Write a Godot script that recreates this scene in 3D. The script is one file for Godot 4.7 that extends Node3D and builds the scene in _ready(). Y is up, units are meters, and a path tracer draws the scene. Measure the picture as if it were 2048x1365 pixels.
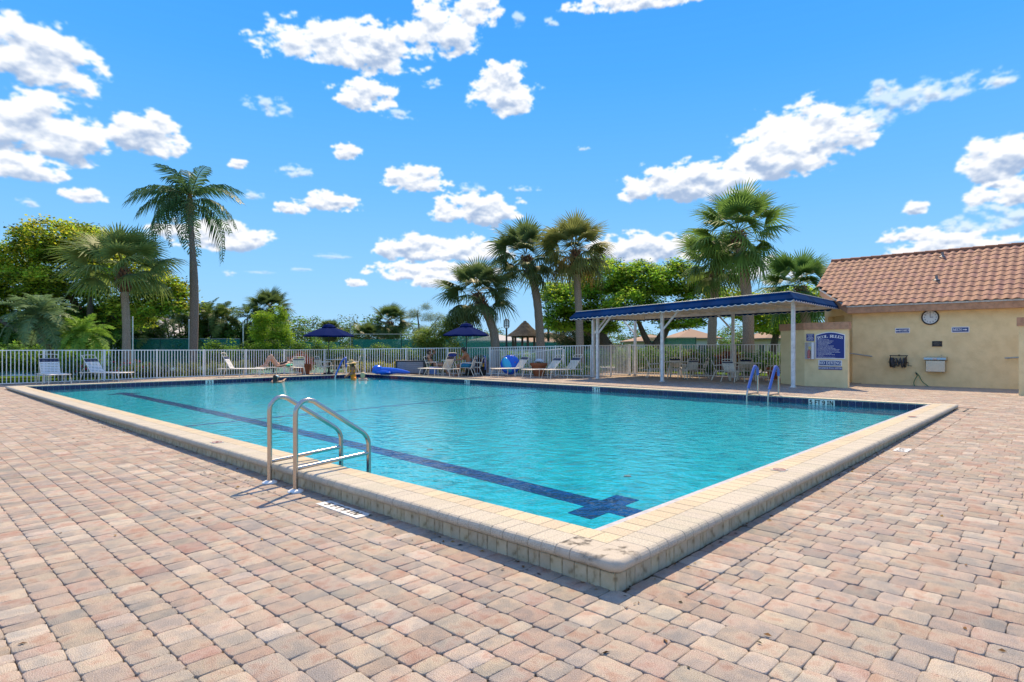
extends Node3D
# A community swimming pool on a sunny day. World axes follow the pool: x runs along its short side, -z along its long side, y is up, metres.

const POOL_X := 12.85
const POOL_Z := -22.86
const WATER := 0.055
const TOP := 0.2
const RIGHT := Vector3(0.6854, 0, 0.7282)      # screen right, on the ground
const AHEAD := Vector3(0.7282, 0, -0.6854)     # away from the camera, on the ground
const EYE := Vector3(-3.495, 1.48, 2.45)

var rng := RandomNumberGenerator.new()
var taken := {}
var mats := {}
var texs := {}


# ---------------------------------------------------------------- mesh collector
class Geo:
	var v := PackedVector3Array()
	var n := PackedVector3Array()
	var c := PackedColorArray()
	var uv := PackedVector2Array()
	var t := PackedInt32Array()
	var col := Color(1, 1, 1)
	var tinted := false
	var xf := Transform3D()

	func tint(k: Color) -> Geo:
		col = k
		tinted = true
		return self

	func vert(p: Vector3, nn: Vector3) -> int:
		v.append(xf * p)
		n.append((xf.basis * nn).normalized())
		c.append(col)
		return v.size() - 1

	# corners counter-clockwise seen from outside
	func tri(a: Vector3, b: Vector3, d: Vector3) -> void:
		var nn := (b - a).cross(d - a)
		if nn.length_squared() < 1e-16:
			return
		nn = nn.normalized()
		var i := vert(a, nn)
		vert(b, nn)
		vert(d, nn)
		t.append_array([i, i + 2, i + 1])

	func quad(a: Vector3, b: Vector3, d: Vector3, e: Vector3) -> void:
		var nn := (d - a).cross(e - b)
		if nn.length_squared() < 1e-16:
			return
		nn = nn.normalized()
		var i := vert(a, nn)
		vert(b, nn)
		vert(d, nn)
		vert(e, nn)
		t.append_array([i, i + 2, i + 1, i, i + 3, i + 2])

	func face(i: int, j: int, k: int) -> void:
		# indices of smooth vertices, in any order: turned to face along their normals
		var g := (v[j] - v[i]).cross(v[k] - v[i])
		if g.dot(n[i] + n[j] + n[k]) > 0.0:
			t.append_array([i, k, j])
		else:
			t.append_array([i, j, k])

	func box(at: Vector3, size: Vector3, b := Basis()) -> void:
		var h := size * 0.5
		var p := []
		for k in 8:
			p.append(at + b * Vector3(h.x if k & 1 else -h.x, h.y if k & 2 else -h.y, h.z if k & 4 else -h.z))
		quad(p[4], p[5], p[7], p[6])
		quad(p[1], p[0], p[2], p[3])
		quad(p[5], p[1], p[3], p[7])
		quad(p[0], p[4], p[6], p[2])
		quad(p[6], p[7], p[3], p[2])
		quad(p[0], p[1], p[5], p[4])

	# a box with chamfered edges
	func cbox(at: Vector3, size: Vector3, e: float, b := Basis()) -> void:
		var h := size * 0.5
		e = minf(e, minf(h.x, minf(h.y, h.z)) * 0.8)
		var axes := [Vector3.RIGHT, Vector3.UP, Vector3.BACK]
		for i in 3:
			for s in [-1.0, 1.0]:
				var u: Vector3 = axes[(i + 1) % 3]
				var w: Vector3 = axes[(i + 2) % 3]
				var o: Vector3 = axes[i] * h[i] * s
				var hu: Vector3 = u * (h[(i + 1) % 3] - e)
				var hw: Vector3 = w * (h[(i + 2) % 3] - e)
				if s > 0:
					quad(at + b * (o - hu - hw), at + b * (o + hu - hw), at + b * (o + hu + hw), at + b * (o - hu + hw))
				else:
					quad(at + b * (o - hu - hw), at + b * (o - hu + hw), at + b * (o + hu + hw), at + b * (o + hu - hw))
		for i in 3:
			var a: Vector3 = axes[i] * (h[i] - e)
			for s in [-1.0, 1.0]:
				for r in [-1.0, 1.0]:
					var u: Vector3 = axes[(i + 1) % 3] * s
					var w: Vector3 = axes[(i + 2) % 3] * r
					var p: Vector3 = u * h[(i + 1) % 3] + w * (h[(i + 2) % 3] - e)
					var q: Vector3 = u * (h[(i + 1) % 3] - e) + w * h[(i + 2) % 3]
					if s * r > 0:
						quad(at + b * (p - a), at + b * (q - a), at + b * (q + a), at + b * (p + a))
					else:
						quad(at + b * (p + a), at + b * (q + a), at + b * (q - a), at + b * (p - a))
		for k in 8:
			var s := Vector3(1 if k & 1 else -1, 1 if k & 2 else -1, 1 if k & 4 else -1)
			var p: Vector3 = s * Vector3(h.x, h.y - e, h.z - e)
			var q: Vector3 = s * Vector3(h.x - e, h.y, h.z - e)
			var r: Vector3 = s * Vector3(h.x - e, h.y - e, h.z)
			if s.x * s.y * s.z > 0:
				tri(at + b * p, at + b * q, at + b * r)
			else:
				tri(at + b * p, at + b * r, at + b * q)

	# a round bar along points; r is one radius or one for each point
	func tube(p: Array, r: Variant, sides := 8, closed := false) -> void:
		var m := p.size()
		var rings := []
		var up := Vector3.UP
		var last := Vector3.ZERO
		for i in m:
			var d: Vector3
			if closed:
				d = p[(i + 1) % m] - p[(i + m - 1) % m]
			else:
				d = p[mini(i + 1, m - 1)] - p[maxi(i - 1, 0)]
			d = d.normalized()
			if i == 0:
				up = Vector3.UP if absf(d.y) < 0.9 else Vector3.RIGHT
			else:
				up = up - d * up.dot(d)
			var x := up.cross(d).normalized()
			var y := d.cross(x).normalized()
			up = y
			var rr: float = r[i] if r is Array or r is PackedFloat32Array else r
			var ring := []
			for k in sides:
				var a := TAU * k / sides
				var o := x * cos(a) + y * sin(a)
				ring.append(vert(p[i] + o * rr, o))
			rings.append(ring)
			last = d
		for i in (m if closed else m - 1):
			var a: Array = rings[i]
			var b: Array = rings[(i + 1) % m]
			for k in sides:
				var k2 := (k + 1) % sides
				face(a[k], a[k2], b[k2])
				face(a[k], b[k2], b[k])
		if not closed:
			for e in 2:
				var i := 0 if e == 0 else m - 1
				var d: Vector3 = (p[0] - p[1]) if e == 0 else (p[m - 1] - p[m - 2])
				d = d.normalized()
				var ring: Array = rings[i]
				var ids := []
				for k in ring:
					v.append(v[k])
					n.append((xf.basis * d).normalized())
					c.append(col)
					ids.append(v.size() - 1)
				for k in range(1, sides - 1):
					face(ids[0], ids[k], ids[k + 1])

	# profile of (radius, height), turned about y
	func lathe(prof: Array, sides := 20, from := 0.0, to := TAU) -> void:
		var whole := absf(to - from - TAU) < 1e-4
		for s in prof.size() - 1:
			var p: Vector2 = prof[s]
			var q: Vector2 = prof[s + 1]
			var nn := Vector2(q.y - p.y, p.x - q.x).normalized()
			var ids := []
			for k in sides + 1:
				var a := from + (to - from) * k / sides
				var o := Vector3(cos(a), 0, sin(a))
				ids.append([vert(o * p.x + Vector3.UP * p.y, o * nn.x + Vector3.UP * nn.y), vert(o * q.x + Vector3.UP * q.y, o * nn.x + Vector3.UP * nn.y)])
			for k in sides:
				if p.x > 1e-5:
					face(ids[k][0], ids[k + 1][0], ids[k + 1][1])
				if q.x > 1e-5:
					face(ids[k][0], ids[k + 1][1], ids[k][1])

	func ball(at: Vector3, r: Vector3, rings := 8, sides := 12, b := Basis()) -> void:
		var rows := []
		for i in rings + 1:
			var th := PI * i / rings
			var row := []
			for k in sides:
				var a := TAU * k / sides
				var o := Vector3(sin(th) * cos(a), cos(th), sin(th) * sin(a))
				row.append(vert(at + b * (o * r), b * (o / r)))
			rows.append(row)
		for i in rings:
			for k in sides:
				var k2 := (k + 1) % sides
				if i > 0:
					face(rows[i][k], rows[i][k2], rows[i + 1][k2])
				if i < rings - 1:
					face(rows[i][k], rows[i + 1][k2], rows[i + 1][k])

	# a closed outline in xy, thick along z from z0 to z1
	func slab(poly: PackedVector2Array, z0: float, z1: float) -> void:
		var area := 0.0
		for i in poly.size():
			var q := poly[(i + 1) % poly.size()]
			area += poly[i].x * q.y - q.x * poly[i].y
		if area < 0:
			poly.reverse()
		var ix := Geometry2D.triangulate_polygon(poly)
		for k in range(0, ix.size(), 3):
			var a := poly[ix[k]]
			var b := poly[ix[k + 1]]
			var d := poly[ix[k + 2]]
			if (b - a).cross(d - a) < 0:
				var q := b
				b = d
				d = q
			tri(Vector3(a.x, a.y, z1), Vector3(b.x, b.y, z1), Vector3(d.x, d.y, z1))
			tri(Vector3(a.x, a.y, z0), Vector3(d.x, d.y, z0), Vector3(b.x, b.y, z0))
		for i in poly.size():
			var a := poly[i]
			var b := poly[(i + 1) % poly.size()]
			quad(Vector3(a.x, a.y, z0), Vector3(b.x, b.y, z0), Vector3(b.x, b.y, z1), Vector3(a.x, a.y, z1))

	# a flat band (strap) along points, w wide across the given direction, with thickness
	func band(p: Array, across: Vector3, w: float, th: float) -> void:
		for i in p.size() - 1:
			var a: Vector3 = p[i]
			var b: Vector3 = p[i + 1]
			var d := (b - a).normalized()
			var up := across.cross(d).normalized() * th * 0.5
			var s := across.normalized() * w * 0.5
			quad(a - s + up, a + s + up, b + s + up, b - s + up)
			quad(a + s - up, a - s - up, b - s - up, b + s - up)
			quad(a + s + up, a + s - up, b + s - up, b + s + up)
			quad(a - s - up, a - s + up, b - s + up, b - s - up)

	func commit() -> ArrayMesh:
		var m := ArrayMesh.new()
		if t.is_empty():
			return m
		var arr := []
		arr.resize(Mesh.ARRAY_MAX)
		arr[Mesh.ARRAY_VERTEX] = v
		arr[Mesh.ARRAY_NORMAL] = n
		if tinted:
			arr[Mesh.ARRAY_COLOR] = c
		if uv.size() == v.size():
			arr[Mesh.ARRAY_TEX_UV] = uv
		arr[Mesh.ARRAY_INDEX] = t
		m.add_surface_from_arrays(Mesh.PRIMITIVE_TRIANGLES, arr)
		return m


# ---------------------------------------------------------------- naming and placing
func numbered(called: String, parent: Node) -> String:
	var key := str(parent.get_instance_id()) + called
	var k: int = taken.get(key, 0)
	taken[key] = k + 1
	return called if k == 0 else "%s_%03d" % [called, k]


func tag(o: Node3D, label := "", category := "", group := "", kind := "") -> Node3D:
	if label:
		o.set_meta("label", label)
	if category:
		o.set_meta("category", category)
	if group:
		o.set_meta("group", group)
	if kind:
		o.set_meta("kind", kind)
	return o


func thing(called: String, label: String, category: String, at := Vector3.ZERO, turn := 0.0, group := "") -> Node3D:
	var o := Node3D.new()
	o.name = numbered(called, self)
	add_child(o, true)
	o.position = at
	o.rotation.y = turn
	tag(o, label, category, group)
	return o


func structure(called: String, label := "") -> Node3D:
	var o := Node3D.new()
	o.name = numbered(called, self)
	add_child(o, true)
	tag(o, label, "", "", "structure")
	return o


func put(called: String, mesh: Variant, m: Material, parent: Node = null, xf := Transform3D(), kind := "") -> MeshInstance3D:
	var o := MeshInstance3D.new()
	if parent == null:
		parent = self
	o.name = numbered(called, parent)
	o.mesh = mesh.commit() if mesh is Geo else mesh
	o.material_override = m
	o.transform = xf
	if kind:
		o.set_meta("kind", kind)
	parent.add_child(o, true)
	return o


func copy_of(o: Node3D, label: String, at: Vector3, turn: float) -> Node3D:
	var r: Node3D = o.duplicate()
	r.name = numbered(str(o.name).rstrip("0123456789_"), self)
	add_child(r, true)
	r.position = at
	r.rotation.y = turn
	r.set_meta("label", label)
	return r


func toward(d: Vector3) -> float:      # the turn that points a thing's -z along d
	return atan2(-d.x, -d.z)


func rnd(a: float, b: float) -> float:
	return rng.randf_range(a, b)


func deck_y(x: float, z: float) -> float:
	var far := clampf(z / POOL_Z, 0, 1)
	return 0.1 * clampf(maxf(x / POOL_X, z / POOL_Z), 0, 1) + 0.05 * far * clampf(x / 6.0, 0, 1)


func on_deck(p: Vector3) -> Vector3:
	return Vector3(p.x, deck_y(p.x, p.z) + 0.003, p.z)


# ---------------------------------------------------------------- materials
func lin(r: float, g: float, b: float) -> Color:
	return Color(r, g, b).linear_to_srgb()


func noise(key: String, seed_: int, freq: float, oct: int, ramp: Array, size := 512, kind := FastNoiseLite.TYPE_SIMPLEX_SMOOTH, as_normal := 0.0) -> NoiseTexture2D:
	if texs.has(key):
		return texs[key]
	var f := FastNoiseLite.new()
	f.seed = seed_
	f.noise_type = kind
	f.frequency = freq
	f.fractal_octaves = oct
	f.fractal_gain = 0.55
	var x := NoiseTexture2D.new()
	x.width = size
	x.height = size
	x.seamless = true
	x.noise = f
	if as_normal > 0.0:
		x.as_normal_map = true
		x.bump_strength = as_normal
	elif ramp.size():
		var g := Gradient.new()
		g.offsets = PackedFloat32Array(ramp.map(func(a): return a[0]))
		g.colors = PackedColorArray(ramp.map(func(a): return a[1]))
		x.color_ramp = g
	texs[key] = x
	return x


func grey(a: float) -> Color:
	return Color(a, a, a)


func mat(key: String, base := Color(0.8, 0.8, 0.8), rough := 0.7, o := {}) -> StandardMaterial3D:
	if mats.has(key):
		return mats[key]
	var m := StandardMaterial3D.new()
	m.resource_name = key
	m.albedo_color = base
	m.roughness = rough
	m.metallic = o.get("metal", 0.0)
	if o.has("spec"):
		m.metallic_specular = o.spec
	if o.has("tex"):
		m.albedo_texture = o.tex
		m.uv1_triplanar = true
		m.uv1_world_triplanar = o.get("world", true)
		m.uv1_scale = Vector3.ONE / float(o.get("size", 1.0))
	if o.has("bump"):
		m.heightmap_enabled = true
		m.heightmap_texture = o.bump
		m.heightmap_scale = o.get("relief", 0.2)
		m.uv1_triplanar = true
		m.uv1_world_triplanar = o.get("world", true)
		m.uv1_scale = Vector3.ONE / float(o.get("size", 1.0))
	if o.has("detail"):
		m.detail_enabled = true
		m.detail_blend_mode = BaseMaterial3D.BLEND_MODE_MUL
		m.detail_albedo = o.detail
		m.detail_uv_layer = BaseMaterial3D.DETAIL_UV_2
		m.uv2_triplanar = true
		m.uv2_world_triplanar = true
		m.uv2_scale = Vector3.ONE / float(o.get("detail_size", 0.4))
	if o.get("vc", false):
		m.vertex_color_use_as_albedo = true
	if o.has("back"):
		m.backlight_enabled = true
		m.backlight = o.back
	if o.has("alpha"):
		m.transparency = BaseMaterial3D.TRANSPARENCY_ALPHA
		m.albedo_color.a = o.alpha
	if o.has("rim"):
		m.rim_enabled = true
		m.rim = o.rim
	m.cull_mode = BaseMaterial3D.CULL_DISABLED
	mats[key] = m
	return m


func all_materials() -> void:
	var mottle := noise("mottle", 3, 0.012, 5, [[0.0, grey(0.80)], [0.5, grey(0.93)], [1.0, grey(1.0)]])
	var grain := noise("grain", 4, 0.09, 4, [[0.0, grey(0.72)], [0.45, grey(0.92)], [1.0, grey(1.0)]])
	var relief := noise("relief", 5, 0.06, 4, [])
	var stone := noise("stone", 6, 0.008, 6, [[0.25, Color(0.88, 0.90, 0.91)], [0.42, Color(0.95, 0.945, 0.935)], [0.55, Color(1.0, 0.99, 0.96)], [0.64, Color(1.0, 0.97, 0.95)], [0.74, Color(0.98, 0.92, 0.89)], [0.85, Color(0.95, 0.86, 0.82)]], 1024)
	var speck := noise("speck", 8, 0.12, 5, [[0.18, Color(0.5, 0.46, 0.43)], [0.36, Color(0.84, 0.82, 0.8)], [0.55, grey(0.97)], [0.8, grey(1.0)]], 512)
	mat("paver", lin(1, 1, 1), 0.92, {"tex": stone, "bump": noise("pit", 7, 0.22, 3, [], 1024), "relief": 0.6, "size": 1.9, "detail": speck, "detail_size": 0.33, "vc": true, "spec": 0.25})
	mat("joint sand", lin(0.105, 0.08, 0.055), 1.0, {"tex": grain, "size": 0.6, "spec": 0.1})
	mat("coping", lin(1, 1, 1), 0.8, {"detail": noise("fine speck", 9, 0.1, 4, [[0.15, grey(0.8)], [0.4, grey(0.95)], [0.7, grey(1.0)]], 256), "detail_size": 0.4, "tex": grain, "bump": relief, "relief": 0.12, "size": 0.7, "vc": true, "spec": 0.3})
	mat("stained coping", lin(0.60, 0.545, 0.45), 0.85, {"detail": speck, "detail_size": 0.16, "tex": noise("mildew", 11, 0.007, 7, [[0.0, grey(0.42)], [0.24, grey(0.6)], [0.38, grey(0.9)], [0.48, grey(1.0)]], 512), "bump": relief, "relief": 0.15, "size": 0.6, "spec": 0.2})
	mat("riser", lin(1, 1, 1), 0.9, {"tex": noise("weathered", 12, 0.007, 6, [[0.15, Color(0.78, 0.75, 0.7)], [0.36, Color(0.95, 0.94, 0.92)], [0.7, grey(1.0)]]), "bump": relief, "relief": 0.2, "size": 0.5, "vc": true, "spec": 0.2})
	mat("rim tile", lin(1, 1, 1), 0.7, {"tex": grain, "size": 0.8, "vc": true, "spec": 0.3})
	mat("lip", lin(0.40, 0.40, 0.44), 0.6, {"tex": mottle, "size": 0.5})
	mat("plaster", lin(0.012, 0.385, 0.48), 0.8, {"tex": noise("plaster", 13, 0.01, 5, [[0.2, Color(0.70, 0.84, 0.86)], [0.42, Color(0.88, 0.94, 0.94)], [0.6, Color(0.97, 0.98, 0.98)], [0.8, grey(1.0)]]), "size": 2.6, "spec": 0.0})
	mat("navy tile", lin(1, 1, 1), 0.12, {"vc": true, "spec": 0.5})
	mat("lane tile", lin(1, 1, 1), 0.9, {"vc": true, "spec": 0.0})
	mat("grout", lin(0.55, 0.56, 0.62), 0.9)
	mat("white tile", lin(0.60, 0.57, 0.50), 0.25)
	mat("black print", lin(0.012, 0.012, 0.014), 0.5)
	mat("red print", lin(0.30, 0.05, 0.05), 0.5)
	mat("plate", lin(0.64, 0.63, 0.60), 0.5)
	mat("steel", lin(0.50, 0.46, 0.41), 0.24, {"metal": 1.0, "bump": noise("brushed", 15, 0.15, 3, []), "relief": 0.015, "size": 0.3})
	mat("brushed steel", lin(0.58, 0.55, 0.52), 0.3, {"metal": 1.0})
	mat("white plastic", lin(0.75, 0.75, 0.73), 0.4)
	mat("white paint", lin(0.84, 0.835, 0.81), 0.45, {"tex": mottle, "size": 1.5})
	mat("fence paint", lin(0.84, 0.835, 0.80), 0.4)
	mat("shed white", lin(0.88, 0.87, 0.84), 0.6, {"tex": mottle, "size": 2.0})
	mat("cream frame", lin(0.76, 0.68, 0.54), 0.35)
	mat("strap", lin(0.70, 0.64, 0.53), 0.5)
	mat("white strap", lin(0.75, 0.73, 0.70), 0.5)
	mat("navy strap", lin(0.012, 0.016, 0.06), 0.5)
	mat("table top", lin(0.66, 0.60, 0.48), 0.4)
	mat("navy canvas", lin(0.005, 0.017, 0.10), 0.9, {"tex": grain, "size": 0.25, "spec": 0.1})
	mat("awning canvas", lin(0.003, 0.042, 0.14), 0.9, {"spec": 0.12, "tex": noise("fade", 21, 0.006, 5, [[0.2, grey(0.78)], [0.5, grey(0.92)], [0.72, Color(1, 1, 1)], [0.85, Color(1.0, 1.0, 1.0)]]), "size": 3.0})
	mat("awning underside", lin(0.003, 0.012, 0.07), 0.8)
	mat("dark pole", lin(0.015, 0.015, 0.018), 0.4)
	mat("stucco", lin(0.86, 0.68, 0.375), 0.92, {"tex": noise("stain", 22, 0.006, 5, [[0.15, Color(0.95, 0.945, 0.93)], [0.5, Color(0.98, 0.98, 0.975)], [0.8, grey(1.0)]]), "bump": noise("stucco", 23, 0.05, 5, []), "relief": 0.45, "size": 1.6, "spec": 0.2})
	mat("band", lin(0.58, 0.33, 0.20), 0.9, {"tex": mottle, "bump": relief, "relief": 0.5, "size": 1.4, "spec": 0.2})
	mat("drip edge", lin(0.62, 0.60, 0.54), 0.5, {"tex": mottle, "size": 1.0})
	mat("roof tile", lin(1, 1, 1), 0.75, {"tex": noise("fired", 24, 0.012, 5, [[0.2, Color(0.80, 0.78, 0.77)], [0.5, Color(0.95, 0.94, 0.93)], [0.8, grey(1.0)]]), "size": 1.1, "vc": true, "spec": 0.3})
	mat("roof felt", lin(0.03, 0.022, 0.02), 1.0)
	mat("lead", lin(0.2, 0.2, 0.2), 0.6, {"metal": 0.3})
	mat("sign blue", lin(0.003, 0.02, 0.20), 0.35)
	mat("sign steel blue", lin(0.03, 0.075, 0.22), 0.4)
	mat("sign white", lin(0.8, 0.8, 0.8), 0.4)
	mat("clock face", lin(0.66, 0.69, 0.66), 0.5)
	mat("clock rim", lin(0.045, 0.04, 0.038), 0.4)
	mat("plaque", lin(0.01, 0.01, 0.011), 0.4)
	mat("plaque print", lin(0.16, 0.15, 0.13), 0.4)
	mat("reel iron", lin(0.028, 0.024, 0.022), 0.6)
	mat("hose grey", lin(0.07, 0.075, 0.085), 0.55)
	mat("hose green", lin(0.015, 0.16, 0.075), 0.5)
	mat("red enamel", lin(0.5, 0.012, 0.012), 0.25)
	mat("yellow card", lin(0.7, 0.5, 0.06), 0.6)
	mat("cabinet", lin(0.6, 0.6, 0.6), 0.4)
	mat("clear pane", lin(0.9, 0.9, 0.9), 0.05, {"alpha": 0.06})
	mat("terracotta", lin(0.42, 0.125, 0.045), 0.8, {"tex": mottle, "size": 0.8})
	mat("soil", lin(0.03, 0.02, 0.014), 1.0)
	mat("box panel", lin(0.30, 0.29, 0.31), 0.6, {"tex": mottle, "size": 0.6})
	mat("box frame", lin(0.035, 0.034, 0.038), 0.5)
	mat("vinyl blue", lin(0.006, 0.10, 0.55), 0.22)
	mat("vinyl light", lin(0.03, 0.38, 0.62), 0.25)
	mat("foam purple", lin(0.075, 0.135, 0.42), 0.8)
	mat("foam purple lower", lin(0.10, 0.12, 0.40), 0.8)
	mat("towel blue", lin(0.09, 0.22, 0.60), 0.95, {"tex": grain, "size": 0.12, "rim": 0.3})
	mat("towel navy", lin(0.015, 0.04, 0.22), 0.95, {"tex": grain, "size": 0.12, "rim": 0.3})
	mat("towel pale", lin(0.32, 0.42, 0.62), 0.95, {"tex": noise("print", 31, 0.02, 3, [[0.35, Color(0.45, 0.6, 0.95)], [0.5, Color(0.9, 0.95, 1)], [0.65, Color(0.6, 0.7, 1)]]), "size": 0.4, "world": false})
	mat("towel yellow", lin(0.66, 0.60, 0.07), 0.95, {"rim": 0.3})
	mat("towel orange", lin(0.75, 0.34, 0.02), 0.95)
	mat("towel mint", lin(0.08, 0.55, 0.36), 0.95)
	mat("black bag", lin(0.008, 0.008, 0.009), 0.7)
	mat("straw", lin(0.50, 0.35, 0.16), 0.9)
	mat("white cap", lin(0.62, 0.78, 0.82), 0.8)
	mat("swim orange", lin(0.75, 0.25, 0.01), 0.8)
	mat("swim black", lin(0.008, 0.008, 0.012), 0.7)
	mat("trunks", lin(0.05, 0.33, 0.46), 0.85, {"tex": noise("floral", 32, 0.03, 3, [[0.35, Color(0.35, 0.7, 0.8)], [0.5, Color(0.8, 0.95, 1)], [0.62, Color(0.3, 0.6, 0.75)]]), "size": 0.35, "world": false})
	mat("skin tan", lin(0.30, 0.125, 0.055), 0.55)
	mat("skin warm", lin(0.40, 0.20, 0.11), 0.55)
	mat("skin fair", lin(0.55, 0.32, 0.22), 0.55)
	mat("hair dark", lin(0.02, 0.013, 0.009), 0.6)
	mat("hair brown", lin(0.05, 0.026, 0.012), 0.6)
	mat("hair blond", lin(0.50, 0.38, 0.20), 0.7)
	mat("eye", lin(0.01, 0.008, 0.007), 0.3)
	mat("lip colour", lin(0.32, 0.10, 0.07), 0.5)
	mat("grass", lin(0.095, 0.15, 0.022), 1.0, {"tex": noise("lawn", 41, 0.05, 5, [[0.2, Color(0.55, 0.62, 0.4)], [0.5, Color(0.85, 0.9, 0.7)], [0.8, grey(1.0)]]), "size": 3.0, "spec": 0.1})
	mat("mulch", lin(0.05, 0.032, 0.02), 1.0, {"tex": grain, "size": 0.4})
	mat("court", lin(0.035, 0.16, 0.105), 0.8, {"tex": mottle, "size": 4.0})
	mat("court blue", lin(0.05, 0.17, 0.30), 0.8, {"tex": mottle, "size": 4.0})
	mat("concrete", lin(0.42, 0.35, 0.27), 0.9, {"tex": mottle, "bump": relief, "relief": 0.1, "size": 1.8})
	mat("tan slab", lin(0.37, 0.27, 0.185), 0.85, {"tex": mottle, "size": 2.0})
	mat("road", lin(0.30, 0.30, 0.29), 0.9, {"tex": grain, "size": 1.0})
	mat("windscreen", lin(0.02, 0.22, 0.17), 0.9, {"alpha": 0.6})
	mat("windscreen pale", lin(0.06, 0.28, 0.22), 0.9, {"alpha": 0.55})
	mat("court post", lin(0.02, 0.07, 0.05), 0.5)
	mat("galvanised", lin(0.4, 0.42, 0.41), 0.5, {"metal": 0.4})
	mat("palm bark", lin(0.58, 0.47, 0.36), 0.95, {"tex": noise("bark", 51, 0.03, 5, [[0.2, grey(0.5)], [0.5, grey(0.82)], [0.8, grey(1.0)]]), "bump": relief, "relief": 1.5, "size": 0.7, "vc": true, "spec": 0.15})
	mat("boot", lin(0.24, 0.13, 0.065), 0.95, {"tex": grain, "size": 0.4, "vc": true})
	mat("bark", lin(0.27, 0.21, 0.16), 0.95, {"tex": texs["bark"], "bump": relief, "relief": 2.0, "size": 0.9, "spec": 0.15})
	mat("frond", lin(1, 1, 1), 0.48, {"vc": true, "back": Color(0.95, 0.95, 0.95), "spec": 0.3})
	mat("leaf", lin(1, 1, 1), 0.5, {"vc": true, "back": Color(1.0, 1.0, 1.0), "spec": 0.35})
	mat("flower red", lin(0.5, 0.03, 0.05), 0.7)
	mat("lantern glass", lin(0.6, 0.62, 0.6), 0.2, {"alpha": 0.35})
	mat("iron", lin(0.025, 0.022, 0.02), 0.5)
	mat("shingle", lin(1, 1, 1), 0.9, {"tex": noise("shake", 52, 0.03, 5, [[0.2, grey(0.55)], [0.5, grey(0.85)], [0.8, grey(1.0)]]), "size": 0.8, "vc": true, "spec": 0.15})
	mat("timber", lin(0.085, 0.062, 0.045), 0.85)
	mat("house tan", lin(0.58, 0.46, 0.28), 0.9)
	mat("house pale", lin(0.62, 0.58, 0.50), 0.9)
	mat("house roof", lin(0.38, 0.25, 0.165), 0.9, {"tex": grain, "size": 1.0})
	mat("house roof grey", lin(0.50, 0.48, 0.45), 0.85, {"tex": grain, "size": 1.0})
	mat("window dark", lin(0.03, 0.045, 0.05), 0.1)
	mat("dark litter", lin(0.10, 0.045, 0.015), 0.9)
	mat("moss", lin(0.05, 0.05, 0.012), 1.0)
	var w := mat("water", lin(0.01, 0.40, 0.46), 0.015, {"alpha": 0.06})
	w.normal_enabled = true
	w.normal_texture = noise("ripples", 61, 0.011, 4, [], 1024, FastNoiseLite.TYPE_SIMPLEX_SMOOTH, 9.0)
	w.normal_scale = 0.5
	w.uv1_scale = Vector3(1, 1, 1)
	w.metallic_specular = 0.47


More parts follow.
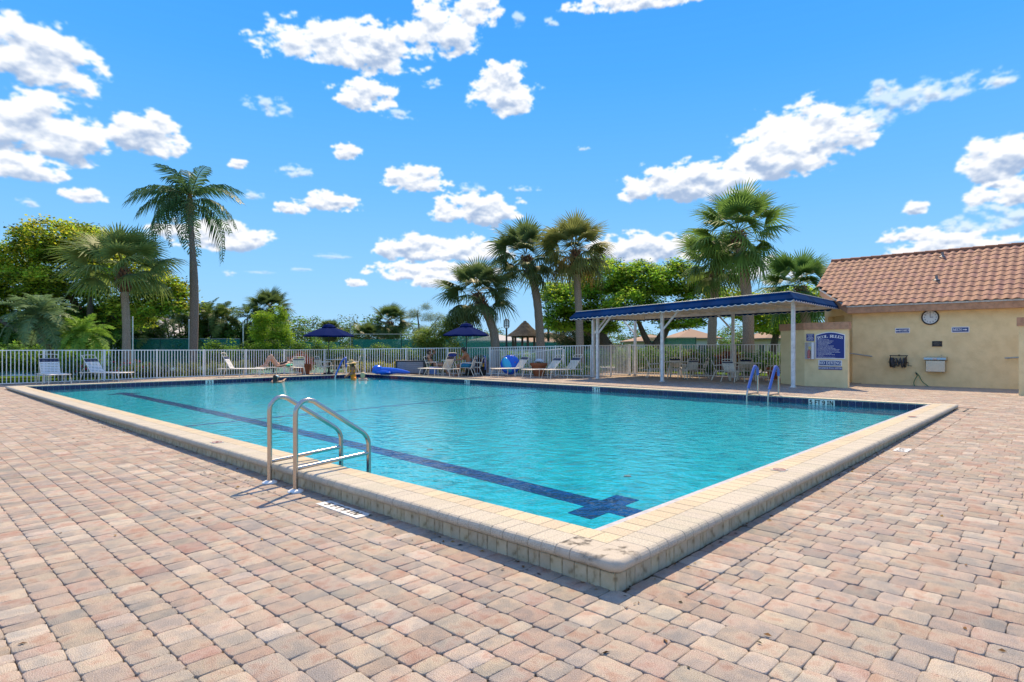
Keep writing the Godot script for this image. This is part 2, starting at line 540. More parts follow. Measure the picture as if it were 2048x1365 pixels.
# ---------------------------------------------------------------- sky
func make_sky() -> Image:
	var w := 4096
	var h := 2048
	var im := Image.create(w, h, false, Image.FORMAT_RGB8)
	# clear air: deep blue overhead, paler towards the horizon
	var stops := [[-90.0, Color(0.36, 0.38, 0.37)], [-1.0, Color(0.52, 0.63, 0.69)], [0.0, Color(0.62, 0.77, 0.885)], [6.0, Color(0.52, 0.73, 0.895)], [14.0, Color(0.40, 0.665, 0.90)], [24.0, Color(0.285, 0.60, 0.90)], [40.0, Color(0.19, 0.52, 0.89)], [90.0, Color(0.115, 0.40, 0.84)]]
	for y in h:
		var el := 90.0 - (y + 0.5) * 180.0 / h
		var k := 0
		while k < stops.size() - 2 and el > stops[k + 1][0]:
			k += 1
		var f: float = clampf((el - stops[k][0]) / (stops[k + 1][0] - stops[k][0]), 0, 1)
		im.fill_rect(Rect2i(0, y, w, 1), stops[k][1].lerp(stops[k + 1][1], f))
	# clouds: azimuth, elevation, half width, half height (degrees), kind (0 small cumulus, 1 heaped with a grey base, 2 torn wisps, 3 thin streaks)
	var clouds := [
		[8.2, 20.6, 4.4, 2.33, 0], [8.9, 15.8, 3.8, 2.42, 1], [7.6, 13.0, 2.4, 1.12, 0], [15.7, 16.6, 2.7, 1.64, 1], [9.9, 12.7, 0.6, 0.43, 0], [11.4, 11.5, 1.4, 0.56, 0],
		[8.1, 10.6, 0.6, 0.32, 2], [20.4, 9.3, 4.3, 1.24, 0], [22.1, 9.2, 2.3, 1.17, 0], [31.3, 25.4, 6.6, 1.94, 0], [34.4, 26.4, 3.2, 1.48, 0], [40.2, 27.5, 3.2, 2.15, 0],
		[43.5, 29.1, 2.1, 1.26, 0], [33.0, 22.0, 2.9, 1.34, 0], [24.7, 20.2, 1.7, 0.77, 2], [46.0, 22.7, 3.0, 2.02, 0], [45.6, 24.2, 1.9, 1.02, 0], [31.4, 17.3, 1.2, 0.71, 0],
		[37.6, 15.2, 2.7, 1.31, 0], [30.0, 12.9, 2.5, 0.86, 0], [26.5, 12.1, 1.4, 0.59, 0], [27.0, 15.3, 1.3, 0.54, 2], [43.5, 12.7, 3.9, 1.53, 1], [38.3, 9.1, 4.1, 1.37, 1],
		[43.0, 9.1, 3.5, 1.20, 0], [39.9, 7.0, 6.0, 0.93, 0], [39.2, 6.2, 2.2, 0.84, 0], [59.6, 29.3, 8.1, 0.77, 0], [72.2, 17.0, 4.8, 2.66, 1], [69.8, 15.9, 3.6, 2.01, 1],
		[63.1, 14.5, 5.6, 1.79, 1], [76.8, 18.1, 1.9, 1.11, 2], [79.2, 18.9, 2.2, 1.29, 2], [82.3, 19.2, 1.9, 0.96, 2], [85.7, 19.0, 0.9, 0.59, 2], [78.0, 20.0, 1.0, 0.64, 2],
		[85.5, 13.4, 2.2, 1.92, 1], [85.9, 11.1, 2.6, 0.85, 0], [80.5, 10.8, 0.9, 0.53, 0], [80.1, 8.8, 2.0, 0.58, 0], [85.3, 9.4, 2.6, 1.01, 2], [82.6, 7.6, 4.0, 0.98, 1],
		[58.9, 8.9, 4.7, 1.45, 1], [69.4, 6.5, 3.0, 1.21, 0], [47.3, 28.4, 0.6, 0.81, 2], [50.4, 28.2, 0.7, 0.40, 2], [39.4, 23.3, 0.9, 0.40, 2], [36.2, 20.7, 1.6, 0.57, 2],
		[22.4, 15.4, 0.7, 0.40, 0], [23.6, 13.0, 0.8, 0.33, 2], [29.9, 8.2, 2.0, 0.22, 3], [32.3, 5.8, 1.0, 0.36, 0], [27.6, 6.9, 1.1, 0.18, 3], [43.0, 14.7, 1.2, 0.40, 2],
		[48.0, 14.7, 1.3, 0.27, 2], [53.4, 18.1, 0.6, 0.21, 2], [85.2, 18.9, 0.9, 0.40, 2], [21.7, 6.3, 0.5, 0.25, 2], [24.5, 6.5, 1.6, 0.13, 3], [17.3, 9.2, 1.8, 0.56, 2]
	]
	var r := RandomNumberGenerator.new()
	r.seed = 77
	for i in 190:
		var az := r.randf_range(96.0, 357.0)
		var el := r.randf_range(4.0, 46.0)
		clouds.append([az, el, r.randf_range(1.0, 6.5), r.randf_range(0.6, 2.6), r.randi_range(0, 3)])
	for i in 170:
		var el := rad_to_deg(asin(r.randf_range(0.6, 0.99)))
		clouds.append([r.randf_range(0.0, 360.0), el, r.randf_range(1.6, 6.5) / cos(deg_to_rad(el)), r.randf_range(1.2, 3.6), r.randi_range(0, 2)])
	var big := FastNoiseLite.new()
	big.seed = 5
	big.noise_type = FastNoiseLite.TYPE_SIMPLEX_SMOOTH
	big.fractal_octaves = 6
	big.fractal_gain = 0.6
	big.frequency = 1.0
	for q in clouds:
		var az0: float = q[0]
		var el0: float = q[1]
		var hw: float = q[2] * 1.2
		var hh: float = q[3] * 1.28
		var kind: int = q[4]
		var stretch := 1.0 / maxf(cos(deg_to_rad(el0)), 0.3)
		var x0 := int((az0 - hw * 1.25) / 360.0 * w)
		var x1 := int((az0 + hw * 1.25) / 360.0 * w)
		var y0 := maxi(0, int((90.0 - el0 - hh * 1.4) / 180.0 * h))
		var y1 := mini(h - 1, int((90.0 - el0 + hh * 1.4) / 180.0 * h))
		var fine := 0.85 / sqrt(maxf(hh, 0.35))
		var sq := 0.55 if kind != 3 else 0.22
		var rough := 0.95 if kind == 0 else (0.85 if kind == 1 else (1.35 if kind == 2 else 1.0))
		var step := hh * 0.28
		for y in range(y0, y1 + 1):
			var el := 90.0 - (y + 0.5) * 180.0 / h
			for x in range(x0, x1 + 1):
				var az := (x + 0.5) * 360.0 / w
				var dx := (az - az0) / hw
				var dy := (el - el0) / hh
				var low := maxf(0.0, -dy - 0.25)
				var m := 1.0 - dx * dx - dy * dy - low * low * 1.6
				if m < -0.5:
					continue
				var px := az / stretch * fine
				var py := el * fine
				var d := m * 1.12 + rough * 1.3 * big.get_noise_2d(px * sq, py * (1.0 if kind != 3 else 2.4)) - 0.16
				if d <= 0.0:
					continue
				var soft := 0.40 if kind == 0 else (0.34 if kind == 1 else (1.0 if kind == 2 else 1.2))
				var a := clampf(d / soft, 0, 1)
				a = a * a * (3.0 - 2.0 * a)
				if kind == 2:
					a *= 0.72
				elif kind == 3:
					a *= 0.55
				# thicker above means greyer here
				var over := clampf(1.0 - dx * dx - (dy + 0.28) * (dy + 0.28), 0, 1) * 1.12 + rough * 1.3 * big.get_noise_2d(px * sq, (el + step) * fine * (1.0 if kind != 3 else 2.4)) - 0.16
				var shade := clampf((over - d) * 0.55 + over * (0.42 if kind == 1 else 0.26) - 0.04 + maxf(0.0, -dy) * (0.16 if kind == 1 else 0.05), 0, 1)
				var white := Color(0.885, 0.89, 0.90).lerp(Color(0.555, 0.635, 0.755), minf(shade * 1.3, 0.9))
				var xx := posmod(x, w)
				im.set_pixel(xx, y, im.get_pixel(xx, y).lerp(white, a))
	return im


func make_light() -> void:
	var cam := Camera3D.new()
	cam.name = "camera"
	cam.position = EYE
	cam.rotation_degrees = Vector3(0, -46.73, 0)
	cam.near = 0.05
	cam.far = 3000.0
	cam.projection = Camera3D.PROJECTION_FRUSTUM
	cam.size = 2.0 * 0.05 * 682.5 / 1210.0
	cam.frustum_offset = Vector2(0, 0.05 * 12.5 / 1210.0)
	add_child(cam)
	cam.current = true
	var e := Environment.new()
	e.background_mode = Environment.BG_SKY
	e.tonemap_mode = Environment.TONE_MAPPER_LINEAR
	e.tonemap_exposure = 1.38
	e.sdfgi_enabled = true
	e.ssao_enabled = true
	e.ssil_enabled = true
	var sky := Sky.new()
	var pano := PanoramaSkyMaterial.new()
	pano.panorama = ImageTexture.create_from_image(make_sky())
	sky.sky_material = pano
	e.sky = sky
	var we := WorldEnvironment.new()
	we.name = "environment"
	we.environment = e
	add_child(we)
	var sun := DirectionalLight3D.new()
	sun.name = "sun"
	sun.light_energy = 1.6
	sun.light_color = Color(1.0, 0.905, 0.76)
	sun.light_angular_distance = 0.5
	sun.shadow_enabled = true
	sun.directional_shadow_max_distance = 150.0
	add_child(sun)
	sun.look_at_from_position(Vector3.ZERO, -Vector3(0.503, 0.809, -0.305))


# ---------------------------------------------------------------- ground, deck and pool
func sheet(x0: float, x1: float, z0: float, z1: float, f: Callable, step := 2.0, g: Geo = null) -> Geo:
	if g == null:
		g = Geo.new()
	var nx := maxi(1, ceili((x1 - x0) / step))
	var nz := maxi(1, ceili((z1 - z0) / step))
	var first := g.v.size()
	for i in nx + 1:
		for j in nz + 1:
			var x := lerpf(x0, x1, float(i) / nx)
			var z := lerpf(z0, z1, float(j) / nz)
			var e := 0.05
			var nn := Vector3(f.call(x - e, z) - f.call(x + e, z), 2 * e, f.call(x, z - e) - f.call(x, z + e))
			g.vert(Vector3(x, f.call(x, z), z), nn)
	for i in nx:
		for j in nz:
			var a := first + i * (nz + 1) + j
			g.face(a, a + 1, a + nz + 2)
			g.face(a, a + nz + 2, a + nz + 1)
	return g


func floor_y(x: float, z: float) -> float:
	var s := maxf(0.0, x * 0.728 - z * 0.685)
	return WATER - (0.075 + 0.36 * exp(-s / 6.5))


func ground() -> void:
	var flat := func(_x: float, _z: float) -> float: return 0.03
	var g := Geo.new()
	sheet(-700, -45, -700, 700, flat, 200, g)
	sheet(-45, -14, -700, -26.6, flat, 200, g)
	sheet(-45, -14, 45, 700, flat, 200, g)
	sheet(26, 700, -700, 700, flat, 200, g)
	sheet(-14, 26, 45, 700, flat, 200, g)
	sheet(-14, 26, -700, -26.6, flat, 200, g)
	put("grass", g, mats["grass"])
	tag(get_node("grass"), "green lawn around the fenced pool", "", "", "structure")
	# the paving goes on behind the camera
	var pv := Geo.new()
	var low := func(_x: float, _z: float) -> float: return -0.004
	sheet(-45, -14, -26.6, 45, low, 20, pv)
	sheet(-14, 26, 14, 45, low, 20, pv)
	put("plain_paving", pv, mat("plain paving", lin(0.46, 0.375, 0.30), 0.95, {"tex": texs["mottle"], "size": 1.3, "spec": 0.2}))
	tag(get_node("plain_paving"), "", "", "", "structure")
	# tennis courts beyond the fence, as seen between the pickets
	var c := Geo.new()
	c.box(Vector3(16, 0.034, -48), Vector3(34, 0.03, 24), Basis(Vector3.UP, 0.815))
	put("tennis_court", c, mats["court"])
	tag(get_node("tennis_court"), "", "", "", "structure")
	var cb := Geo.new()
	cb.box(Vector3(9, 0.045, -40.5), Vector3(16, 0.03, 7), Basis(Vector3.UP, 0.815))
	put("court_surround", cb, mats["court blue"])
	tag(get_node("court_surround"), "", "", "", "structure")
	var rd := Geo.new()
	rd.box(Vector3(33, 0.036, -12), Vector3(5.0, 0.03, 60), Basis(Vector3.UP, 0.15))
	put("path", rd, mats["road"])
	tag(get_node("path"), "", "", "", "structure")


var tones := [Color(0.474, 0.410, 0.358), Color(0.510, 0.448, 0.391), Color(0.443, 0.389, 0.344), Color(0.542, 0.483, 0.423), Color(0.460, 0.383, 0.335), Color(0.427, 0.390, 0.353), Color(0.366, 0.342, 0.317), Color(0.575, 0.520, 0.458), Color(0.427, 0.338, 0.293)]


func pick_tone() -> Color:
	var r := rng.randf()
	var k := 0
	if r < 0.24: k = 0
	elif r < 0.44: k = 1
	elif r < 0.58: k = 2
	elif r < 0.70: k = 3
	elif r < 0.80: k = 4
	elif r < 0.88: k = 5
	elif r < 0.92: k = 6
	elif r < 0.965: k = 7
	else: k = 8
	var c: Color = tones[k]
	var b := rnd(0.93, 1.07)
	return Color(c.r * b, c.g * b * rnd(0.98, 1.02), c.b * b * rnd(0.97, 1.03))


# one tumbled paver: an eight-sided worn top, rounded edges
func paver(g: Geo, x0: float, x1: float, z0: float, z1: float, fine: bool) -> void:
	var cx := (x0 + x1) * 0.5
	var cz := (z0 + z1) * 0.5
	var y := deck_y(cx, cz) + rnd(-0.0022, 0.0022)
	var tx := rnd(-0.012, 0.012) + (deck_y(x1, cz) - deck_y(x0, cz)) / maxf(x1 - x0, 0.01)
	var tz := rnd(-0.012, 0.012) + (deck_y(cx, z1) - deck_y(cx, z0)) / maxf(z1 - z0, 0.01)
	g.tint(pick_tone())
	var w := (x1 - x0) * 0.5 - 0.0012
	var d := (z1 - z0) * 0.5 - 0.0012
	if not fine:
		var e := 0.006
		var a := []
		for k in 4:
			var sx := -1.0 if k == 0 or k == 3 else 1.0
			var sz := 1.0 if k < 2 else -1.0
			var o := Vector3(sx * w, -0.008, sz * d)
			var i := Vector3(sx * (w - e), 0, sz * (d - e))
			o.y += o.x * tx + o.z * tz
			i.y += i.x * tx + i.z * tz
			a.append([g.vert(Vector3(cx, y, cz) + i, Vector3.UP), g.vert(Vector3(cx, y, cz) + o, Vector3(sx, 1.2, sz))])
		g.face(a[0][0], a[1][0], a[2][0])
		g.face(a[0][0], a[2][0], a[3][0])
		for k in 4:
			var l: int = (k + 1) % 4
			g.face(a[k][0], a[l][0], a[l][1])
			g.face(a[k][0], a[l][1], a[k][1])
		return
	var e := 0.0065
	var cut := 0.014
	var rim := []
	for k in 4:
		var sx := -1.0 if k == 0 or k == 3 else 1.0
		var sz := 1.0 if k < 2 else -1.0
		var p := Vector2(sx * w, sz * (d - cut))
		var q := Vector2(sx * (w - cut), sz * d)
		if k % 2 == 0:
			rim.append_array([p, q])
		else:
			rim.append_array([q, p])
		# a point in the middle of the side that follows keeps the edges from running dead straight
		var nx := 0.0
		var nz := 1.0
		match k:
			0: nz = d
			1: nx = w; nz = 0.0
			2: nz = -d
			3: nx = -w; nz = 0.0
		rim.append(Vector2(nx, nz))
	var top := []
	var outer := []
	var foot := []
	for p in rim:
		var j := Vector2(rnd(-0.003, 0.003), rnd(-0.003, 0.003))
		var u: Vector2 = p + j
		var i := u - Vector2(signf(u.x) * minf(e, absf(u.x)), signf(u.y) * minf(e, absf(u.y))) * (0.8 + rng.randf() * 0.5)
		if absf(p.x) < 0.001:
			i.x = u.x
		if absf(p.y) < 0.001:
			i.y = u.y
		var dir := Vector3(u.x / w, 0.0, u.y / d)
		dir = dir.normalized()
		top.append(g.vert(Vector3(cx + i.x, y + i.x * tx + i.y * tz, cz + i.y), Vector3.UP * 7.0 + dir))
		outer.append(g.vert(Vector3(cx + u.x, y - 0.0045 + u.x * tx + u.y * tz, cz + u.y), Vector3.UP * 0.55 + dir))
		foot.append(g.vert(Vector3(cx + u.x, y - 0.028, cz + u.y), dir))
	var mid := g.vert(Vector3(cx, y + 0.0012, cz), Vector3.UP)
	var m := rim.size()
	for k in m:
		var l := (k + 1) % m
		g.face(mid, top[k], top[l])
		g.face(top[k], outer[k], outer[l])
		g.face(top[k], outer[l], top[l])
		g.face(outer[k], foot[k], foot[l])
		g.face(outer[k], foot[l], outer[l])


func paved(x: float, z: float) -> bool:     # is this spot paved?
	if x > -0.37 and x < POOL_X + 0.37 and z < 0.37 and z > POOL_Z - 0.37:
		return false
	if x > 19.95 and z < -3.4:      # the slab under the awning
		return false
	if x > 20.2 and z > -6.0:       # the concrete strip before the building
		return false
	if x > 18.3 and z < -13.8:
		return false
	return not (z < -18.0 and (x - 11.1) * 0.728 - (z + 27.3) * 0.685 > 0.25)


func deck() -> void:
	var o := structure("paved_deck")
	var bed := Geo.new()
	var f := func(x: float, z: float) -> float: return deck_y(x, z) - 0.016
	sheet(-14, -0.36, POOL_Z, 14, f, 2.0, bed)
	sheet(-14, 26, -26.6, POOL_Z - 0.36, f, 2.0, bed)
	sheet(-14, -0.36, POOL_Z - 0.36, POOL_Z, f, 2.0, bed)
	sheet(-0.36, 26, 0.36, 14, f, 2.0, bed)
	sheet(POOL_X + 0.36, 26, POOL_Z - 0.36, 0.36, f, 2.0, bed)
	put("joint_sand", bed, mats["joint sand"], o)
	var rows := []
	var w := 0.1775
	# courses run along the long side of the pool
	var x := -9.06 - 0.1775 * 28
	while x < 20.3:
		var z := -26.5 + rng.randf() * 0.2
		var on_left := x < -0.4
		var z_end := 13.8
		while z < z_end:
			var r := rng.randf()
			var l := 0.0
			if on_left:
				l = 0.105 if r < 0.45 else (0.145 if r < 0.72 else (0.18 if r < 0.92 else 0.24))
			else:
				l = 0.13 if r < 0.16 else (0.18 if r < 0.6 else (0.235 if r < 0.92 else 0.29))
			var cx := x + w * 0.5
			var cz := z + l * 0.5
			var border := z < 0.75 and z + l > 0.3 and x > -0.3 and x < POOL_X + 0.75
			if border and z + l > 0.76 and cz > 0.5:
				rows.append([x, x + w, 0.739, z + l])
			elif paved(cx, cz) and not border:
				rows.append([x, x + w, z, z + l])
			z += l
		x += w
	# the border course along the short side
	var bx := -0.3
	while bx < POOL_X + 0.6:
		var bw: float = [0.11, 0.15, 0.18, 0.18][rng.randi_range(0, 3)]
		rows.append([bx, bx + bw, 0.42, 0.735])
		bx += bw
	# the largest in the picture are pieces of their own
	var seen := []
	for q in rows:
		var p := Vector3((q[0] + q[1]) * 0.5, 0.0, (q[2] + q[3]) * 0.5) - EYE
		var d := p.dot(AHEAD)
		if d < 1.5 or d > 12.0:
			continue
		var sx := absf(p.dot(RIGHT) / d)
		if sx > 0.86 or 1.48 / d > 0.56:
			continue
		seen.append([(q[1] - q[0]) * (q[3] - q[2]) / (d * d * d), q])
	seen.sort_custom(func(a, b): return a[0] > b[0])
	var single := {}
	for i in mini(298, seen.size()):
		single[seen[i][1]] = true
	var near := Geo.new()
	var far := Geo.new()
	for q in rows:
		if single.has(q):
			var g := Geo.new()
			paver(g, q[0], q[1], q[2], q[3], true)
			put("paver", g, mats["paver"], o)
			continue
		var p := Vector3((q[0] + q[1]) * 0.5, 0.0, (q[2] + q[3]) * 0.5) - EYE
		var fine := p.length() < 9.0
		paver(near if fine else far, q[0], q[1], q[2], q[3], fine)
	put("near_pavers", near, mats["paver"], o, Transform3D(), "stuff")
	put("far_pavers", far, mats["paver"], o, Transform3D(), "stuff")
	# bits of leaf litter and moss in the joints
	var lit := Geo.new()
	for i in 420:
		var lx := 0.0
		var lz := 0.0
		if i < 170:
			lz = rnd(-14.0, 0.6)
			lx = -0.42 - absf(rng.randfn(0.0, 0.09)) - (0.25 * rng.randf() if i % 3 == 0 else 0.0)
		elif i < 300:
			lx = rnd(-0.3, 10.0)
			lz = 0.42 + absf(rng.randfn(0.0, 0.07))
		elif i < 330:
			lx = rnd(-0.95, -0.5)
			lz = rnd(-5.0, -3.0)
		else:
			lx = rnd(-4.0, -0.5)
			lz = rnd(-12.0, 2.0)
			if i % 2 == 0:
				lx = rnd(-1.0, 9.0)
				lz = rnd(0.6, 2.6)
		var s := rnd(0.008, 0.026)
		var b := Basis(Vector3.UP, rnd(0, TAU)) * Basis(Vector3.RIGHT, rnd(-0.5, 0.5))
		var c := Vector3(lx, deck_y(lx, lz) + 0.006, lz)
		lit.tint([Color(0.16, 0.075, 0.02), Color(0.09, 0.045, 0.018), Color(0.22, 0.13, 0.03), Color(0.035, 0.028, 0.012)][rng.randi_range(0, 3)])
		var curl := Vector3(0, s * 0.35, 0)
		lit.quad(c + b * Vector3(-s, 0, 0), c + b * (Vector3(0, 0, s * 0.45) + curl), c + b * Vector3(s, 0, 0), c + b * (Vector3(0, 0, -s * 0.45) + curl * 0.4))
	put("leaf_litter", lit, mat("litter", Color.WHITE, 0.9, {"vc": true}), null)
	tag(get_node("leaf_litter"), "dry leaf scraps strewn along the coping and in the paver joints", "leaf litter", "", "stuff")


func pool() -> void:
	var o := structure("pool_basin")
	var g := sheet(0, POOL_X, POOL_Z, 0, floor_y, 0.6)
	put("pool_floor", g, mats["plaster"], o)
	var w := Geo.new()
	var k := 24
	for i in k:
		var x0 := POOL_X * i / k
		var x1 := POOL_X * (i + 1) / k
		var z0 := POOL_Z * i / k
		var z1 := POOL_Z * (i + 1) / k
		w.quad(Vector3(x0, floor_y(x0, POOL_Z) - 0.05, POOL_Z), Vector3(x1, floor_y(x1, POOL_Z) - 0.05, POOL_Z), Vector3(x1, 0.02, POOL_Z), Vector3(x0, 0.02, POOL_Z))
		w.quad(Vector3(x1, floor_y(x1, 0) - 0.05, 0), Vector3(x0, floor_y(x0, 0) - 0.05, 0), Vector3(x0, 0.02, 0), Vector3(x1, 0.02, 0))
		w.quad(Vector3(0, floor_y(0, z0) - 0.05, z0), Vector3(0, floor_y(0, z1) - 0.05, z1), Vector3(0, 0.02, z1), Vector3(0, 0.02, z0))
		w.quad(Vector3(POOL_X, floor_y(POOL_X, z1) - 0.05, z1), Vector3(POOL_X, floor_y(POOL_X, z0) - 0.05, z0), Vector3(POOL_X, 0.02, z0), Vector3(POOL_X, 0.02, z1))
	put("pool_wall", w, mats["plaster"], o)
	# grout bed behind the waterline tiles
	var gr := Geo.new()
	gr.box(Vector3(POOL_X + 0.052, 0.075, POOL_Z * 0.5), Vector3(0.1, 0.2, -POOL_Z))
	gr.box(Vector3(POOL_X * 0.5, 0.075, POOL_Z - 0.052), Vector3(POOL_X, 0.2, 0.1))
	gr.box(Vector3(-0.052, 0.075, POOL_Z * 0.5), Vector3(0.1, 0.2, -POOL_Z))
	gr.box(Vector3(POOL_X * 0.5, 0.075, 0.052), Vector3(POOL_X, 0.2, 0.1))
	put("grout", gr, mats["grout"], o)
	var variants := []
	for i in 5:
		var t := Geo.new()
		var b := 0.85 + 0.1 * i
		t.tint(Color(0.007 * b, 0.0095 * b, 0.06 * b))
		t.cbox(Vector3.ZERO, Vector3(0.1455, 0.147, 0.01), 0.003)
		variants.append(t.commit())
	var white := Geo.new()
	white.tint(Color(0.66, 0.66, 0.62))
	white.cbox(Vector3.ZERO, Vector3(0.148, 0.148, 0.01), 0.003)
	var wm := white.commit()
	var step := 0.1524
	var marks := {}
	for z in [-15.32, -9.0]:
		marks[int(-z / step)] = true
		marks[int(-z / step) + 1] = true
	for n in 4:
		marks[int(2.02 / step) + n] = true
	for i in 150:
		var z := -(i + 0.5) * step
		var white_one: bool = marks.has(i)
		put("waterline_tile", wm if white_one else variants[rng.randi_range(0, 4)], mats["navy tile"], o, Transform3D(Basis(Vector3.UP, -PI / 2), Vector3(POOL_X - 0.003, 0.094, z)))
	for i in 84:
		var white_one := i == 37 or i == 38
		put("waterline_tile", wm if white_one else variants[rng.randi_range(0, 4)], mats["navy tile"], o, Transform3D(Basis(), Vector3((i + 0.5) * step, 0.094, POOL_Z + 0.003)))
	var rest := Geo.new()
	rest.tint(Color(0.0085, 0.0105, 0.085))
	for i in 150:
		rest.cbox(Vector3(-0.001, 0.094, -(i + 0.5) * step), Vector3(0.01, 0.148, 0.148), 0.003)
	for i in 84:
		rest.cbox(Vector3((i + 0.5) * step, 0.094, 0.001), Vector3(0.148, 0.148, 0.01), 0.003)
	put("hidden_waterline_tiles", rest, mats["navy tile"], o, Transform3D(), "stuff")
	# depth marks on the white tiles
	var face_x := Basis(Vector3.UP, -PI / 2)
	words("depth_mark", "4 FT", 0.105, mats["black print"], o, Transform3D(face_x, Vector3(POOL_X - 0.0095, 0.092, -(int(15.32 / step) + 1) * step)), "Droid Sans")
	words("depth_mark", "5 FT", 0.105, mats["black print"], o, Transform3D(face_x, Vector3(POOL_X - 0.0095, 0.092, -(int(9.0 / step) + 1) * step)), "Droid Sans")
	words("depth_mark", "5 FT 9 IN", 0.105, mats["black print"], o, Transform3D(face_x, Vector3(POOL_X - 0.0095, 0.092, -(int(2.02 / step) + 2) * step)), "Droid Sans", 0.92)
	words("depth_mark", "3 5", 0.105, mats["black print"], o, Transform3D(Basis(), Vector3(38 * step, 0.092, POOL_Z + 0.0095)), "Droid Sans")
	# lane line of navy tiles on the floor, ending in a cross at each end
	var lane := Geo.new()
	var lanev := []
	var hw := 0.155
	var laid := []
	var z := -1.05
	while z > -21.0:
		for c in 2:
			laid.append([lane_x(z) + (c - 0.5) * hw, z, hw])
		z -= hw
	for s in [-1, 1]:
		for c in 2:
			for q in 2:
				for e in 2:
					laid.append([lane_x(-1.3) + s * (0.5 + c) * hw + s * hw, -1.36 - (q - 0.5) * hw - 0.0 * e, hw])
	for s in [-1, 1]:
		for c in 2:
			for q in 2:
				laid.append([lane_x(-20.5) + s * (1.5 + c) * hw, -20.5 - (q - 0.5) * hw, hw])
	var count := 0
	var done := {}
	for q in laid:
		var key := "%.2f %.2f" % [q[0], q[1]]
		if done.has(key):
			continue
		done[key] = true
		var t := Geo.new() if count < 180 else lane
		var b := rnd(0.85, 1.15)
		t.tint(Color(0.003 * b, 0.017 * b, 0.125 * b))
		var h: float = q[2] * 0.5 - 0.003
		var a := []
		for k2 in 4:
			var px: float = q[0] + (h if k2 == 1 or k2 == 2 else -h)
			var pz: float = q[1] + (-h if k2 > 1 else h)
			a.append(Vector3(px, floor_y(px, pz) + 0.006, pz))
		t.quad(a[0], a[1], a[2], a[3])
		for k2 in 4:
			var p: Vector3 = a[k2]
			var r: Vector3 = a[(k2 + 1) % 4]
			t.quad(p + Vector3.DOWN * 0.02, r + Vector3.DOWN * 0.02, r, p)
		if count < 180:
			put("lane_tile", t, mats["lane tile"], o)
		count += 1
	put("far_lane_tiles", lane, mats["lane tile"], o, Transform3D(), "stuff")
	# the row of small navy tiles where the floor starts to drop
	var br := Geo.new()
	for i in 84:
		br.tint(Color(0.012, 0.05, 0.22))
		var bx := (i + 0.5) * step
		br.box(Vector3(bx, floor_y(bx, -10.75) + 0.001, -10.75 - bx * 0.02), Vector3(0.145, 0.012, 0.09))
	put("slope_break_tiles", br, mats["lane tile"], o, Transform3D(), "stuff")
	# two return fittings on the bottom
	for q in [[3.35, -1.9], [2.7, -5.2]]:
		var d := Geo.new()
		d.lathe([Vector2(0.055, 0.0), Vector2(0.045, 0.012), Vector2(0, 0.012)], 12)
		put("floor_inlet", d, mats["court post"], o, Transform3D(Basis(), Vector3(q[0], floor_y(q[0], q[1]), q[1])))
	# water
	var wg := Geo.new()
	var a := [Vector3(0.003, WATER, 0), Vector3(POOL_X - 0.009, WATER, 0), Vector3(POOL_X - 0.009, WATER, POOL_Z + 0.009), Vector3(0.003, WATER, POOL_Z + 0.009)]
	for p in a:
		wg.vert(p, Vector3.UP)
		wg.uv.append(Vector2(p.x, p.z) / 3.1)
	wg.face(0, 1, 2)
	wg.face(0, 2, 3)
	put("pool_water", wg, mats["water"])
	tag(get_node("pool_water"), "clear turquoise water filling the long pool", "", "", "structure")


func lane_x(z: float) -> float:
	return 2.02 + 0.012 * (-z)


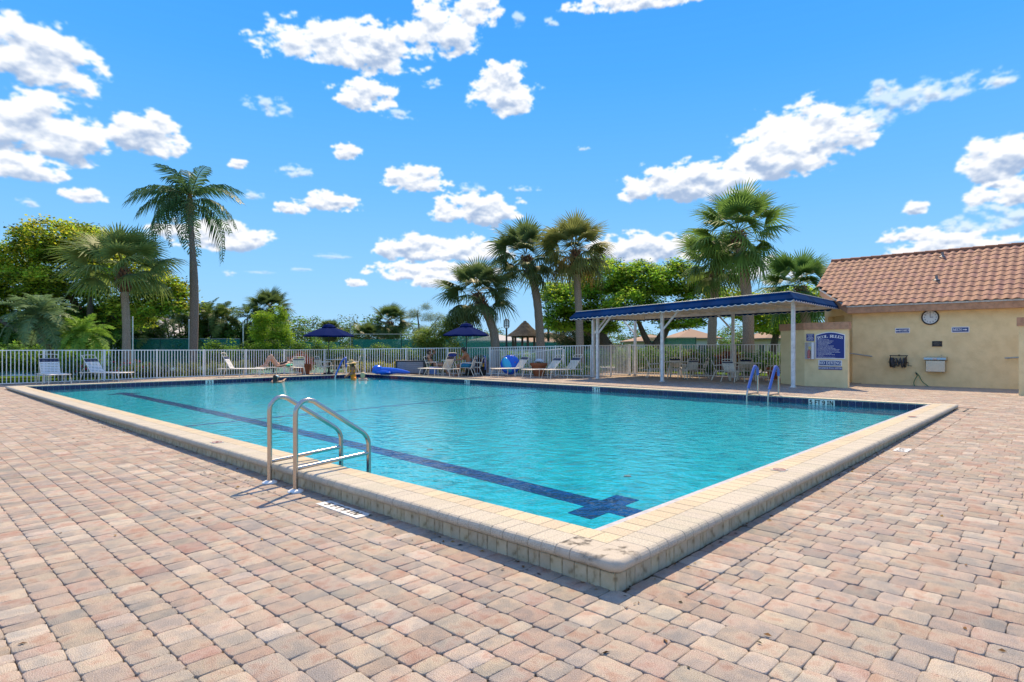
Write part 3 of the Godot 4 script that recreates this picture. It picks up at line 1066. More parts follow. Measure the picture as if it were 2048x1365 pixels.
func coping() -> void:
	var o := structure("pool_coping")
	# profile of a bullnose brick: distance in from the outer edge, height
	var nose := [Vector2(0.25, 0.118), Vector2(0.05, 0.116)]
	for k in 9:
		var a := -PI / 2 + PI * k / 8.0
		nose.append(Vector2(0.042 - 0.042 * cos(a), 0.158 + 0.042 * sin(a)))
	nose.append(Vector2(0.25, 0.2))
	var variants := []
	for i in 6:
		var g := Geo.new()
		var b := rnd(0.93, 1.05)
		g.tint(Color(0.61 * b, 0.555 * b * rnd(0.985, 1.01), 0.455 * b * rnd(0.96, 1.02)))
		extrude_profile(g, nose, 0.1165)
		variants.append(g.commit())
	var rimv := []
	for i in 6:
		var g := Geo.new()
		var b := rnd(0.92, 1.05)
		g.tint(Color(0.60 * b, 0.51 * b * rnd(0.98, 1.01), 0.36 * b * rnd(0.94, 1.04)))
		g.cbox(Vector3(0, -0.017, 0), Vector3(0.147, 0.034, 0.196), 0.004)
		rimv.append(g.commit())
	var risv := []
	for i in 6:
		var g := Geo.new()
		var b := rnd(0.88, 1.05)
		g.tint(Color(0.56 * b, 0.47 * b, 0.33 * b * rnd(0.95, 1.03)))
		g.cbox(Vector3(0, 0.045, 0), Vector3(0.098, 0.16, 0.05), 0.006)
		risv.append(g.commit())
	var step := 0.1185
	var along_z := Basis(Vector3.UP, -PI / 2)     # piece's x along the long side, its front (+z) to -x
	# long near side
	var n := 0
	var rest := Geo.new()
	var rest_r := Geo.new()
	var rest_t := Geo.new()
	for i in 196:
		var z := 0.2 - (i + 0.5) * step
		var yj := rnd(-0.0015, 0.0015)
		if i < 2:
			put("bullnose_brick", stained(nose, step - 0.002), mats["stained coping"], o, Transform3D(along_z, Vector3(-0.45, 0, z)))
		elif i < 185:
			put("bullnose_brick", variants[rng.randi_range(0, 5)], mats["coping"], o, Transform3D(along_z, Vector3(-0.45 + rnd(-0.002, 0.002), yj, z)))
		else:
			rest.xf = Transform3D(along_z, Vector3(-0.45, 0, z))
			rest.tint(Color(0.61, 0.555, 0.455))
			extrude_profile(rest, nose, 0.1165)
	for i in 112:
		var x := -0.2 + (i + 0.5) * step
		if i < 1:
			put("bullnose_brick", stained(nose, step - 0.002), mats["stained coping"], o, Transform3D(Basis(), Vector3(x, 0, 0.45)))
		else:
			put("bullnose_brick", variants[rng.randi_range(0, 5)], mats["coping"], o, Transform3D(Basis(), Vector3(x, rnd(-0.0015, 0.0015), 0.45 + rnd(-0.002, 0.002))))
	var rz := 0.1
	for i in 232:
		var z := 0.385 - (i + 0.5) * rz
		var y := deck_y(-0.4, z) - 0.02
		var xf := Transform3D(along_z, Vector3(-0.375 + rnd(-0.003, 0.003), y, z))
		if i < 170:
			put("riser_brick", risv[rng.randi_range(0, 5)], mats["riser"], o, xf)
		else:
			rest_r.xf = xf
			rest_r.tint(Color(0.49, 0.41, 0.30))
			rest_r.cbox(Vector3(0, 0.045, 0), Vector3(0.098, 0.16, 0.05), 0.006)
	for i in 132:
		var x := -0.385 + (i + 0.5) * rz
		put("riser_brick", risv[rng.randi_range(0, 5)], mats["riser"], o, Transform3D(Basis(), Vector3(x, deck_y(x, 0.4) - 0.02, 0.375 + rnd(-0.003, 0.003))))
	# the four corners
	var cg := Geo.new()
	corner(cg, nose)
	put("corner_brick", cg, mats["stained coping"], o, Transform3D(Basis(), Vector3(-0.45, 0, 0.45)))
	var cg2 := Geo.new()
	cg2.tint(Color(0.61, 0.555, 0.455))
	corner(cg2, nose)
	var cm := cg2.commit()
	put("corner_brick", cm, mats["coping"], o, Transform3D(Basis(Vector3.UP, -PI / 2), Vector3(-0.45, 0, POOL_Z - 0.45)))
	put("corner_brick", cm, mats["coping"], o, Transform3D(Basis(Vector3.UP, PI / 2), Vector3(POOL_X + 0.45, 0, 0.45)))
	put("corner_brick", cm, mats["coping"], o, Transform3D(Basis(Vector3.UP, PI), Vector3(POOL_X + 0.45, 0, POOL_Z - 0.45)))
	# inner row of cream tiles
	for i in 154:
		put("rim_tile", rimv[rng.randi_range(0, 5)], mats["rim tile"], o, Transform3D(Basis(Vector3.UP, PI / 2), Vector3(-0.1, TOP + rnd(-0.001, 0.001), 0.2 - (i + 0.5) * 0.15)))
	for i in 87:
		put("rim_tile", rimv[rng.randi_range(0, 5)], mats["rim tile"], o, Transform3D(Basis(), Vector3((i + 0.5) * 0.15, TOP + rnd(-0.001, 0.001), 0.1)))
	# far sides, seen edge on
	for i in 154:
		rest_t.xf = Transform3D(Basis(Vector3.UP, PI / 2), Vector3(POOL_X + 0.1, TOP, -(i + 0.5) * 0.15))
		rest_t.tint(Color(0.67, 0.56, 0.39))
		rest_t.cbox(Vector3(0, -0.017, 0), Vector3(0.147, 0.034, 0.196), 0.004)
	for i in 88:
		rest_t.xf = Transform3D(Basis(), Vector3((i + 0.5) * 0.15 - 0.2, TOP, POOL_Z - 0.1))
		rest_t.cbox(Vector3(0, -0.017, 0), Vector3(0.147, 0.034, 0.196), 0.004)
	for i in 196:
		rest.xf = Transform3D(Basis(Vector3.UP, PI / 2), Vector3(POOL_X + 0.45, 0, 0.2 - (i + 0.5) * step))
		rest.tint(Color(0.61, 0.555, 0.455) * rnd(0.94, 1.04))
		extrude_profile(rest, nose, 0.1165)
		rest_r.xf = Transform3D(Basis(Vector3.UP, PI / 2), Vector3(POOL_X + 0.375, deck_y(POOL_X, -i * step) - 0.02, 0.2 - (i + 0.5) * step))
		rest_r.cbox(Vector3(0, 0.045, 0), Vector3(0.116, 0.16, 0.05), 0.006)
	for i in 112:
		rest.xf = Transform3D(Basis(Vector3.UP, PI), Vector3(-0.2 + (i + 0.5) * step, 0, POOL_Z - 0.45))
		rest.tint(Color(0.61, 0.555, 0.455) * rnd(0.94, 1.04))
		extrude_profile(rest, nose, 0.1165)
	put("far_bullnose_bricks", rest, mats["coping"], o, Transform3D(), "stuff")
	put("far_riser_bricks", rest_r, mats["riser"], o, Transform3D(), "stuff")
	put("far_rim_tiles", rest_t, mats["rim tile"], o, Transform3D(), "stuff")
	# mortar under the tiles, and the grey gutter lip along the short near side
	var mo := Geo.new()
	mo.box(Vector3(-0.22, 0.08, POOL_Z * 0.5), Vector3(0.33, 0.22, -POOL_Z + 0.7))
	mo.box(Vector3(POOL_X * 0.5, 0.08, 0.22), Vector3(POOL_X + 0.1, 0.22, 0.33))
	mo.box(Vector3(POOL_X + 0.22, 0.08, POOL_Z * 0.5), Vector3(0.33, 0.22, -POOL_Z + 0.7))
	mo.box(Vector3(POOL_X * 0.5, 0.08, POOL_Z - 0.22), Vector3(POOL_X + 0.1, 0.22, 0.33))
	put("mortar", mo, mats["joint sand"] if false else mat("mortar", lin(0.3, 0.25, 0.18), 0.95), o)
	var lip := Geo.new()
	lip.cbox(Vector3(POOL_X * 0.5, 0.165, -0.034), Vector3(POOL_X - 0.02, 0.05, 0.07), 0.006)
	put("gutter_lip", lip, mats["lip"], o)


func extrude_profile(g: Geo, prof: Array, w: float) -> void:
	# profile is (distance in from the front, height); the piece is w wide along x with its front at z = 0 facing +z
	var h := w * 0.5
	var e := 0.0025
	for s in prof.size() - 1:
		var p: Vector2 = prof[s]
		var q: Vector2 = prof[s + 1]
		g.quad(Vector3(-h + e, p.y, -p.x), Vector3(h - e, p.y, -p.x), Vector3(h - e, q.y, -q.x), Vector3(-h + e, q.y, -q.x))
		for sd in [-1.0, 1.0]:
			var c := Vector2(0.12, 0.155)
			var p2 := p.lerp(c, 0.04)
			var q2 := q.lerp(c, 0.04)
			if sd > 0:
				g.quad(Vector3(h - e, p.y, -p.x), Vector3(h, p2.y, -p2.x), Vector3(h, q2.y, -q2.x), Vector3(h - e, q.y, -q.x))
				g.tri(Vector3(h, c.y, -c.x), Vector3(h, q2.y, -q2.x), Vector3(h, p2.y, -p2.x))
			else:
				g.quad(Vector3(-h, p2.y, -p2.x), Vector3(-h + e, p.y, -p.x), Vector3(-h + e, q.y, -q.x), Vector3(-h, q2.y, -q2.x))
				g.tri(Vector3(-h, c.y, -c.x), Vector3(-h, p2.y, -p2.x), Vector3(-h, q2.y, -q2.x))


func stained(prof: Array, w: float) -> Geo:
	var g := Geo.new()
	extrude_profile(g, prof, w)
	return g


func corner(g: Geo, prof: Array) -> void:
	# outer corner at the origin, piece towards +x and -z, rounded on plan
	var path := []
	path.append([Vector2(0, -0.25), Vector2(-1, 0)])
	for k in 9:
		var a := PI + PI / 2 * k / 8.0
		path.append([Vector2(0.085 + 0.085 * cos(a), -0.085 - 0.085 * sin(a)), Vector2(cos(a), -sin(a))])
	path.append([Vector2(0.25, 0), Vector2(0, 1)])
	var rows := []
	for q in path:
		var ids := []
		for s in prof.size():
			var p: Vector2 = prof[s]
			var din := minf(p.x, 0.2)
			var at: Vector2 = q[0] - q[1] * din
			if p.x > 0.2:
				at = Vector2(0.25, -0.25)
			var t2: Vector2 = prof[mini(s + 1, prof.size() - 1)] - prof[maxi(s - 1, 0)]
			var nn := Vector2(t2.y, t2.x)
			ids.append(g.vert(Vector3(at.x, p.y, at.y), Vector3(q[1].x * nn.x, nn.y if s > 1 else -1.0, q[1].y * nn.x)))
		rows.append(ids)
	for i in rows.size() - 1:
		for s in prof.size() - 1:
			g.face(rows[i][s], rows[i + 1][s], rows[i + 1][s + 1])
			g.face(rows[i][s], rows[i + 1][s + 1], rows[i][s + 1])


# lettering that stands flat on the xy plane of xf, cap height h
func words(called: String, text: String, h: float, m: Material, parent: Node, xf: Transform3D, font := "Droid Sans", stretch := 1.0, left := false) -> MeshInstance3D:
	var f := SystemFont.new()
	f.font_names = PackedStringArray([font])
	f.font_weight = 700
	var t := TextMesh.new()
	t.font = f
	if called == "depth_mark":
		var bold := FontVariation.new()
		bold.base_font = f
		bold.variation_embolden = 0.45
		t.font = bold
	t.text = text
	t.font_size = 32
	t.pixel_size = h / (32 * 0.72)
	t.depth = 0.002
	t.curve_step = 4.0
	t.horizontal_alignment = HORIZONTAL_ALIGNMENT_LEFT if left else HORIZONTAL_ALIGNMENT_CENTER
	return put(called, t, m, parent, xf.scaled_local(Vector3(stretch, 1, 1)))


# ---------------------------------------------------------------- fences
func fence(label: String, a: Vector3, b: Vector3, low_a: float, low_b: float, top_a: float, top_b: float, posts := 5, gap := 0.12) -> void:
	var o := thing("metal_fence", label, "fence", Vector3.ZERO, 0, "white picket fence runs round the pool deck")
	var d := b - a
	var len := d.length()
	var turn := Basis(Vector3.UP, atan2(-d.z, d.x))
	var pk := {}
	for r in 2:
		var g := Geo.new()
		var ya := (top_a if r == 0 else low_a + 0.06)
		var yb := (top_b if r == 0 else low_b + 0.06)
		var th := 0.034
		var u := turn * Vector3(0, 0, th * 0.5)
		var p := [a + Vector3.UP * (ya - th) - u, a + Vector3.UP * (ya - th) + u, a + Vector3.UP * ya + u, a + Vector3.UP * ya - u]
		var q := [b + Vector3.UP * (yb - th) - u, b + Vector3.UP * (yb - th) + u, b + Vector3.UP * yb + u, b + Vector3.UP * yb - u]
		for k in 4:
			var l := (k + 1) % 4
			g.quad(p[k], q[k], q[l], p[l])
		g.quad(p[0], p[1], p[2], p[3])
		g.quad(q[3], q[2], q[1], q[0])
		put("rail", g, mats["fence paint"], o)
	var n := int(len / gap)
	var base := Geo.new()
	base.box(Vector3(0, 0.5, 0), Vector3(0.025, 1.0, 0.025))
	var pm := base.commit()
	for i in range(1, n):
		var t := float(i) / n
		var lo := lerpf(low_a, low_b, t) + 0.045
		var hi := lerpf(top_a, top_b, t) - 0.01
		var xf := Transform3D(turn * Basis.from_scale(Vector3(1, hi - lo, 1)), a + d * t + Vector3.UP * lo)
		put("picket", pm, mats["fence paint"], o, xf)
	for i in posts + 1:
		var t := float(i) / posts
		var g := Geo.new()
		var lo := lerpf(low_a, low_b, t) - 0.04
		var hi := lerpf(top_a, top_b, t) + 0.012
		g.cbox(Vector3(0, (lo + hi) * 0.5, 0), Vector3(0.055, hi - lo, 0.055), 0.005)
		put("post", g, mats["fence paint"], o, Transform3D(turn, a + d * t))


func fences() -> void:
	var c0 := Vector3(-0.9, 0, -26.2)
	var c1 := Vector3(10.9, 0, -27.0)
	var c2 := Vector3(17.4, 0, -18.75)
	var c3 := Vector3(19.1, 0, -13.88)
	var c4 := Vector3(22.2, 0, -13.8)
	var c5 := Vector3(24.0, 0, -6.6)
	fence("long white picket fence behind the three empty loungers at the far end", c0, c1, 0.10, 0.14, 1.385, 1.36, 6)
	fence("white picket fence behind the blue umbrellas and the grey deck box", c1 + Vector3(0.03, 0, 0.03), c2, 0.14, 0.15, 1.355, 1.485, 5)
	fence("white picket fence behind the terracotta bowl between umbrella and awning", c2 + Vector3(0.02, 0, 0.05), c3, 0.15, 0.13, 1.485, 1.575, 3)
	fence("short white picket gate panel at the left end of the awning", c3 + Vector3(0.06, 0, 0), c4, 0.13, 0.13, 1.575, 1.60, 2)
	fence("white picket fence behind the tables under the awning", c4 + Vector3(0.02, 0, 0.06), c5, 0.13, 0.12, 1.60, 1.62, 3)
	fence("second white picket fence crossing behind the right umbrella", c2 + Vector3(0.15, 0, -0.15), Vector3(22.6, 0, -18.2), 0.08, 0.08, 1.36, 1.36, 3)
	fence("short white picket return at the far left corner of the deck", Vector3(-0.93, 0, -26.1), Vector3(-0.62, 0, -23.6), 0.10, 0.10, 1.385, 1.385, 1)
	# slanting handrail on the gate behind the right umbrella
	var g := Geo.new()
	g.tube([Vector3(18.0, 1.02, -18.45), Vector3(22.2, 1.42, -17.95)], 0.02, 6)
	var o := put("gate_handrail", g, mats["fence paint"])
	tag(o, "sloping white rail crossing the pickets right of the umbrella", "handrail")


# ---------------------------------------------------------------- awning
func awning() -> void:
	var o := thing("shade_canopy", "blue fabric awning on white posts beside the clubhouse", "awning")
	var xf0 := 17.3
	var xb := 23.2
	var zl := -13.7
	var zr := -4.42
	var yf := func(z: float) -> float: return lerpf(2.66, 3.0, (z + 13.7) / 9.28)
	var yb := func(z: float) -> float: return lerpf(2.80, 2.95, (z + 13.7) / 9.28)
	var y_at := func(x: float, z: float) -> float:
		return lerpf(yf.call(z), yb.call(z), (x - 17.3) / 5.9)
	# roof sheet
	var r := Geo.new()
	var i := 0.2
	for lay in 2:
		var h := 0.33 if lay == 0 else 0.235
		var c := []
		for q in [[xf0 + i, zr - i], [xb - i, zr - i], [xb - i, zl + i], [xf0 + i, zl + i]]:
			c.append(Vector3(q[0], y_at.call(q[0], q[1]) + h, q[1]))
		if lay == 0:
			r.quad(c[0], c[1], c[2], c[3])
		else:
			r.quad(c[3], c[2], c[1], c[0])
		if lay == 1:
			for k in 4:
				var l := (k + 1) % 4
				r.quad(c[k], c[l], c[l] + Vector3.UP * 0.095, c[k] + Vector3.UP * 0.095)
	put("roof_panel", r, mats["shed white"], o)
	var gut := Geo.new()
	gut.tube([Vector3(xf0 + i, yf.call(zl + i) + 0.345, zl + i), Vector3(xf0 + i, yf.call(zr - i) + 0.345, zr - i), Vector3(xb - i, yb.call(zr - i) + 0.345, zr - i)], 0.018, 6)
	put("edge_trim", gut, mats["galvanised"], o)
	# the four fabric skirts: a sloping face and a scalloped edge
	var ring := [Vector3(xf0, 0, zr), Vector3(xf0, 0, zl), Vector3(xb, 0, zl), Vector3(xb, 0, zr)]
	for s in 4:
		var a: Vector3 = ring[s]
		var b: Vector3 = ring[(s + 1) % 4]
		var inw := Vector3(1, 0, 0) if s == 0 else (Vector3(0, 0, 1) if s == 1 else (Vector3(-1, 0, 0) if s == 2 else Vector3(0, 0, -1)))
		var alongs := (b - a).normalized()
		var n := int((b - a).length() / 0.24)
		var g := Geo.new()
		var trim := Geo.new()
		for k in n:
			var p := a.lerp(b, float(k) / n)
			var q := a.lerp(b, float(k + 1) / n)
			var pt := p + inw * i + (alongs * i if k == 0 else Vector3.ZERO)
			var qt := q + inw * i - (alongs * i if k == n - 1 else Vector3.ZERO)
			p.y = y_at.call(p.x, p.z) + 0.10
			q.y = y_at.call(q.x, q.z) + 0.10
			pt.y = y_at.call(pt.x, pt.z) + 0.338
			qt.y = y_at.call(qt.x, qt.z) + 0.338
			g.quad(q, p, pt, qt)
			var out := -inw * 0.006
			var last := p
			for e in 5:
				var t1 := float(e + 1) / 5
				var m0 := p.lerp(q, float(e) / 5)
				var m1 := p.lerp(q, t1)
				var d0 := 0.055 + 0.045 * sin(PI * float(e) / 5)
				var d1 := 0.055 + 0.045 * sin(PI * t1)
				g.quad(m1 + Vector3.DOWN * d1 + out, m0 + Vector3.DOWN * d0 + out, m0, m1)
				trim.quad(m1 + Vector3.DOWN * (d1 + 0.014) + out * 1.8, m0 + Vector3.DOWN * (d0 + 0.014) + out * 1.8, m0 + Vector3.DOWN * (d0 - 0.006) + out * 1.8, m1 + Vector3.DOWN * (d1 - 0.006) + out * 1.8)
		var v := put("valance", g, mats["awning canvas"], o)
		put("white_piping", trim, mats["sign white"], v)
	# frame: posts, beams, ceiling ribs, braces
	var ps := [Vector3(18.0, 0, -12.72), Vector3(18.0, 0, -9.62), Vector3(18.15, 0, -4.72), Vector3(19.05, 0, -13.7), Vector3(23.0, 0, -13.95), Vector3(23.0, 0, -8.9)]
	for p in ps:
		var g := Geo.new()
		var b0 := deck_y(p.x, p.z) - 0.01
		var h: float = y_at.call(p.x, p.z) + 0.16 - b0
		g.cbox(Vector3(p.x, b0 + h * 0.5, p.z), Vector3(0.115, h, 0.115), 0.008)
		g.cbox(Vector3(p.x, b0 + 0.02, p.z), Vector3(0.16, 0.03, 0.16), 0.004)
		put("post", g, mats["white paint"], o)
		for s in [-1.0, 1.0]:
			if (p.x < 20 and s < 0) or (p.z > -5 and p.x < 20) or (p.x > 20 and s > 0):
				continue
			var br := Geo.new()
			var top := Vector3(p.x, y_at.call(p.x, p.z) + 0.1, p.z + s * 0.72)
			var foot := Vector3(p.x, top.y - 0.72, p.z + s * 0.05)
			var d := top - foot
			br.box((top + foot) * 0.5, Vector3(0.05, d.length(), 0.07), Basis(Vector3.RIGHT, atan2(d.z, d.y)))
			put("brace", br, mats["white paint"], o)
	for x in [17.95, 23.02]:
		var g := Geo.new()
		var a := Vector3(x, y_at.call(x, zl + 0.3) + 0.16, zl + 0.3)
		var b := Vector3(x, y_at.call(x, zr - 0.3) + 0.16, zr - 0.3)
		var d := b - a
		g.box((a + b) * 0.5, Vector3(0.09, 0.16, d.length()), Basis(Vector3.RIGHT, -atan2(d.y, d.z)))
		put("beam", g, mats["shed white"], o)
	for k in 12:
		var z := lerpf(zl + 0.3, zr - 0.3, k / 11.0)
		var g := Geo.new()
		var a := Vector3(xf0 + 0.25, y_at.call(xf0 + 0.25, z) + 0.2, z)
		var b := Vector3(xb - 0.25, y_at.call(xb - 0.25, z) + 0.2, z)
		var end := k == 0 or k == 11
		var d := b - a
		g.box((a + b) * 0.5 + (Vector3.DOWN * 0.05 if end else Vector3.ZERO), Vector3(d.length(), 0.2 if end else 0.07, 0.05), Basis(Vector3.BACK, atan2(d.y, d.x)))
		put("ceiling_rib", g, mats["shed white"], o)
	var slab := Geo.new()
	slab.cbox(Vector3(22.1, deck_y(20, -9) - 0.045, -9.6), Vector3(6.4, 0.1, 12.0), 0.006)
	put("patio_slab", slab, mats["tan slab"])
	tag(get_node("patio_slab"), "", "", "", "structure")


# ---------------------------------------------------------------- clubhouse
func clubhouse() -> void:
	var o := thing("clubhouse", "tan stucco clubhouse with a clay tile roof", "building")
	var wx := 22.2
	# walls follow a plan with the near left corner cut off
	var plan := [Vector2(wx, 9), Vector2(wx, -3.9), Vector2(23.58, -5.28), Vector2(28.6, -5.28), Vector2(28.6, 9)]
	var w := Geo.new()
	for k in 4:
		var a: Vector2 = plan[k]
		var b: Vector2 = plan[k + 1]
		if k == 1:
			# a recessed niche in the cut-off corner
			var y0 := 2.32
			var y1 := 2.72
			var n := Vector2(-(b - a).y, (b - a).x).normalized() * -1.0
			for q in [[0.0, 1.0, 0.0, y0], [0.0, 1.0, y1, 3.12], [0.0, 0.28, y0, y1], [0.86, 1.0, y0, y1]]:
				var p := a.lerp(b, q[0])
				var r := a.lerp(b, q[1])
				wall_quad(w, p, r, q[2], q[3])
			w.tri(Vector3(b.x, 3.12, b.y), Vector3(a.x, 3.12, a.y), Vector3(b.x, 3.95, b.y))
			var p0 := a.lerp(b, 0.28)
			var p1 := a.lerp(b, 0.86)
			var inn := Vector2(0.707, 0.707) * 0.25
			wall_quad(w, p0 + inn, p1 + inn, y0, y1)
			w.quad(Vector3(p0.x, y0, p0.y), Vector3(p0.x + inn.x, y0, p0.y + inn.y), Vector3(p0.x + inn.x, y1, p0.y + inn.y), Vector3(p0.x, y1, p0.y))
			w.quad(Vector3(p1.x, y0, p1.y), Vector3(p1.x + inn.x, y0, p1.y + inn.y), Vector3(p1.x + inn.x, y1, p1.y + inn.y), Vector3(p1.x, y1, p1.y))
			w.quad(Vector3(p0.x, y1, p0.y), Vector3(p1.x, y1, p1.y), Vector3(p1.x + inn.x, y1, p1.y + inn.y), Vector3(p0.x + inn.x, y1, p0.y + inn.y))
			w.quad(Vector3(p0.x, y0, p0.y), Vector3(p1.x, y0, p1.y), Vector3(p1.x + inn.x, y0, p1.y + inn.y), Vector3(p0.x + inn.x, y0, p0.y + inn.y))
		else:
			wall_quad(w, a, b, 0.0, 3.05 if k == 0 else 3.75)
	put("wall", w, mats["stucco"], o)
	var gable := Geo.new()
	gable.tri(Vector3(23.3, 3.7, -5.27), Vector3(25.4, 5.1, -5.27), Vector3(27.9, 3.6, -5.27))
	put("gable", gable, mats["stucco"], o)
	# soffit box (brown band) and the pale drip edge above it
	var band := Geo.new()
	prism(band, [Vector2(21.9, 9), Vector2(21.9, -4.0), Vector2(23.28, -5.38), Vector2(25.4, -5.42)], 0.32, [2.76, 2.76, 3.60, 4.92], [2.985, 2.985, 3.83, 5.12])
	put("soffit_band", band, mats["band"], o)
	var drip := Geo.new()
	prism(drip, [Vector2(21.87, 9), Vector2(21.87, -4.02), Vector2(23.26, -5.41), Vector2(25.4, -5.45)], 0.06, [2.988, 2.988, 3.835, 5.125], [3.05, 3.05, 3.90, 5.19])
	put("drip_edge", drip, mats["drip edge"], o)
	# roof deck
	var slope := Vector3(3.5, 2.17, 0)
	var along := slope.normalized()
	var up := Vector3(-along.y, along.x, 0)
	var felt := Geo.new()
	var f := func(s: float, z: float) -> Vector3: return Vector3(21.88, 3.045, 0) + Vector3(s, s * 0.62, 0) + Vector3(0, 0, z)
	felt.quad(f.call(0.0, 9.0), f.call(3.5, 9.0), f.call(3.5, -5.4), f.call(1.4, -5.4))
	felt.tri(f.call(0.0, 9.0), f.call(1.4, -5.4), f.call(0.0, -4.0))
	var ridge: Vector3 = f.call(3.5, 0.0)
	felt.quad(Vector3(ridge.x, ridge.y, 9), Vector3(ridge.x + 3.6, ridge.y - 2.2, 9), Vector3(ridge.x + 3.6, ridge.y - 2.2, -5.4), Vector3(ridge.x, ridge.y, -5.4))
	var roof := put("roof", felt, mats["roof felt"], o)
	# wave tiles
	var variants := []
	for i in 6:
		var g := Geo.new()
		var b := rnd(0.90, 1.06)
		g.tint(Color(0.39 * b, 0.215 * b * rnd(0.97, 1.04), 0.155 * b * rnd(0.92, 1.06)))
		var m := 10
		for k in m:
			var u0 := float(k) / m
			var u1 := float(k + 1) / m
			var h0 := wave(u0)
			var h1 := wave(u1)
			var x0 := (u0 - 0.5) * 0.275
			var x1 := (u1 - 0.5) * 0.275
			# low end at z = 0, high end at z = -0.41
			g.quad(Vector3(x0, h0 + 0.026, 0), Vector3(x1, h1 + 0.026, 0), Vector3(x1, h1 + 0.004, -0.41), Vector3(x0, h0 + 0.004, -0.41))
			g.quad(Vector3(x0, h0 + 0.008, 0.0), Vector3(x1, h1 + 0.008, 0.0), Vector3(x1, h1 + 0.026, 0), Vector3(x0, h0 + 0.026, 0))
		variants.append(g.commit())
	var rest := Geo.new()
	var count := 0
	var bas := Basis(Vector3.BACK, up, -along)      # local x -> +z, local y -> roof normal, local z -> down the slope
	for row in 12:
		var s := 0.345 * row
		var hs := s * along.x
		var start := -4.0 - minf(hs + 0.08, 1.42)
		var z := -5.42 + 0.265 * ceilf((start + 5.42 - 0.10) / 0.265) + 0.04
		while z < 8.8:
			var at: Vector3 = f.call(hs - 0.03, z) + up * 0.012
			if z < 1.45 and count < 299:
				put("roof_tile", variants[rng.randi_range(0, 5)], mats["roof tile"], roof, Transform3D(bas * Basis(Vector3.UP, rnd(-0.012, 0.012)), at + up * rnd(-0.002, 0.002)))
				count += 1
			else:
				var m: ArrayMesh = variants[rng.randi_range(0, 5)]
				var arr := m.surface_get_arrays(0)
				var base := rest.v.size()
				for k in arr[Mesh.ARRAY_VERTEX].size():
					rest.v.append(at + bas * arr[Mesh.ARRAY_VERTEX][k])
					rest.n.append(bas * arr[Mesh.ARRAY_NORMAL][k])
					rest.c.append(arr[Mesh.ARRAY_COLOR][k])
				for k in arr[Mesh.ARRAY_INDEX]:
					rest.t.append(base + k)
				rest.tinted = true
			z += 0.265
	put("further_roof_tiles", rest, mats["roof tile"], roof, Transform3D(), "stuff")
	for k in 34:
		var g := Geo.new()
		var b := rnd(0.88, 1.0)
		g.tint(Color(0.33 * b, 0.145 * b, 0.085 * b))
		var z0 := -5.5 + k * 0.38
		for e in 8:
			var a0 := PI * e / 8.0
			var a1 := PI * (e + 1) / 8.0
			var r0 := 0.125
			var r1 := 0.105
			var p := func(a: float, r: float, z: float) -> Vector3: return Vector3(ridge.x + cos(a) * r, ridge.y - 0.02 + sin(a) * r * 1.1, z)
			g.quad(p.call(a0, r0, z0), p.call(a0, r1, z0 + 0.42), p.call(a1, r1, z0 + 0.42), p.call(a1, r0, z0))
			g.tri(p.call(a0, r0, z0), p.call(a1, r0, z0), Vector3(ridge.x, ridge.y, z0))
		put("ridge_tile", g, mats["roof tile"], roof)
	for q in [[3.05, -1.45], [1.36, -1.4]]:
		var g := Geo.new()
		var at: Vector3 = f.call(q[0], q[1])
		g.tube([at, at + Vector3.UP * 0.22], 0.045, 10)
		put("vent_pipe", g, mats["lead"], roof)
		g = Geo.new()
		g.lathe([Vector2(0.12, 0.0), Vector2(0.048, 0.07)], 10)
		put("vent_flashing", g, mats["lead"], roof, Transform3D(Basis(), at + Vector3.UP * 0.03))
	# concrete strip in front
	var st := Geo.new()
	st.cbox(Vector3(21.2, deck_y(21, 0) - 0.045, 1.2), Vector3(2.0, 0.1, 14.2), 0.006)
	put("concrete_strip", st, mats["concrete"])
	tag(get_node("concrete_strip"), "", "", "", "structure")


func wave(u: float) -> float:
	return 0.032 * (0.5 - 0.5 * cos(TAU * u)) * (1.0 if u < 0.5 else 1.0) + 0.012 * sin(TAU * u)


func wall_quad(g: Geo, a: Vector2, b: Vector2, y0: float, y1: float) -> void:
	g.quad(Vector3(b.x, y0, b.y), Vector3(a.x, y0, a.y), Vector3(a.x, y1, a.y), Vector3(b.x, y1, b.y))


# a strip that follows a plan, th deep behind it (towards +x / inside), with bottom and top heights at each corner
func prism(g: Geo, plan: Array, th: float, lo: Array, hi: Array) -> void:
	for k in plan.size() - 1:
		var a: Vector2 = plan[k]
		var b: Vector2 = plan[k + 1]
		var n := Vector2(-(b - a).y, (b - a).x).normalized() * th
		var pts := []
		for q in [[a, lo[k], hi[k]], [b, lo[k + 1], hi[k + 1]]]:
			pts.append([Vector3(q[0].x, q[1], q[0].y), Vector3(q[0].x, q[2], q[0].y), Vector3(q[0].x + n.x, q[1], q[0].y + n.y), Vector3(q[0].x + n.x, q[2], q[0].y + n.y)])
		g.quad(pts[1][0], pts[0][0], pts[0][1], pts[1][1])
		g.quad(pts[0][2], pts[1][2], pts[1][3], pts[0][3])
		g.quad(pts[0][0], pts[1][0], pts[1][2], pts[0][2])
		g.quad(pts[1][1], pts[0][1], pts[0][3], pts[1][3])
		g.quad(pts[0][0], pts[0][2], pts[0][3], pts[0][1])
		g.quad(pts[1][2], pts[1][0], pts[1][1], pts[1][3])


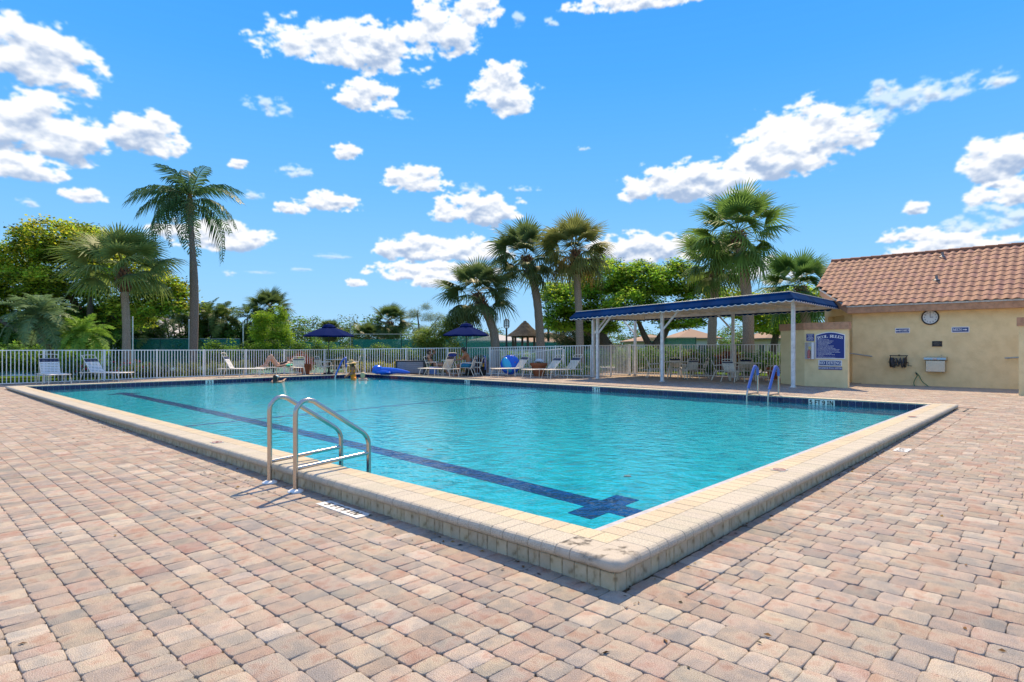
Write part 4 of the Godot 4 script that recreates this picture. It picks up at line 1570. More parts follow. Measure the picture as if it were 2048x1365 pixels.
func screen_wall(called_label: String, plan: Array, th: float) -> void:
	var o := thing("screen_wall", called_label, "wall")
	for part in 2:
		var g := Geo.new()
		var e := 0.0 if part == 0 else 0.045
		var y0 := 0.02 if part == 0 else 2.09
		var y1 := 2.09 if part == 0 else 2.335
		for k in plan.size() - 1:
			var a: Vector2 = plan[k]
			var b: Vector2 = plan[k + 1]
			var d := (b - a).normalized()
			var n := Vector2(-d.y, d.x)
			var p := [a - n * e - d * (e if k == 0 else e * 0.4), b - n * e + d * (e if k == plan.size() - 2 else e * 0.4), b + n * (th + e) + d * (e if k == plan.size() - 2 else -th * 0.4), a + n * (th + e) - d * (e if k == 0 else -th * 0.4)]
			var lo := []
			var hi := []
			for q in p:
				lo.append(Vector3(q.x, y0, q.y))
				hi.append(Vector3(q.x, y1 - 0.001 * k, q.y))
			for l in 4:
				var m := (l + 1) % 4
				g.quad(lo[m], lo[l], hi[l], hi[m])
			g.quad(hi[3], hi[2], hi[1], hi[0])
			g.quad(lo[0], lo[1], lo[2], lo[3])
		put("wall" if part == 0 else "cap", g, mats["stucco" if part == 0 else "band"], o)


func round_rect(w: float, h: float, r: float, arch := 0.0) -> PackedVector2Array:
	var p := PackedVector2Array()
	for q in 4:
		var c := Vector2((w * 0.5 - r) * (1 if q == 0 or q == 3 else -1), (h * 0.5 - r) * (1 if q < 2 else -1))
		for k in 5:
			var a := PI / 2 * q + PI / 2 * k / 4.0
			p.append(c + Vector2(cos(a), sin(a)) * r)
		if q == 0 and arch > 0.0:
			for k in range(1, 14):
				var t := k / 14.0
				p.append(Vector2(lerpf(w * 0.5 - r, -w * 0.5 + r, t), h * 0.5 + arch * sin(PI * t)))
	return p


func board(o: Node3D, called: String, w: float, h: float, r: float, m: Material, at: Vector3, z0: float, z1: float, arch := 0.0) -> void:
	var g := Geo.new()
	g.slab(round_rect(w, h, r, arch), z0, z1)
	put(called, g, m, o, Transform3D(Basis(), at))


func wall_things() -> void:
	var fx := -PI / 2
	screen_wall("low tan stucco wall with brown cap that carries the pool rules", [Vector2(19.0, -3.25), Vector2(19.0, -4.62), Vector2(19.9, -5.75), Vector2(22.2, -5.8)], 0.2)
	screen_wall("low tan stucco wall with brown cap at the right picture edge", [Vector2(19.05, 7.0), Vector2(19.05, 1.15)], 0.2)
	# pool rules
	var s := thing("pool_rules_sign", "large blue sign with an arched top headed POOL RULES", "sign", Vector3(18.995, 1.5, -3.79), fx)
	board(s, "border", 0.93, 0.83, 0.02, mats["sign white"], Vector3.ZERO, 0.0, 0.02, 0.09)
	board(s, "face", 0.875, 0.775, 0.01, mats["sign blue"], Vector3.ZERO, 0.02, 0.024, 0.09)
	var title := "POOL RULES"
	for i in title.length():
		if title[i] == " ":
			continue
		var t := (i - 4.5) / 4.5
		words("letter", title[i], 0.088, mats["sign white"], s, Transform3D(Basis(Vector3.BACK, -t * 0.26), Vector3(t * 0.36, 0.352 - t * t * 0.048, 0.0245)), "Droid Serif", 1.25)
	var rules := ["* RESIDENTS & GUESTS ONLY", "* WARNING - NO LIFEGUARD ON DUTY", "* SHOWER BEFORE ENTERING POOL", "* CHILDREN UNDER 12 MUST BE", "   ACCOMPANIED BY ADULT", "* WATERPROOF DIAPERS ONLY IN POOL", "* POOL HOURS: DAWN TO DUSK ONLY", "* NO ANIMALS IN POOL OR ON POOL DECK", "* FOOD & BEVERAGES IN PLASTIC CONTAINERS ONLY", "* NO FOOD OR DRINKS WITHIN 4 FT OF POOL EDGE", "* NO GLASS PRODUCTS ALLOWED IN POOL ENCLOSURE", "* BATHING LOAD 37 PERSONS MAX", "* NEAREST PHONE & FIRST AID KIT IN THE", "   SCREEN AREA", "* EMERGENCY MEDICAL SERVICES DIAL 911"]
	for i in rules.size():
		words("rule_line", rules[i], 0.0205, mats["sign white"], s, Transform3D(Basis(), Vector3(-0.41, 0.235 - i * 0.0425, 0.0245)), "Droid Sans", 0.98, true)
	s = thing("no_diving_sign", "blue NO DIVING sign with a white border below the pool rules", "sign", Vector3(18.995, 0.94, -3.795), fx)
	board(s, "border", 0.74, 0.20, 0.03, mats["sign white"], Vector3.ZERO, 0.0, 0.016)
	board(s, "face", 0.69, 0.155, 0.015, mats["sign steel blue"], Vector3.ZERO, 0.016, 0.02)
	words("lettering", "NO DIVING", 0.098, mats["sign white"], s, Transform3D(Basis(), Vector3(0, 0, 0.0205)), "Droid Serif", 0.92)
	s = thing("depth_sign", "narrow blue MAXIMUM POOL DEPTHS sign under the NO DIVING sign", "sign", Vector3(18.995, 0.765, -3.79), fx)
	board(s, "face", 0.74, 0.10, 0.006, mats["sign blue"], Vector3.ZERO, 0.0, 0.014)
	words("lettering", "MAXIMUM POOL DEPTHS", 0.052, mats["sign white"], s, Transform3D(Basis(), Vector3(0, 0, 0.0145)), "Droid Serif", 0.8)
	s = thing("notice_sign", "small blue notice of white lines above the extinguisher cabinet", "sign", Vector3(18.995, 1.825, -4.43), fx)
	board(s, "face", 0.25, 0.25, 0.004, mats["sign blue"], Vector3.ZERO, 0.0, 0.012)
	var lines := ["SWIMMING", "GUESTS", "CHILDREN", "ALLOWED AT", "OWN RISK"]
	for i in 5:
		words("notice_line", lines[i], 0.028, mats["sign white"], s, Transform3D(Basis(), Vector3(0, 0.088 - i * 0.044, 0.0125)), "Droid Sans", 0.95)
	# fire extinguisher in its cabinet
	s = thing("extinguisher_cabinet", "white wall cabinet with a clear front left of the pool rules", "cabinet", Vector3(18.995, 1.07, -4.42), fx)
	var g := Geo.new()
	g.box(Vector3(0, 0.29, 0.008), Vector3(0.29, 0.58, 0.016))
	g.box(Vector3(-0.138, 0.29, 0.075), Vector3(0.014, 0.58, 0.12))
	g.box(Vector3(0.138, 0.29, 0.075), Vector3(0.014, 0.58, 0.12))
	g.box(Vector3(0, 0.573, 0.075), Vector3(0.262, 0.014, 0.12))
	g.box(Vector3(0, 0.007, 0.075), Vector3(0.262, 0.014, 0.12))
	put("case", g, mats["cabinet"], s)
	g = Geo.new()
	g.box(Vector3(0.108, 0.29, 0.14), Vector3(0.07, 0.58, 0.008))
	put("door_frame", g, mats["sign white"], s)
	g = Geo.new()
	g.box(Vector3(-0.035, 0.29, 0.14), Vector3(0.21, 0.56, 0.004))
	put("pane", g, mats["clear pane"], s)
	s = thing("fire_extinguisher", "red fire extinguisher with a yellow tag inside the wall cabinet", "fire extinguisher", Vector3(18.93, 1.087, -4.45), fx)
	g = Geo.new()
	g.lathe([Vector2(0.0, 0.0), Vector2(0.05, 0.0), Vector2(0.052, 0.02), Vector2(0.052, 0.25), Vector2(0.04, 0.29), Vector2(0.016, 0.32), Vector2(0.0, 0.32)], 14)
	put("cylinder", g, mats["red enamel"], s)
	g = Geo.new()
	g.box(Vector3(0, 0.345, 0), Vector3(0.025, 0.05, 0.03))
	g.box(Vector3(0.02, 0.385, 0), Vector3(0.11, 0.012, 0.02), Basis(Vector3.BACK, 0.2))
	put("valve", g, mats["dark pole"], s)
	g = Geo.new()
	g.box(Vector3(0.035, 0.37, 0.045), Vector3(0.085, 0.11, 0.003), Basis(Vector3.BACK, 0.15))
	put("tag", g, mats["yellow card"], s)
	# clock
	s = thing("wall_clock", "round black rimmed clock under the roof edge, showing three o'clock", "clock", Vector3(22.195, 2.54, -1.43), fx)
	g = Geo.new()
	g.xf = Transform3D(Basis(Vector3.RIGHT, PI / 2), Vector3.ZERO)
	g.lathe([Vector2(0.265, 0.0), Vector2(0.27, 0.03), Vector2(0.25, 0.05), Vector2(0.226, 0.035), Vector2(0.222, 0.02)], 36)
	put("rim", g, mats["clock rim"], s)
	g = Geo.new()
	g.xf = Transform3D(Basis(Vector3.RIGHT, PI / 2), Vector3.ZERO)
	g.lathe([Vector2(0.226, 0.02), Vector2(0.0, 0.022)], 36)
	put("dial", g, mats["clock face"], s)
	for i in 12:
		var a := TAU * (i + 1) / 12.0
		words("numeral", str(i + 1), 0.042, mats["black print"], s, Transform3D(Basis(), Vector3(sin(a) * 0.172, cos(a) * 0.172, 0.025)))
	for q in [[-0.02, 0.15, 0.012], [PI / 2 - 0.02, 0.1, 0.015]]:
		g = Geo.new()
		g.box(Vector3(0, q[1] * 0.42, 0.03), Vector3(q[2], q[1], 0.003))
		put("hand", g, mats["black print"], s, Transform3D(Basis(Vector3.BACK, -q[0]), Vector3.ZERO))
	# women / men
	s = thing("women_sign", "small blue WOMEN sign with an arrow pointing left", "sign", Vector3(22.195, 2.085, -2.27), fx)
	board(s, "border", 0.46, 0.19, 0.02, mats["sign white"], Vector3.ZERO, 0.0, 0.014)
	board(s, "face", 0.41, 0.14, 0.01, mats["sign steel blue"], Vector3.ZERO, 0.014, 0.018)
	words("lettering", "WOMEN", 0.066, mats["sign white"], s, Transform3D(Basis(), Vector3(0.06, 0, 0.0185)), "Droid Serif", 0.88)
	arrow(s, -1.0, Vector3(-0.145, 0, 0.018))
	s = thing("men_sign", "small blue MEN sign with an arrow pointing right", "sign", Vector3(22.195, 2.085, -0.57), fx)
	board(s, "border", 0.50, 0.20, 0.02, mats["sign white"], Vector3.ZERO, 0.0, 0.014)
	board(s, "face", 0.45, 0.15, 0.01, mats["sign steel blue"], Vector3.ZERO, 0.014, 0.018)
	words("lettering", "MEN", 0.078, mats["sign white"], s, Transform3D(Basis(), Vector3(-0.085, 0, 0.0185)), "Droid Serif", 1.0)
	arrow(s, 1.0, Vector3(0.125, 0, 0.018))
	# plaque
	s = thing("plaque", "small black plaque of dim lettering above the drinking fountain", "plaque", Vector3(22.195, 1.60, -1.23), fx)
	board(s, "plate", 0.29, 0.19, 0.004, mats["plaque"], Vector3.ZERO, 0.0, 0.02)
	for i in 4:
		words("plaque_line", ["IN MEMORY OF", "OUR NEIGHBORS AND", "GOOD FRIENDS AT", "THE POOL"][i], 0.015, mats["plaque print"], s, Transform3D(Basis(), Vector3(0, 0.055 - i * 0.037, 0.0205)))
	# drinking fountain
	s = thing("drinking_fountain", "stainless steel drinking fountain fixed to the stucco wall", "drinking fountain", Vector3(22.195, 0.62, -1.245), fx)
	g = Geo.new()
	g.cbox(Vector3(0, 0.20, 0.15), Vector3(0.56, 0.40, 0.29), 0.012)
	put("body", g, mats["steel"], s)
	g = Geo.new()
	g.slab(PackedVector2Array([Vector2(0, 0.40), Vector2(0.36, 0.405), Vector2(0.38, 0.43), Vector2(0.365, 0.50), Vector2(0.0, 0.53)]), -0.32, 0.32)
	put("basin", g, mats["steel"], s, Transform3D(Basis(Vector3.UP, -PI / 2), Vector3.ZERO))
	g = Geo.new()
	g.cbox(Vector3(0, 0.455, 0.376), Vector3(0.13, 0.035, 0.012), 0.004, Basis(Vector3.RIGHT, 0.2))
	put("push_bar", g, mats["brushed steel"], s)
	g = Geo.new()
	g.tube([Vector3(0.17, 0.515, 0.08), Vector3(0.17, 0.56, 0.08), Vector3(0.15, 0.575, 0.11)], 0.012, 8)
	put("spout", g, mats["brushed steel"], s)
	# hose reel
	s = thing("hose_reel", "black iron hose reel wound with grey hose on the wall", "hose reel", Vector3(22.195, 0.72, -2.36), fx)
	g = Geo.new()
	g.box(Vector3(0, 0.455, 0.14), Vector3(0.56, 0.03, 0.05))
	g.box(Vector3(-0.26, 0.30, 0.10), Vector3(0.02, 0.32, 0.03))
	g.box(Vector3(0.23, 0.30, 0.10), Vector3(0.02, 0.32, 0.03))
	g.box(Vector3(0, 0.47, 0.03), Vector3(0.04, 0.04, 0.2))
	g.tube([Vector3(-0.33, 0.22, 0.17), Vector3(0.30, 0.22, 0.17)], 0.014, 8)
	put("bracket", g, mats["reel iron"], s)
	for x in [-0.25, 0.22]:
		g = Geo.new()
		g.xf = Transform3D(Basis(Vector3.BACK, PI / 2), Vector3(x, 0.22, 0.17))
		g.lathe([Vector2(0.0, -0.006), Vector2(0.19, -0.006), Vector2(0.2, 0.0), Vector2(0.19, 0.006), Vector2(0.0, 0.006)], 18)
		put("flange", g, mats["reel iron"], s)
	g = Geo.new()
	var pts := []
	for i in 300:
		var t := i / 299.0
		var a := t * TAU * 13
		var r := 0.155 + 0.025 * sin(t * 31.0)
		pts.append(Vector3(-0.22 + 0.42 * (0.5 - 0.5 * cos(t * PI * 2.6)) + 0.012 * sin(t * 57), 0.22 + cos(a) * r - 0.02 * absf(sin(t * 17)), 0.17 + sin(a) * r * 0.85))
	g.tube(pts, 0.014, 6)
	put("wound_hose", g, mats["hose grey"], s)
	g = Geo.new()
	g.tube([Vector3(0.23, 0.22, 0.17), Vector3(0.29, 0.22, 0.17), Vector3(0.29, 0.10, 0.17), Vector3(0.40, 0.09, 0.17)], 0.013, 8)
	put("crank", g, mats["reel iron"], s)
	# green hose hanging to the ground
	s = thing("garden_hose", "thin green hose looping from the wall tap to the ground", "hose", Vector3(22.19, 0.06, -1.70), fx)
	g = Geo.new()
	g.tube(smooth([Vector3(-0.17, 0.53, 0.02), Vector3(-0.06, 0.42, 0.06), Vector3(0.05, 0.20, 0.10), Vector3(0.25, 0.03, 0.22), Vector3(0.05, 0.02, 0.30), Vector3(-0.14, 0.03, 0.22), Vector3(-0.20, 0.18, 0.10), Vector3(-0.10, 0.42, 0.06)], 6), 0.014, 7)
	put("hose", g, mats["hose green"], s)
	g = Geo.new()
	g.tube([Vector3(-0.15, 0.50, -0.02), Vector3(-0.15, 0.50, 0.06), Vector3(-0.11, 0.43, 0.075)], 0.017, 8)
	put("tap", g, mats["reel iron"], s)
	# wall handrails
	for q in [["short grey wall handrail emerging behind the pool rules wall", Vector3(22.12, 1.30, -4.3), Vector3(22.12, 1.14, -3.22)], ["short grey wall handrail beside the right hand stucco wall", Vector3(22.12, 1.22, 1.9), Vector3(22.12, 1.12, 0.62)]]:
		s = thing("wall_handrail", q[0], "handrail")
		g = Geo.new()
		g.tube([q[1], q[2]], 0.022, 8)
		put("rail", g, mats["galvanised"], s)
		for t in [0.15, 0.93]:
			var p: Vector3 = q[1].lerp(q[2], t)
			g = Geo.new()
			g.tube([p, p + Vector3(0.08, -0.03, 0)], 0.012, 6)
			put("bracket", g, mats["galvanised"], s)


func arrow(o: Node3D, s: float, at: Vector3) -> void:
	var g := Geo.new()
	g.slab(PackedVector2Array([Vector2(s * 0.065, 0), Vector2(s * 0.02, 0.035), Vector2(s * 0.02, 0.013), Vector2(-s * 0.06, 0.013), Vector2(-s * 0.06, -0.013), Vector2(s * 0.02, -0.013), Vector2(s * 0.02, -0.035)]), 0.0, 0.003)
	put("arrow", g, mats["sign white"], o, Transform3D(Basis(), at))


func smooth(p: Array, per := 5) -> Array:
	var out := []
	for i in p.size() - 1:
		var a: Vector3 = p[maxi(i - 1, 0)]
		var d: Vector3 = p[mini(i + 2, p.size() - 1)]
		for k in per:
			out.append(p[i].cubic_interpolate(p[i + 1], a, d, float(k) / per))
	out.append(p[p.size() - 1])
	return out


# ---------------------------------------------------------------- pool rails and deck plates
func rails() -> void:
	for q in [["front", -3.94], ["back", -3.36]]:
		var z: float = q[1]
		var o := thing("pool_handrail", "bent stainless steel pool rail, the one further from the corner" if q[0] == "front" else "bent stainless steel pool rail, the one nearer the corner", "pool rail", Vector3(0, 0, z), 0, "pair of steel rails at the near side")
		var g := Geo.new()
		var p := [Vector3(-0.53, 0.02, 0), Vector3(-0.53, 0.5, 0), Vector3(-0.53, 0.80, 0), Vector3(-0.505, 0.875, 0), Vector3(-0.44, 0.928, 0), Vector3(-0.35, 0.925, 0), Vector3(-0.25, 0.865, 0), Vector3(0.20, 0.575, 0), Vector3(0.285, 0.51, 0), Vector3(0.325, 0.44, 0), Vector3(0.335, 0.34, 0), Vector3(0.335, -0.05, 0), Vector3(0.335, -0.3, 0)]
		g.tube(smooth(p, 5), 0.0255, 14)
		put("bent_tube", g, mats["steel"], o)
		g = Geo.new()
		g.tube([Vector3(-0.53, 0.245, 0), Vector3(0.335, 0.30, 0)], 0.0215, 12)
		put("crossbar", g, mats["steel"], o)
		g = Geo.new()
		g.lathe([Vector2(0.082, 0.0), Vector2(0.082, 0.008), Vector2(0.075, 0.022), Vector2(0.045, 0.036), Vector2(0.027, 0.038)], 20)
		put("base_cover", g, mats["white plastic"], o, Transform3D(Basis(), Vector3(-0.53, 0.004, 0)))
	# far right ladder with purple foam sleeves
	for q in [["purple sleeved ladder rail left of its pair by the awning", -3.99], ["purple sleeved ladder rail right of its pair by the awning", -3.44]]:
		var o := thing("ladder_rail", q[0], "pool rail", Vector3(0, 0, q[1]), 0, "pair of foam sleeved rails at the far side")
		var p := smooth([Vector3(13.16, 0.205, 0), Vector3(13.16, 0.55, 0), Vector3(13.15, 0.80, 0), Vector3(13.10, 0.905, 0), Vector3(12.99, 0.955, 0), Vector3(12.88, 0.91, 0), Vector3(12.50, 0.38, 0), Vector3(12.42, 0.22, 0), Vector3(12.41, -0.05, 0)], 5)
		var g := Geo.new()
		g.tube(p, 0.024, 10)
		g.tube([Vector3(13.16, 0.235, 0), Vector3(12.43, 0.235, 0)], 0.02, 8)
		put("bent_tube", g, mats["steel"], o)
		g = Geo.new()
		g.tube(p.slice(8, 31), 0.036, 12)
		put("foam_sleeve", g, mats["foam purple"], o)
	# rail at the far corner
	var o := thing("ladder_rail", "purple sleeved rail slanting into the water beside the straw hat", "pool rail", Vector3.ZERO)
	var at := Vector3(11.35, 0, -22.35)
	var d := Vector3(0.72, 0, -0.70)
	var p := smooth([at + d * 1.0 + Vector3.UP * 0.2, at + d * 0.98 + Vector3.UP * 0.6, at + d * 0.95 + Vector3.UP * 0.92, at + d * 0.8 + RIGHT * 0.0 + Vector3.UP * 0.99, at + RIGHT * 0.15 + d * 0.35 + Vector3.UP * 0.97, at + RIGHT * 0.02 + d * 0.2 + Vector3.UP * 0.85, at - RIGHT * 0.22 + Vector3.UP * 0.2, at - RIGHT * 0.26 + Vector3.UP * -0.05], 5)
	var g := Geo.new()
	g.tube(p, 0.024, 10)
	put("bent_tube", g, mats["white paint"], o)
	g = Geo.new()
	g.tube(p.slice(4, 31), 0.042, 12)
	put("foam_sleeve", g, mats["foam purple"], o)
	# depth plates on the deck
	var flat := Basis(Vector3(0, 0, 1), Vector3(1, 0, 0), Vector3(0, 1, 0))
	plate("white 5 FT 9 IN depth plate on the pavers by the steel rails", Vector3(-0.56, deck_y(-0.56, -2.42) + 0.007, -2.42), flat, "5 FT 9 IN", 0.70, 0.15)
	plate("white 5 FT depth plate on the border pavers along the short side", Vector3(6.35, deck_y(6.35, 0.66) + 0.006, 0.64), Basis(Vector3(1, 0, 0), Vector3(0, 0, -1), Vector3(0, 1, 0)), "5 FT", 0.34, 0.17)
	for q in [["round no diving tile on the near rim below the steel rails", Vector3(-0.30, 0.2045, -6.0), flat], ["round no diving tile on the short side rim towards the camera", Vector3(3.0, 0.2045, 0.16), Basis(Vector3(1, 0, 0), Vector3(0, 0, -1), Vector3(0, 1, 0))], ["round no diving tile on the short side rim towards the clubhouse", Vector3(9.6, 0.2045, 0.2), Basis(Vector3(1, 0, 0), Vector3(0, 0, -1), Vector3(0, 1, 0))]]:
		var s := thing("no_diving_tile", q[0], "tile", q[1])
		s.basis = q[2]
		var r := Geo.new()
		r.slab(round_rect(0.14, 0.14, 0.01), -0.004, 0.002)
		put("tile", r, mats["white tile"], s)
		r = Geo.new()
		var ring := []
		for k in 24:
			ring.append(Vector3(cos(TAU * k / 24), sin(TAU * k / 24), 0) * 0.06 + Vector3(0, 0, 0.003))
		r.tube(ring, 0.004, 5, true)
		r.box(Vector3(0, 0, 0.003), Vector3(0.12, 0.012, 0.004), Basis(Vector3.BACK, -PI / 4))
		put("red_ring", r, mats["red print"], s)
		r = Geo.new()
		r.slab(PackedVector2Array([Vector2(-0.035, 0.01), Vector2(0.0, 0.022), Vector2(0.035, -0.02), Vector2(0.028, -0.028), Vector2(-0.005, 0.004), Vector2(-0.03, 0.0)]), 0.002, 0.0035)
		put("diver_mark", r, mats["black print"], s)
	# drain slot at the pool corner
	var dg := Geo.new()
	dg.box(Vector3(12.9, deck_y(12.9, 0.7) + 0.001, 0.62), Vector3(0.75, 0.012, 0.03))
	var dr := put("drain_slot", dg, mats["iron"])
	tag(dr, "thin dark drain slot in the pavers at the right pool corner", "drain")


func plate(label: String, at: Vector3, b: Basis, text: String, w: float, h: float) -> void:
	var s := thing("depth_plate", label, "depth marker", at)
	s.basis = b
	var g := Geo.new()
	g.slab(round_rect(w, h, 0.004), -0.008, 0.0)
	put("plate", g, mats["plate"], s)
	words("lettering", text, h * 0.55, mats["black print"], s, Transform3D(Basis(), Vector3(0, 0, 0.0008)), "Droid Sans", 1.15)


# ---------------------------------------------------------------- plants
func trunk_geo(g: Geo, p: Array, r: Array, sides := 12, rings := 0.09, tone := Color(1, 1, 1)) -> void:
	# a trunk with low rings round it, like old leaf scars
	var pts := []
	var rr := []
	var fine := smooth(p, 14)
	for i in fine.size():
		var t := float(i) / (fine.size() - 1) * (r.size() - 1)
		var k := mini(int(t), r.size() - 2)
		pts.append(fine[i])
		rr.append(lerpf(r[k], r[k + 1], t - k) * (1.0 + rings * (0.5 if i % 2 else -0.5) + rnd(-0.03, 0.03)))
	g.tint(tone)
	g.tube(pts, rr, sides)


# a fan frond: stalk along +z from the origin, then a pleated fan of narrow blades
func fan_frond(seed_: int, stalk: float, blade: float, droop: float, tone: Color, blades := 30) -> ArrayMesh:
	var r := RandomNumberGenerator.new()
	r.seed = seed_
	var g := Geo.new()
	g.tint(Color(tone.r * 1.3, tone.g * 1.1, tone.b))
	var sag := func(z: float) -> float: return -droop * z * z * 0.25
	var st := []
	for i in 5:
		var z := stalk * i / 4.0
		st.append(Vector3(0, sag.call(z), z))
	g.band(st, Vector3.RIGHT, 0.035, 0.012)
	var base: Vector3 = st[4]
	for i in blades:
		var t := (i + 0.5) / blades * 2.0 - 1.0
		var a := t * 2.15
		var len := blade * (1.0 - 0.32 * absf(t) * absf(t)) * r.randf_range(0.88, 1.1)
		var dir := Vector3(sin(a), 0.10 * cos(a * 0.8) - 0.12, cos(a)).normalized()
		var side := Vector3(cos(a), 0, -sin(a))
		var w := blade * 0.040
		var b := r.randf_range(0.75, 1.2)
		g.tint(Color(tone.r * b, tone.g * b, tone.b * b))
		var prev := base
		var pw := w * 0.35
		var steps := 4
		for k in steps:
			var u := float(k + 1) / steps
			var drop: float = droop * len * u * u * u * r.randf_range(0.55, 0.9) + sag.call(stalk + len * u * 0.4) * -0.15
			var q: Vector3 = base + dir * len * u + Vector3.DOWN * drop + side * r.randf_range(-0.01, 0.01)
			var qw := w * (1.0 - 0.25 * u) if u < 0.75 else w * (1.0 - u) * 2.2 + 0.002
			var fold := Vector3.UP * qw * 0.35
			g.quad(prev - side * pw, prev + side * pw, q + side * qw + fold, q - side * qw)
			prev = q
			pw = qw
	return g.commit()


# a feather frond: arching rib along +z with leaflets hanging at both sides
func feather_frond(seed_: int, len: float, arch: float, leaflet: float, hang: float, tone: Color, pairs := 34) -> ArrayMesh:
	var r := RandomNumberGenerator.new()
	r.seed = seed_
	var g := Geo.new()
	var rib := []
	for i in 13:
		var t := i / 12.0
		rib.append(Vector3(0.04 * sin(t * 3.0), len * 0.32 * t - arch * len * t * t, len * t * (1.0 - 0.25 * arch * t * t)))
	g.tint(Color(tone.r * 1.4, tone.g * 1.15, tone.b))
	g.band(rib, Vector3.RIGHT, 0.03, 0.012)
	for i in pairs:
		var t := 0.12 + 0.88 * (i + 0.5) / pairs
		var f := t * 12.0
		var k := mini(int(f), 11)
		var p: Vector3 = rib[k].lerp(rib[k + 1], f - k)
		var d: Vector3 = (rib[k + 1] - rib[k]).normalized()
		for s in [-1.0, 1.0]:
			var l := leaflet * (sin(PI * clampf(t * 0.86 + 0.1, 0, 1)) * 0.8 + 0.25) * r.randf_range(0.8, 1.15)
			var o: Vector3 = (Vector3(s, r.randf_range(-0.15, 0.35), 0) + d * r.randf_range(0.35, 0.7)).normalized()
			var w := leaflet * 0.05
			var b := r.randf_range(0.7, 1.25)
			g.tint(Color(tone.r * b, tone.g * b, tone.b * b))
			var m := p + o * l * 0.5 + Vector3.DOWN * hang * l * 0.12
			var e := p + o * l * (1.0 - hang * 0.35) + Vector3.DOWN * hang * l * r.randf_range(0.5, 0.8)
			g.quad(p - d * w * 0.5, p + d * w * 0.5, m + d * w, m - d * w)
			g.tri(m - d * w, m + d * w, e)
	return g.commit()


var frond_sets := {}


func fronds(kind: String, size: float, tone: Color) -> Array:
	var key := "%s %.2f %s" % [kind, size, tone]
	if not frond_sets.has(key):
		var out := []
		for i in 5:
			if kind == "fan":
				out.append(fan_frond(100 + i, size * 0.52, size * 0.52, [0.15, 0.3, 0.5, 0.75, 1.0][i], tone))
			elif kind == "feather":
				out.append(feather_frond(200 + i, size, [0.7, 0.9, 1.05, 1.2, 1.35][i], size * 0.30, 1.35, tone))
			else:
				out.append(feather_frond(300 + i, size, [0.55, 0.65, 0.8, 0.9, 1.0][i], size * 0.26, 0.25, tone, 44))
		frond_sets[key] = out
	return frond_sets[key]


# crown of fronds round a point; up = how far they rise (0 level .. 1 upright), low = lowest angle
func crown(o: Node3D, at: Vector3, kind: String, size: float, count: int, low: float, tone: Color, old := Color(0, 0, 0), lean := Vector3.ZERO) -> void:
	var set_ := fronds(kind, size, tone)
	var dead := fronds(kind, size, old) if old.r > 0 else []
	for i in count:
		var t := (i + 0.5) / count
		var az := i * 2.39996 + rnd(-0.25, 0.25)
		var el := lerpf(1.4, low, pow(t, 0.8)) + rnd(-0.12, 0.12)
		var dir := Vector3(cos(az) * cos(el), sin(el), sin(az) * cos(el))
		dir = (dir + lean).normalized()
		var z := dir
		var x := Vector3.UP.cross(z)
		if x.length() < 0.05:
			x = Vector3.RIGHT
		x = x.normalized()
		var y := z.cross(x)
		var s := rnd(0.86, 1.1) * (0.86 if el > 0.9 else 1.0)
		var b := Basis(x, y, z) * Basis(Vector3.BACK, rnd(-0.5, 0.5))
		b = b * Basis.from_scale(Vector3(s, s, s))
		var mesh: ArrayMesh = set_[clampi(int(t * 5 + rnd(-0.8, 0.8)), 0, 4)]
		if dead.size() and el < low + 0.3 and rng.randf() < 0.6:
			mesh = dead[clampi(int(t * 5), 0, 4)]
		put("frond", mesh, mats["frond"], o, Transform3D(b, at + dir * 0.08))


func fan_palm(label: String, base: Vector3, bend: Vector3, top: Vector3, r0: float, r1: float, size: float, count: int, boots: float, low := -0.75, tone := Color(0.055, 0.095, 0.028), old := Color(0, 0, 0)) -> void:
	var o := thing("cabbage_palm", label, "palm tree", base)
	var g := Geo.new()
	trunk_geo(g, [Vector3.ZERO, bend - base, top - base], [r0 * 1.25, r0, r0 * 0.95, r1], 14, 0.05, Color(1.0, 0.97, 0.93))
	put("trunk", g, mats["palm bark"], o)
	# criss-cross stubs of old leaf stalks under the crown
	if boots > 0.0:
		var bg := Geo.new()
		var axis := (top - bend).normalized()
		var n := int(boots * 70)
		for i in n:
			var t := float(i) / n
			var a := i * 2.39996
			var side := Vector3(cos(a), 0, sin(a))
			var rr := r1 * (1.05 + 0.75 * sin(PI * clampf(t * 0.9 + 0.1, 0, 1)))
			var p: Vector3 = top - base - axis * boots * (1.0 - t) + side * rr * 0.8
			var out := (side * 0.75 + axis * 0.8).normalized()
			var b := rnd(0.6, 1.25)
			bg.tint(Color(b, b * 0.95, b * 0.9))
			bg.box(p + out * 0.07, Vector3(0.09, 0.2, 0.035), Basis(Quaternion(Vector3.UP, out)) * Basis(Vector3.UP, -a + PI / 2))
		var core := []
		for i in 7:
			core.append(top - base - axis * boots * (1.0 - i / 6.0))
		bg.tint(Color(0.5, 0.45, 0.4))
		bg.tube(core, r1 * 1.15, 10)
		put("boots", bg, mats["boot"], o)
		o.get_node("boots").set_meta("kind", "stuff")
	crown(o, top - base + Vector3.UP * 0.1, "fan", size, count, low, tone, old, (top - bend).normalized() * 0.12 - Vector3.UP * 0.1)


var leaf_meshes := {}


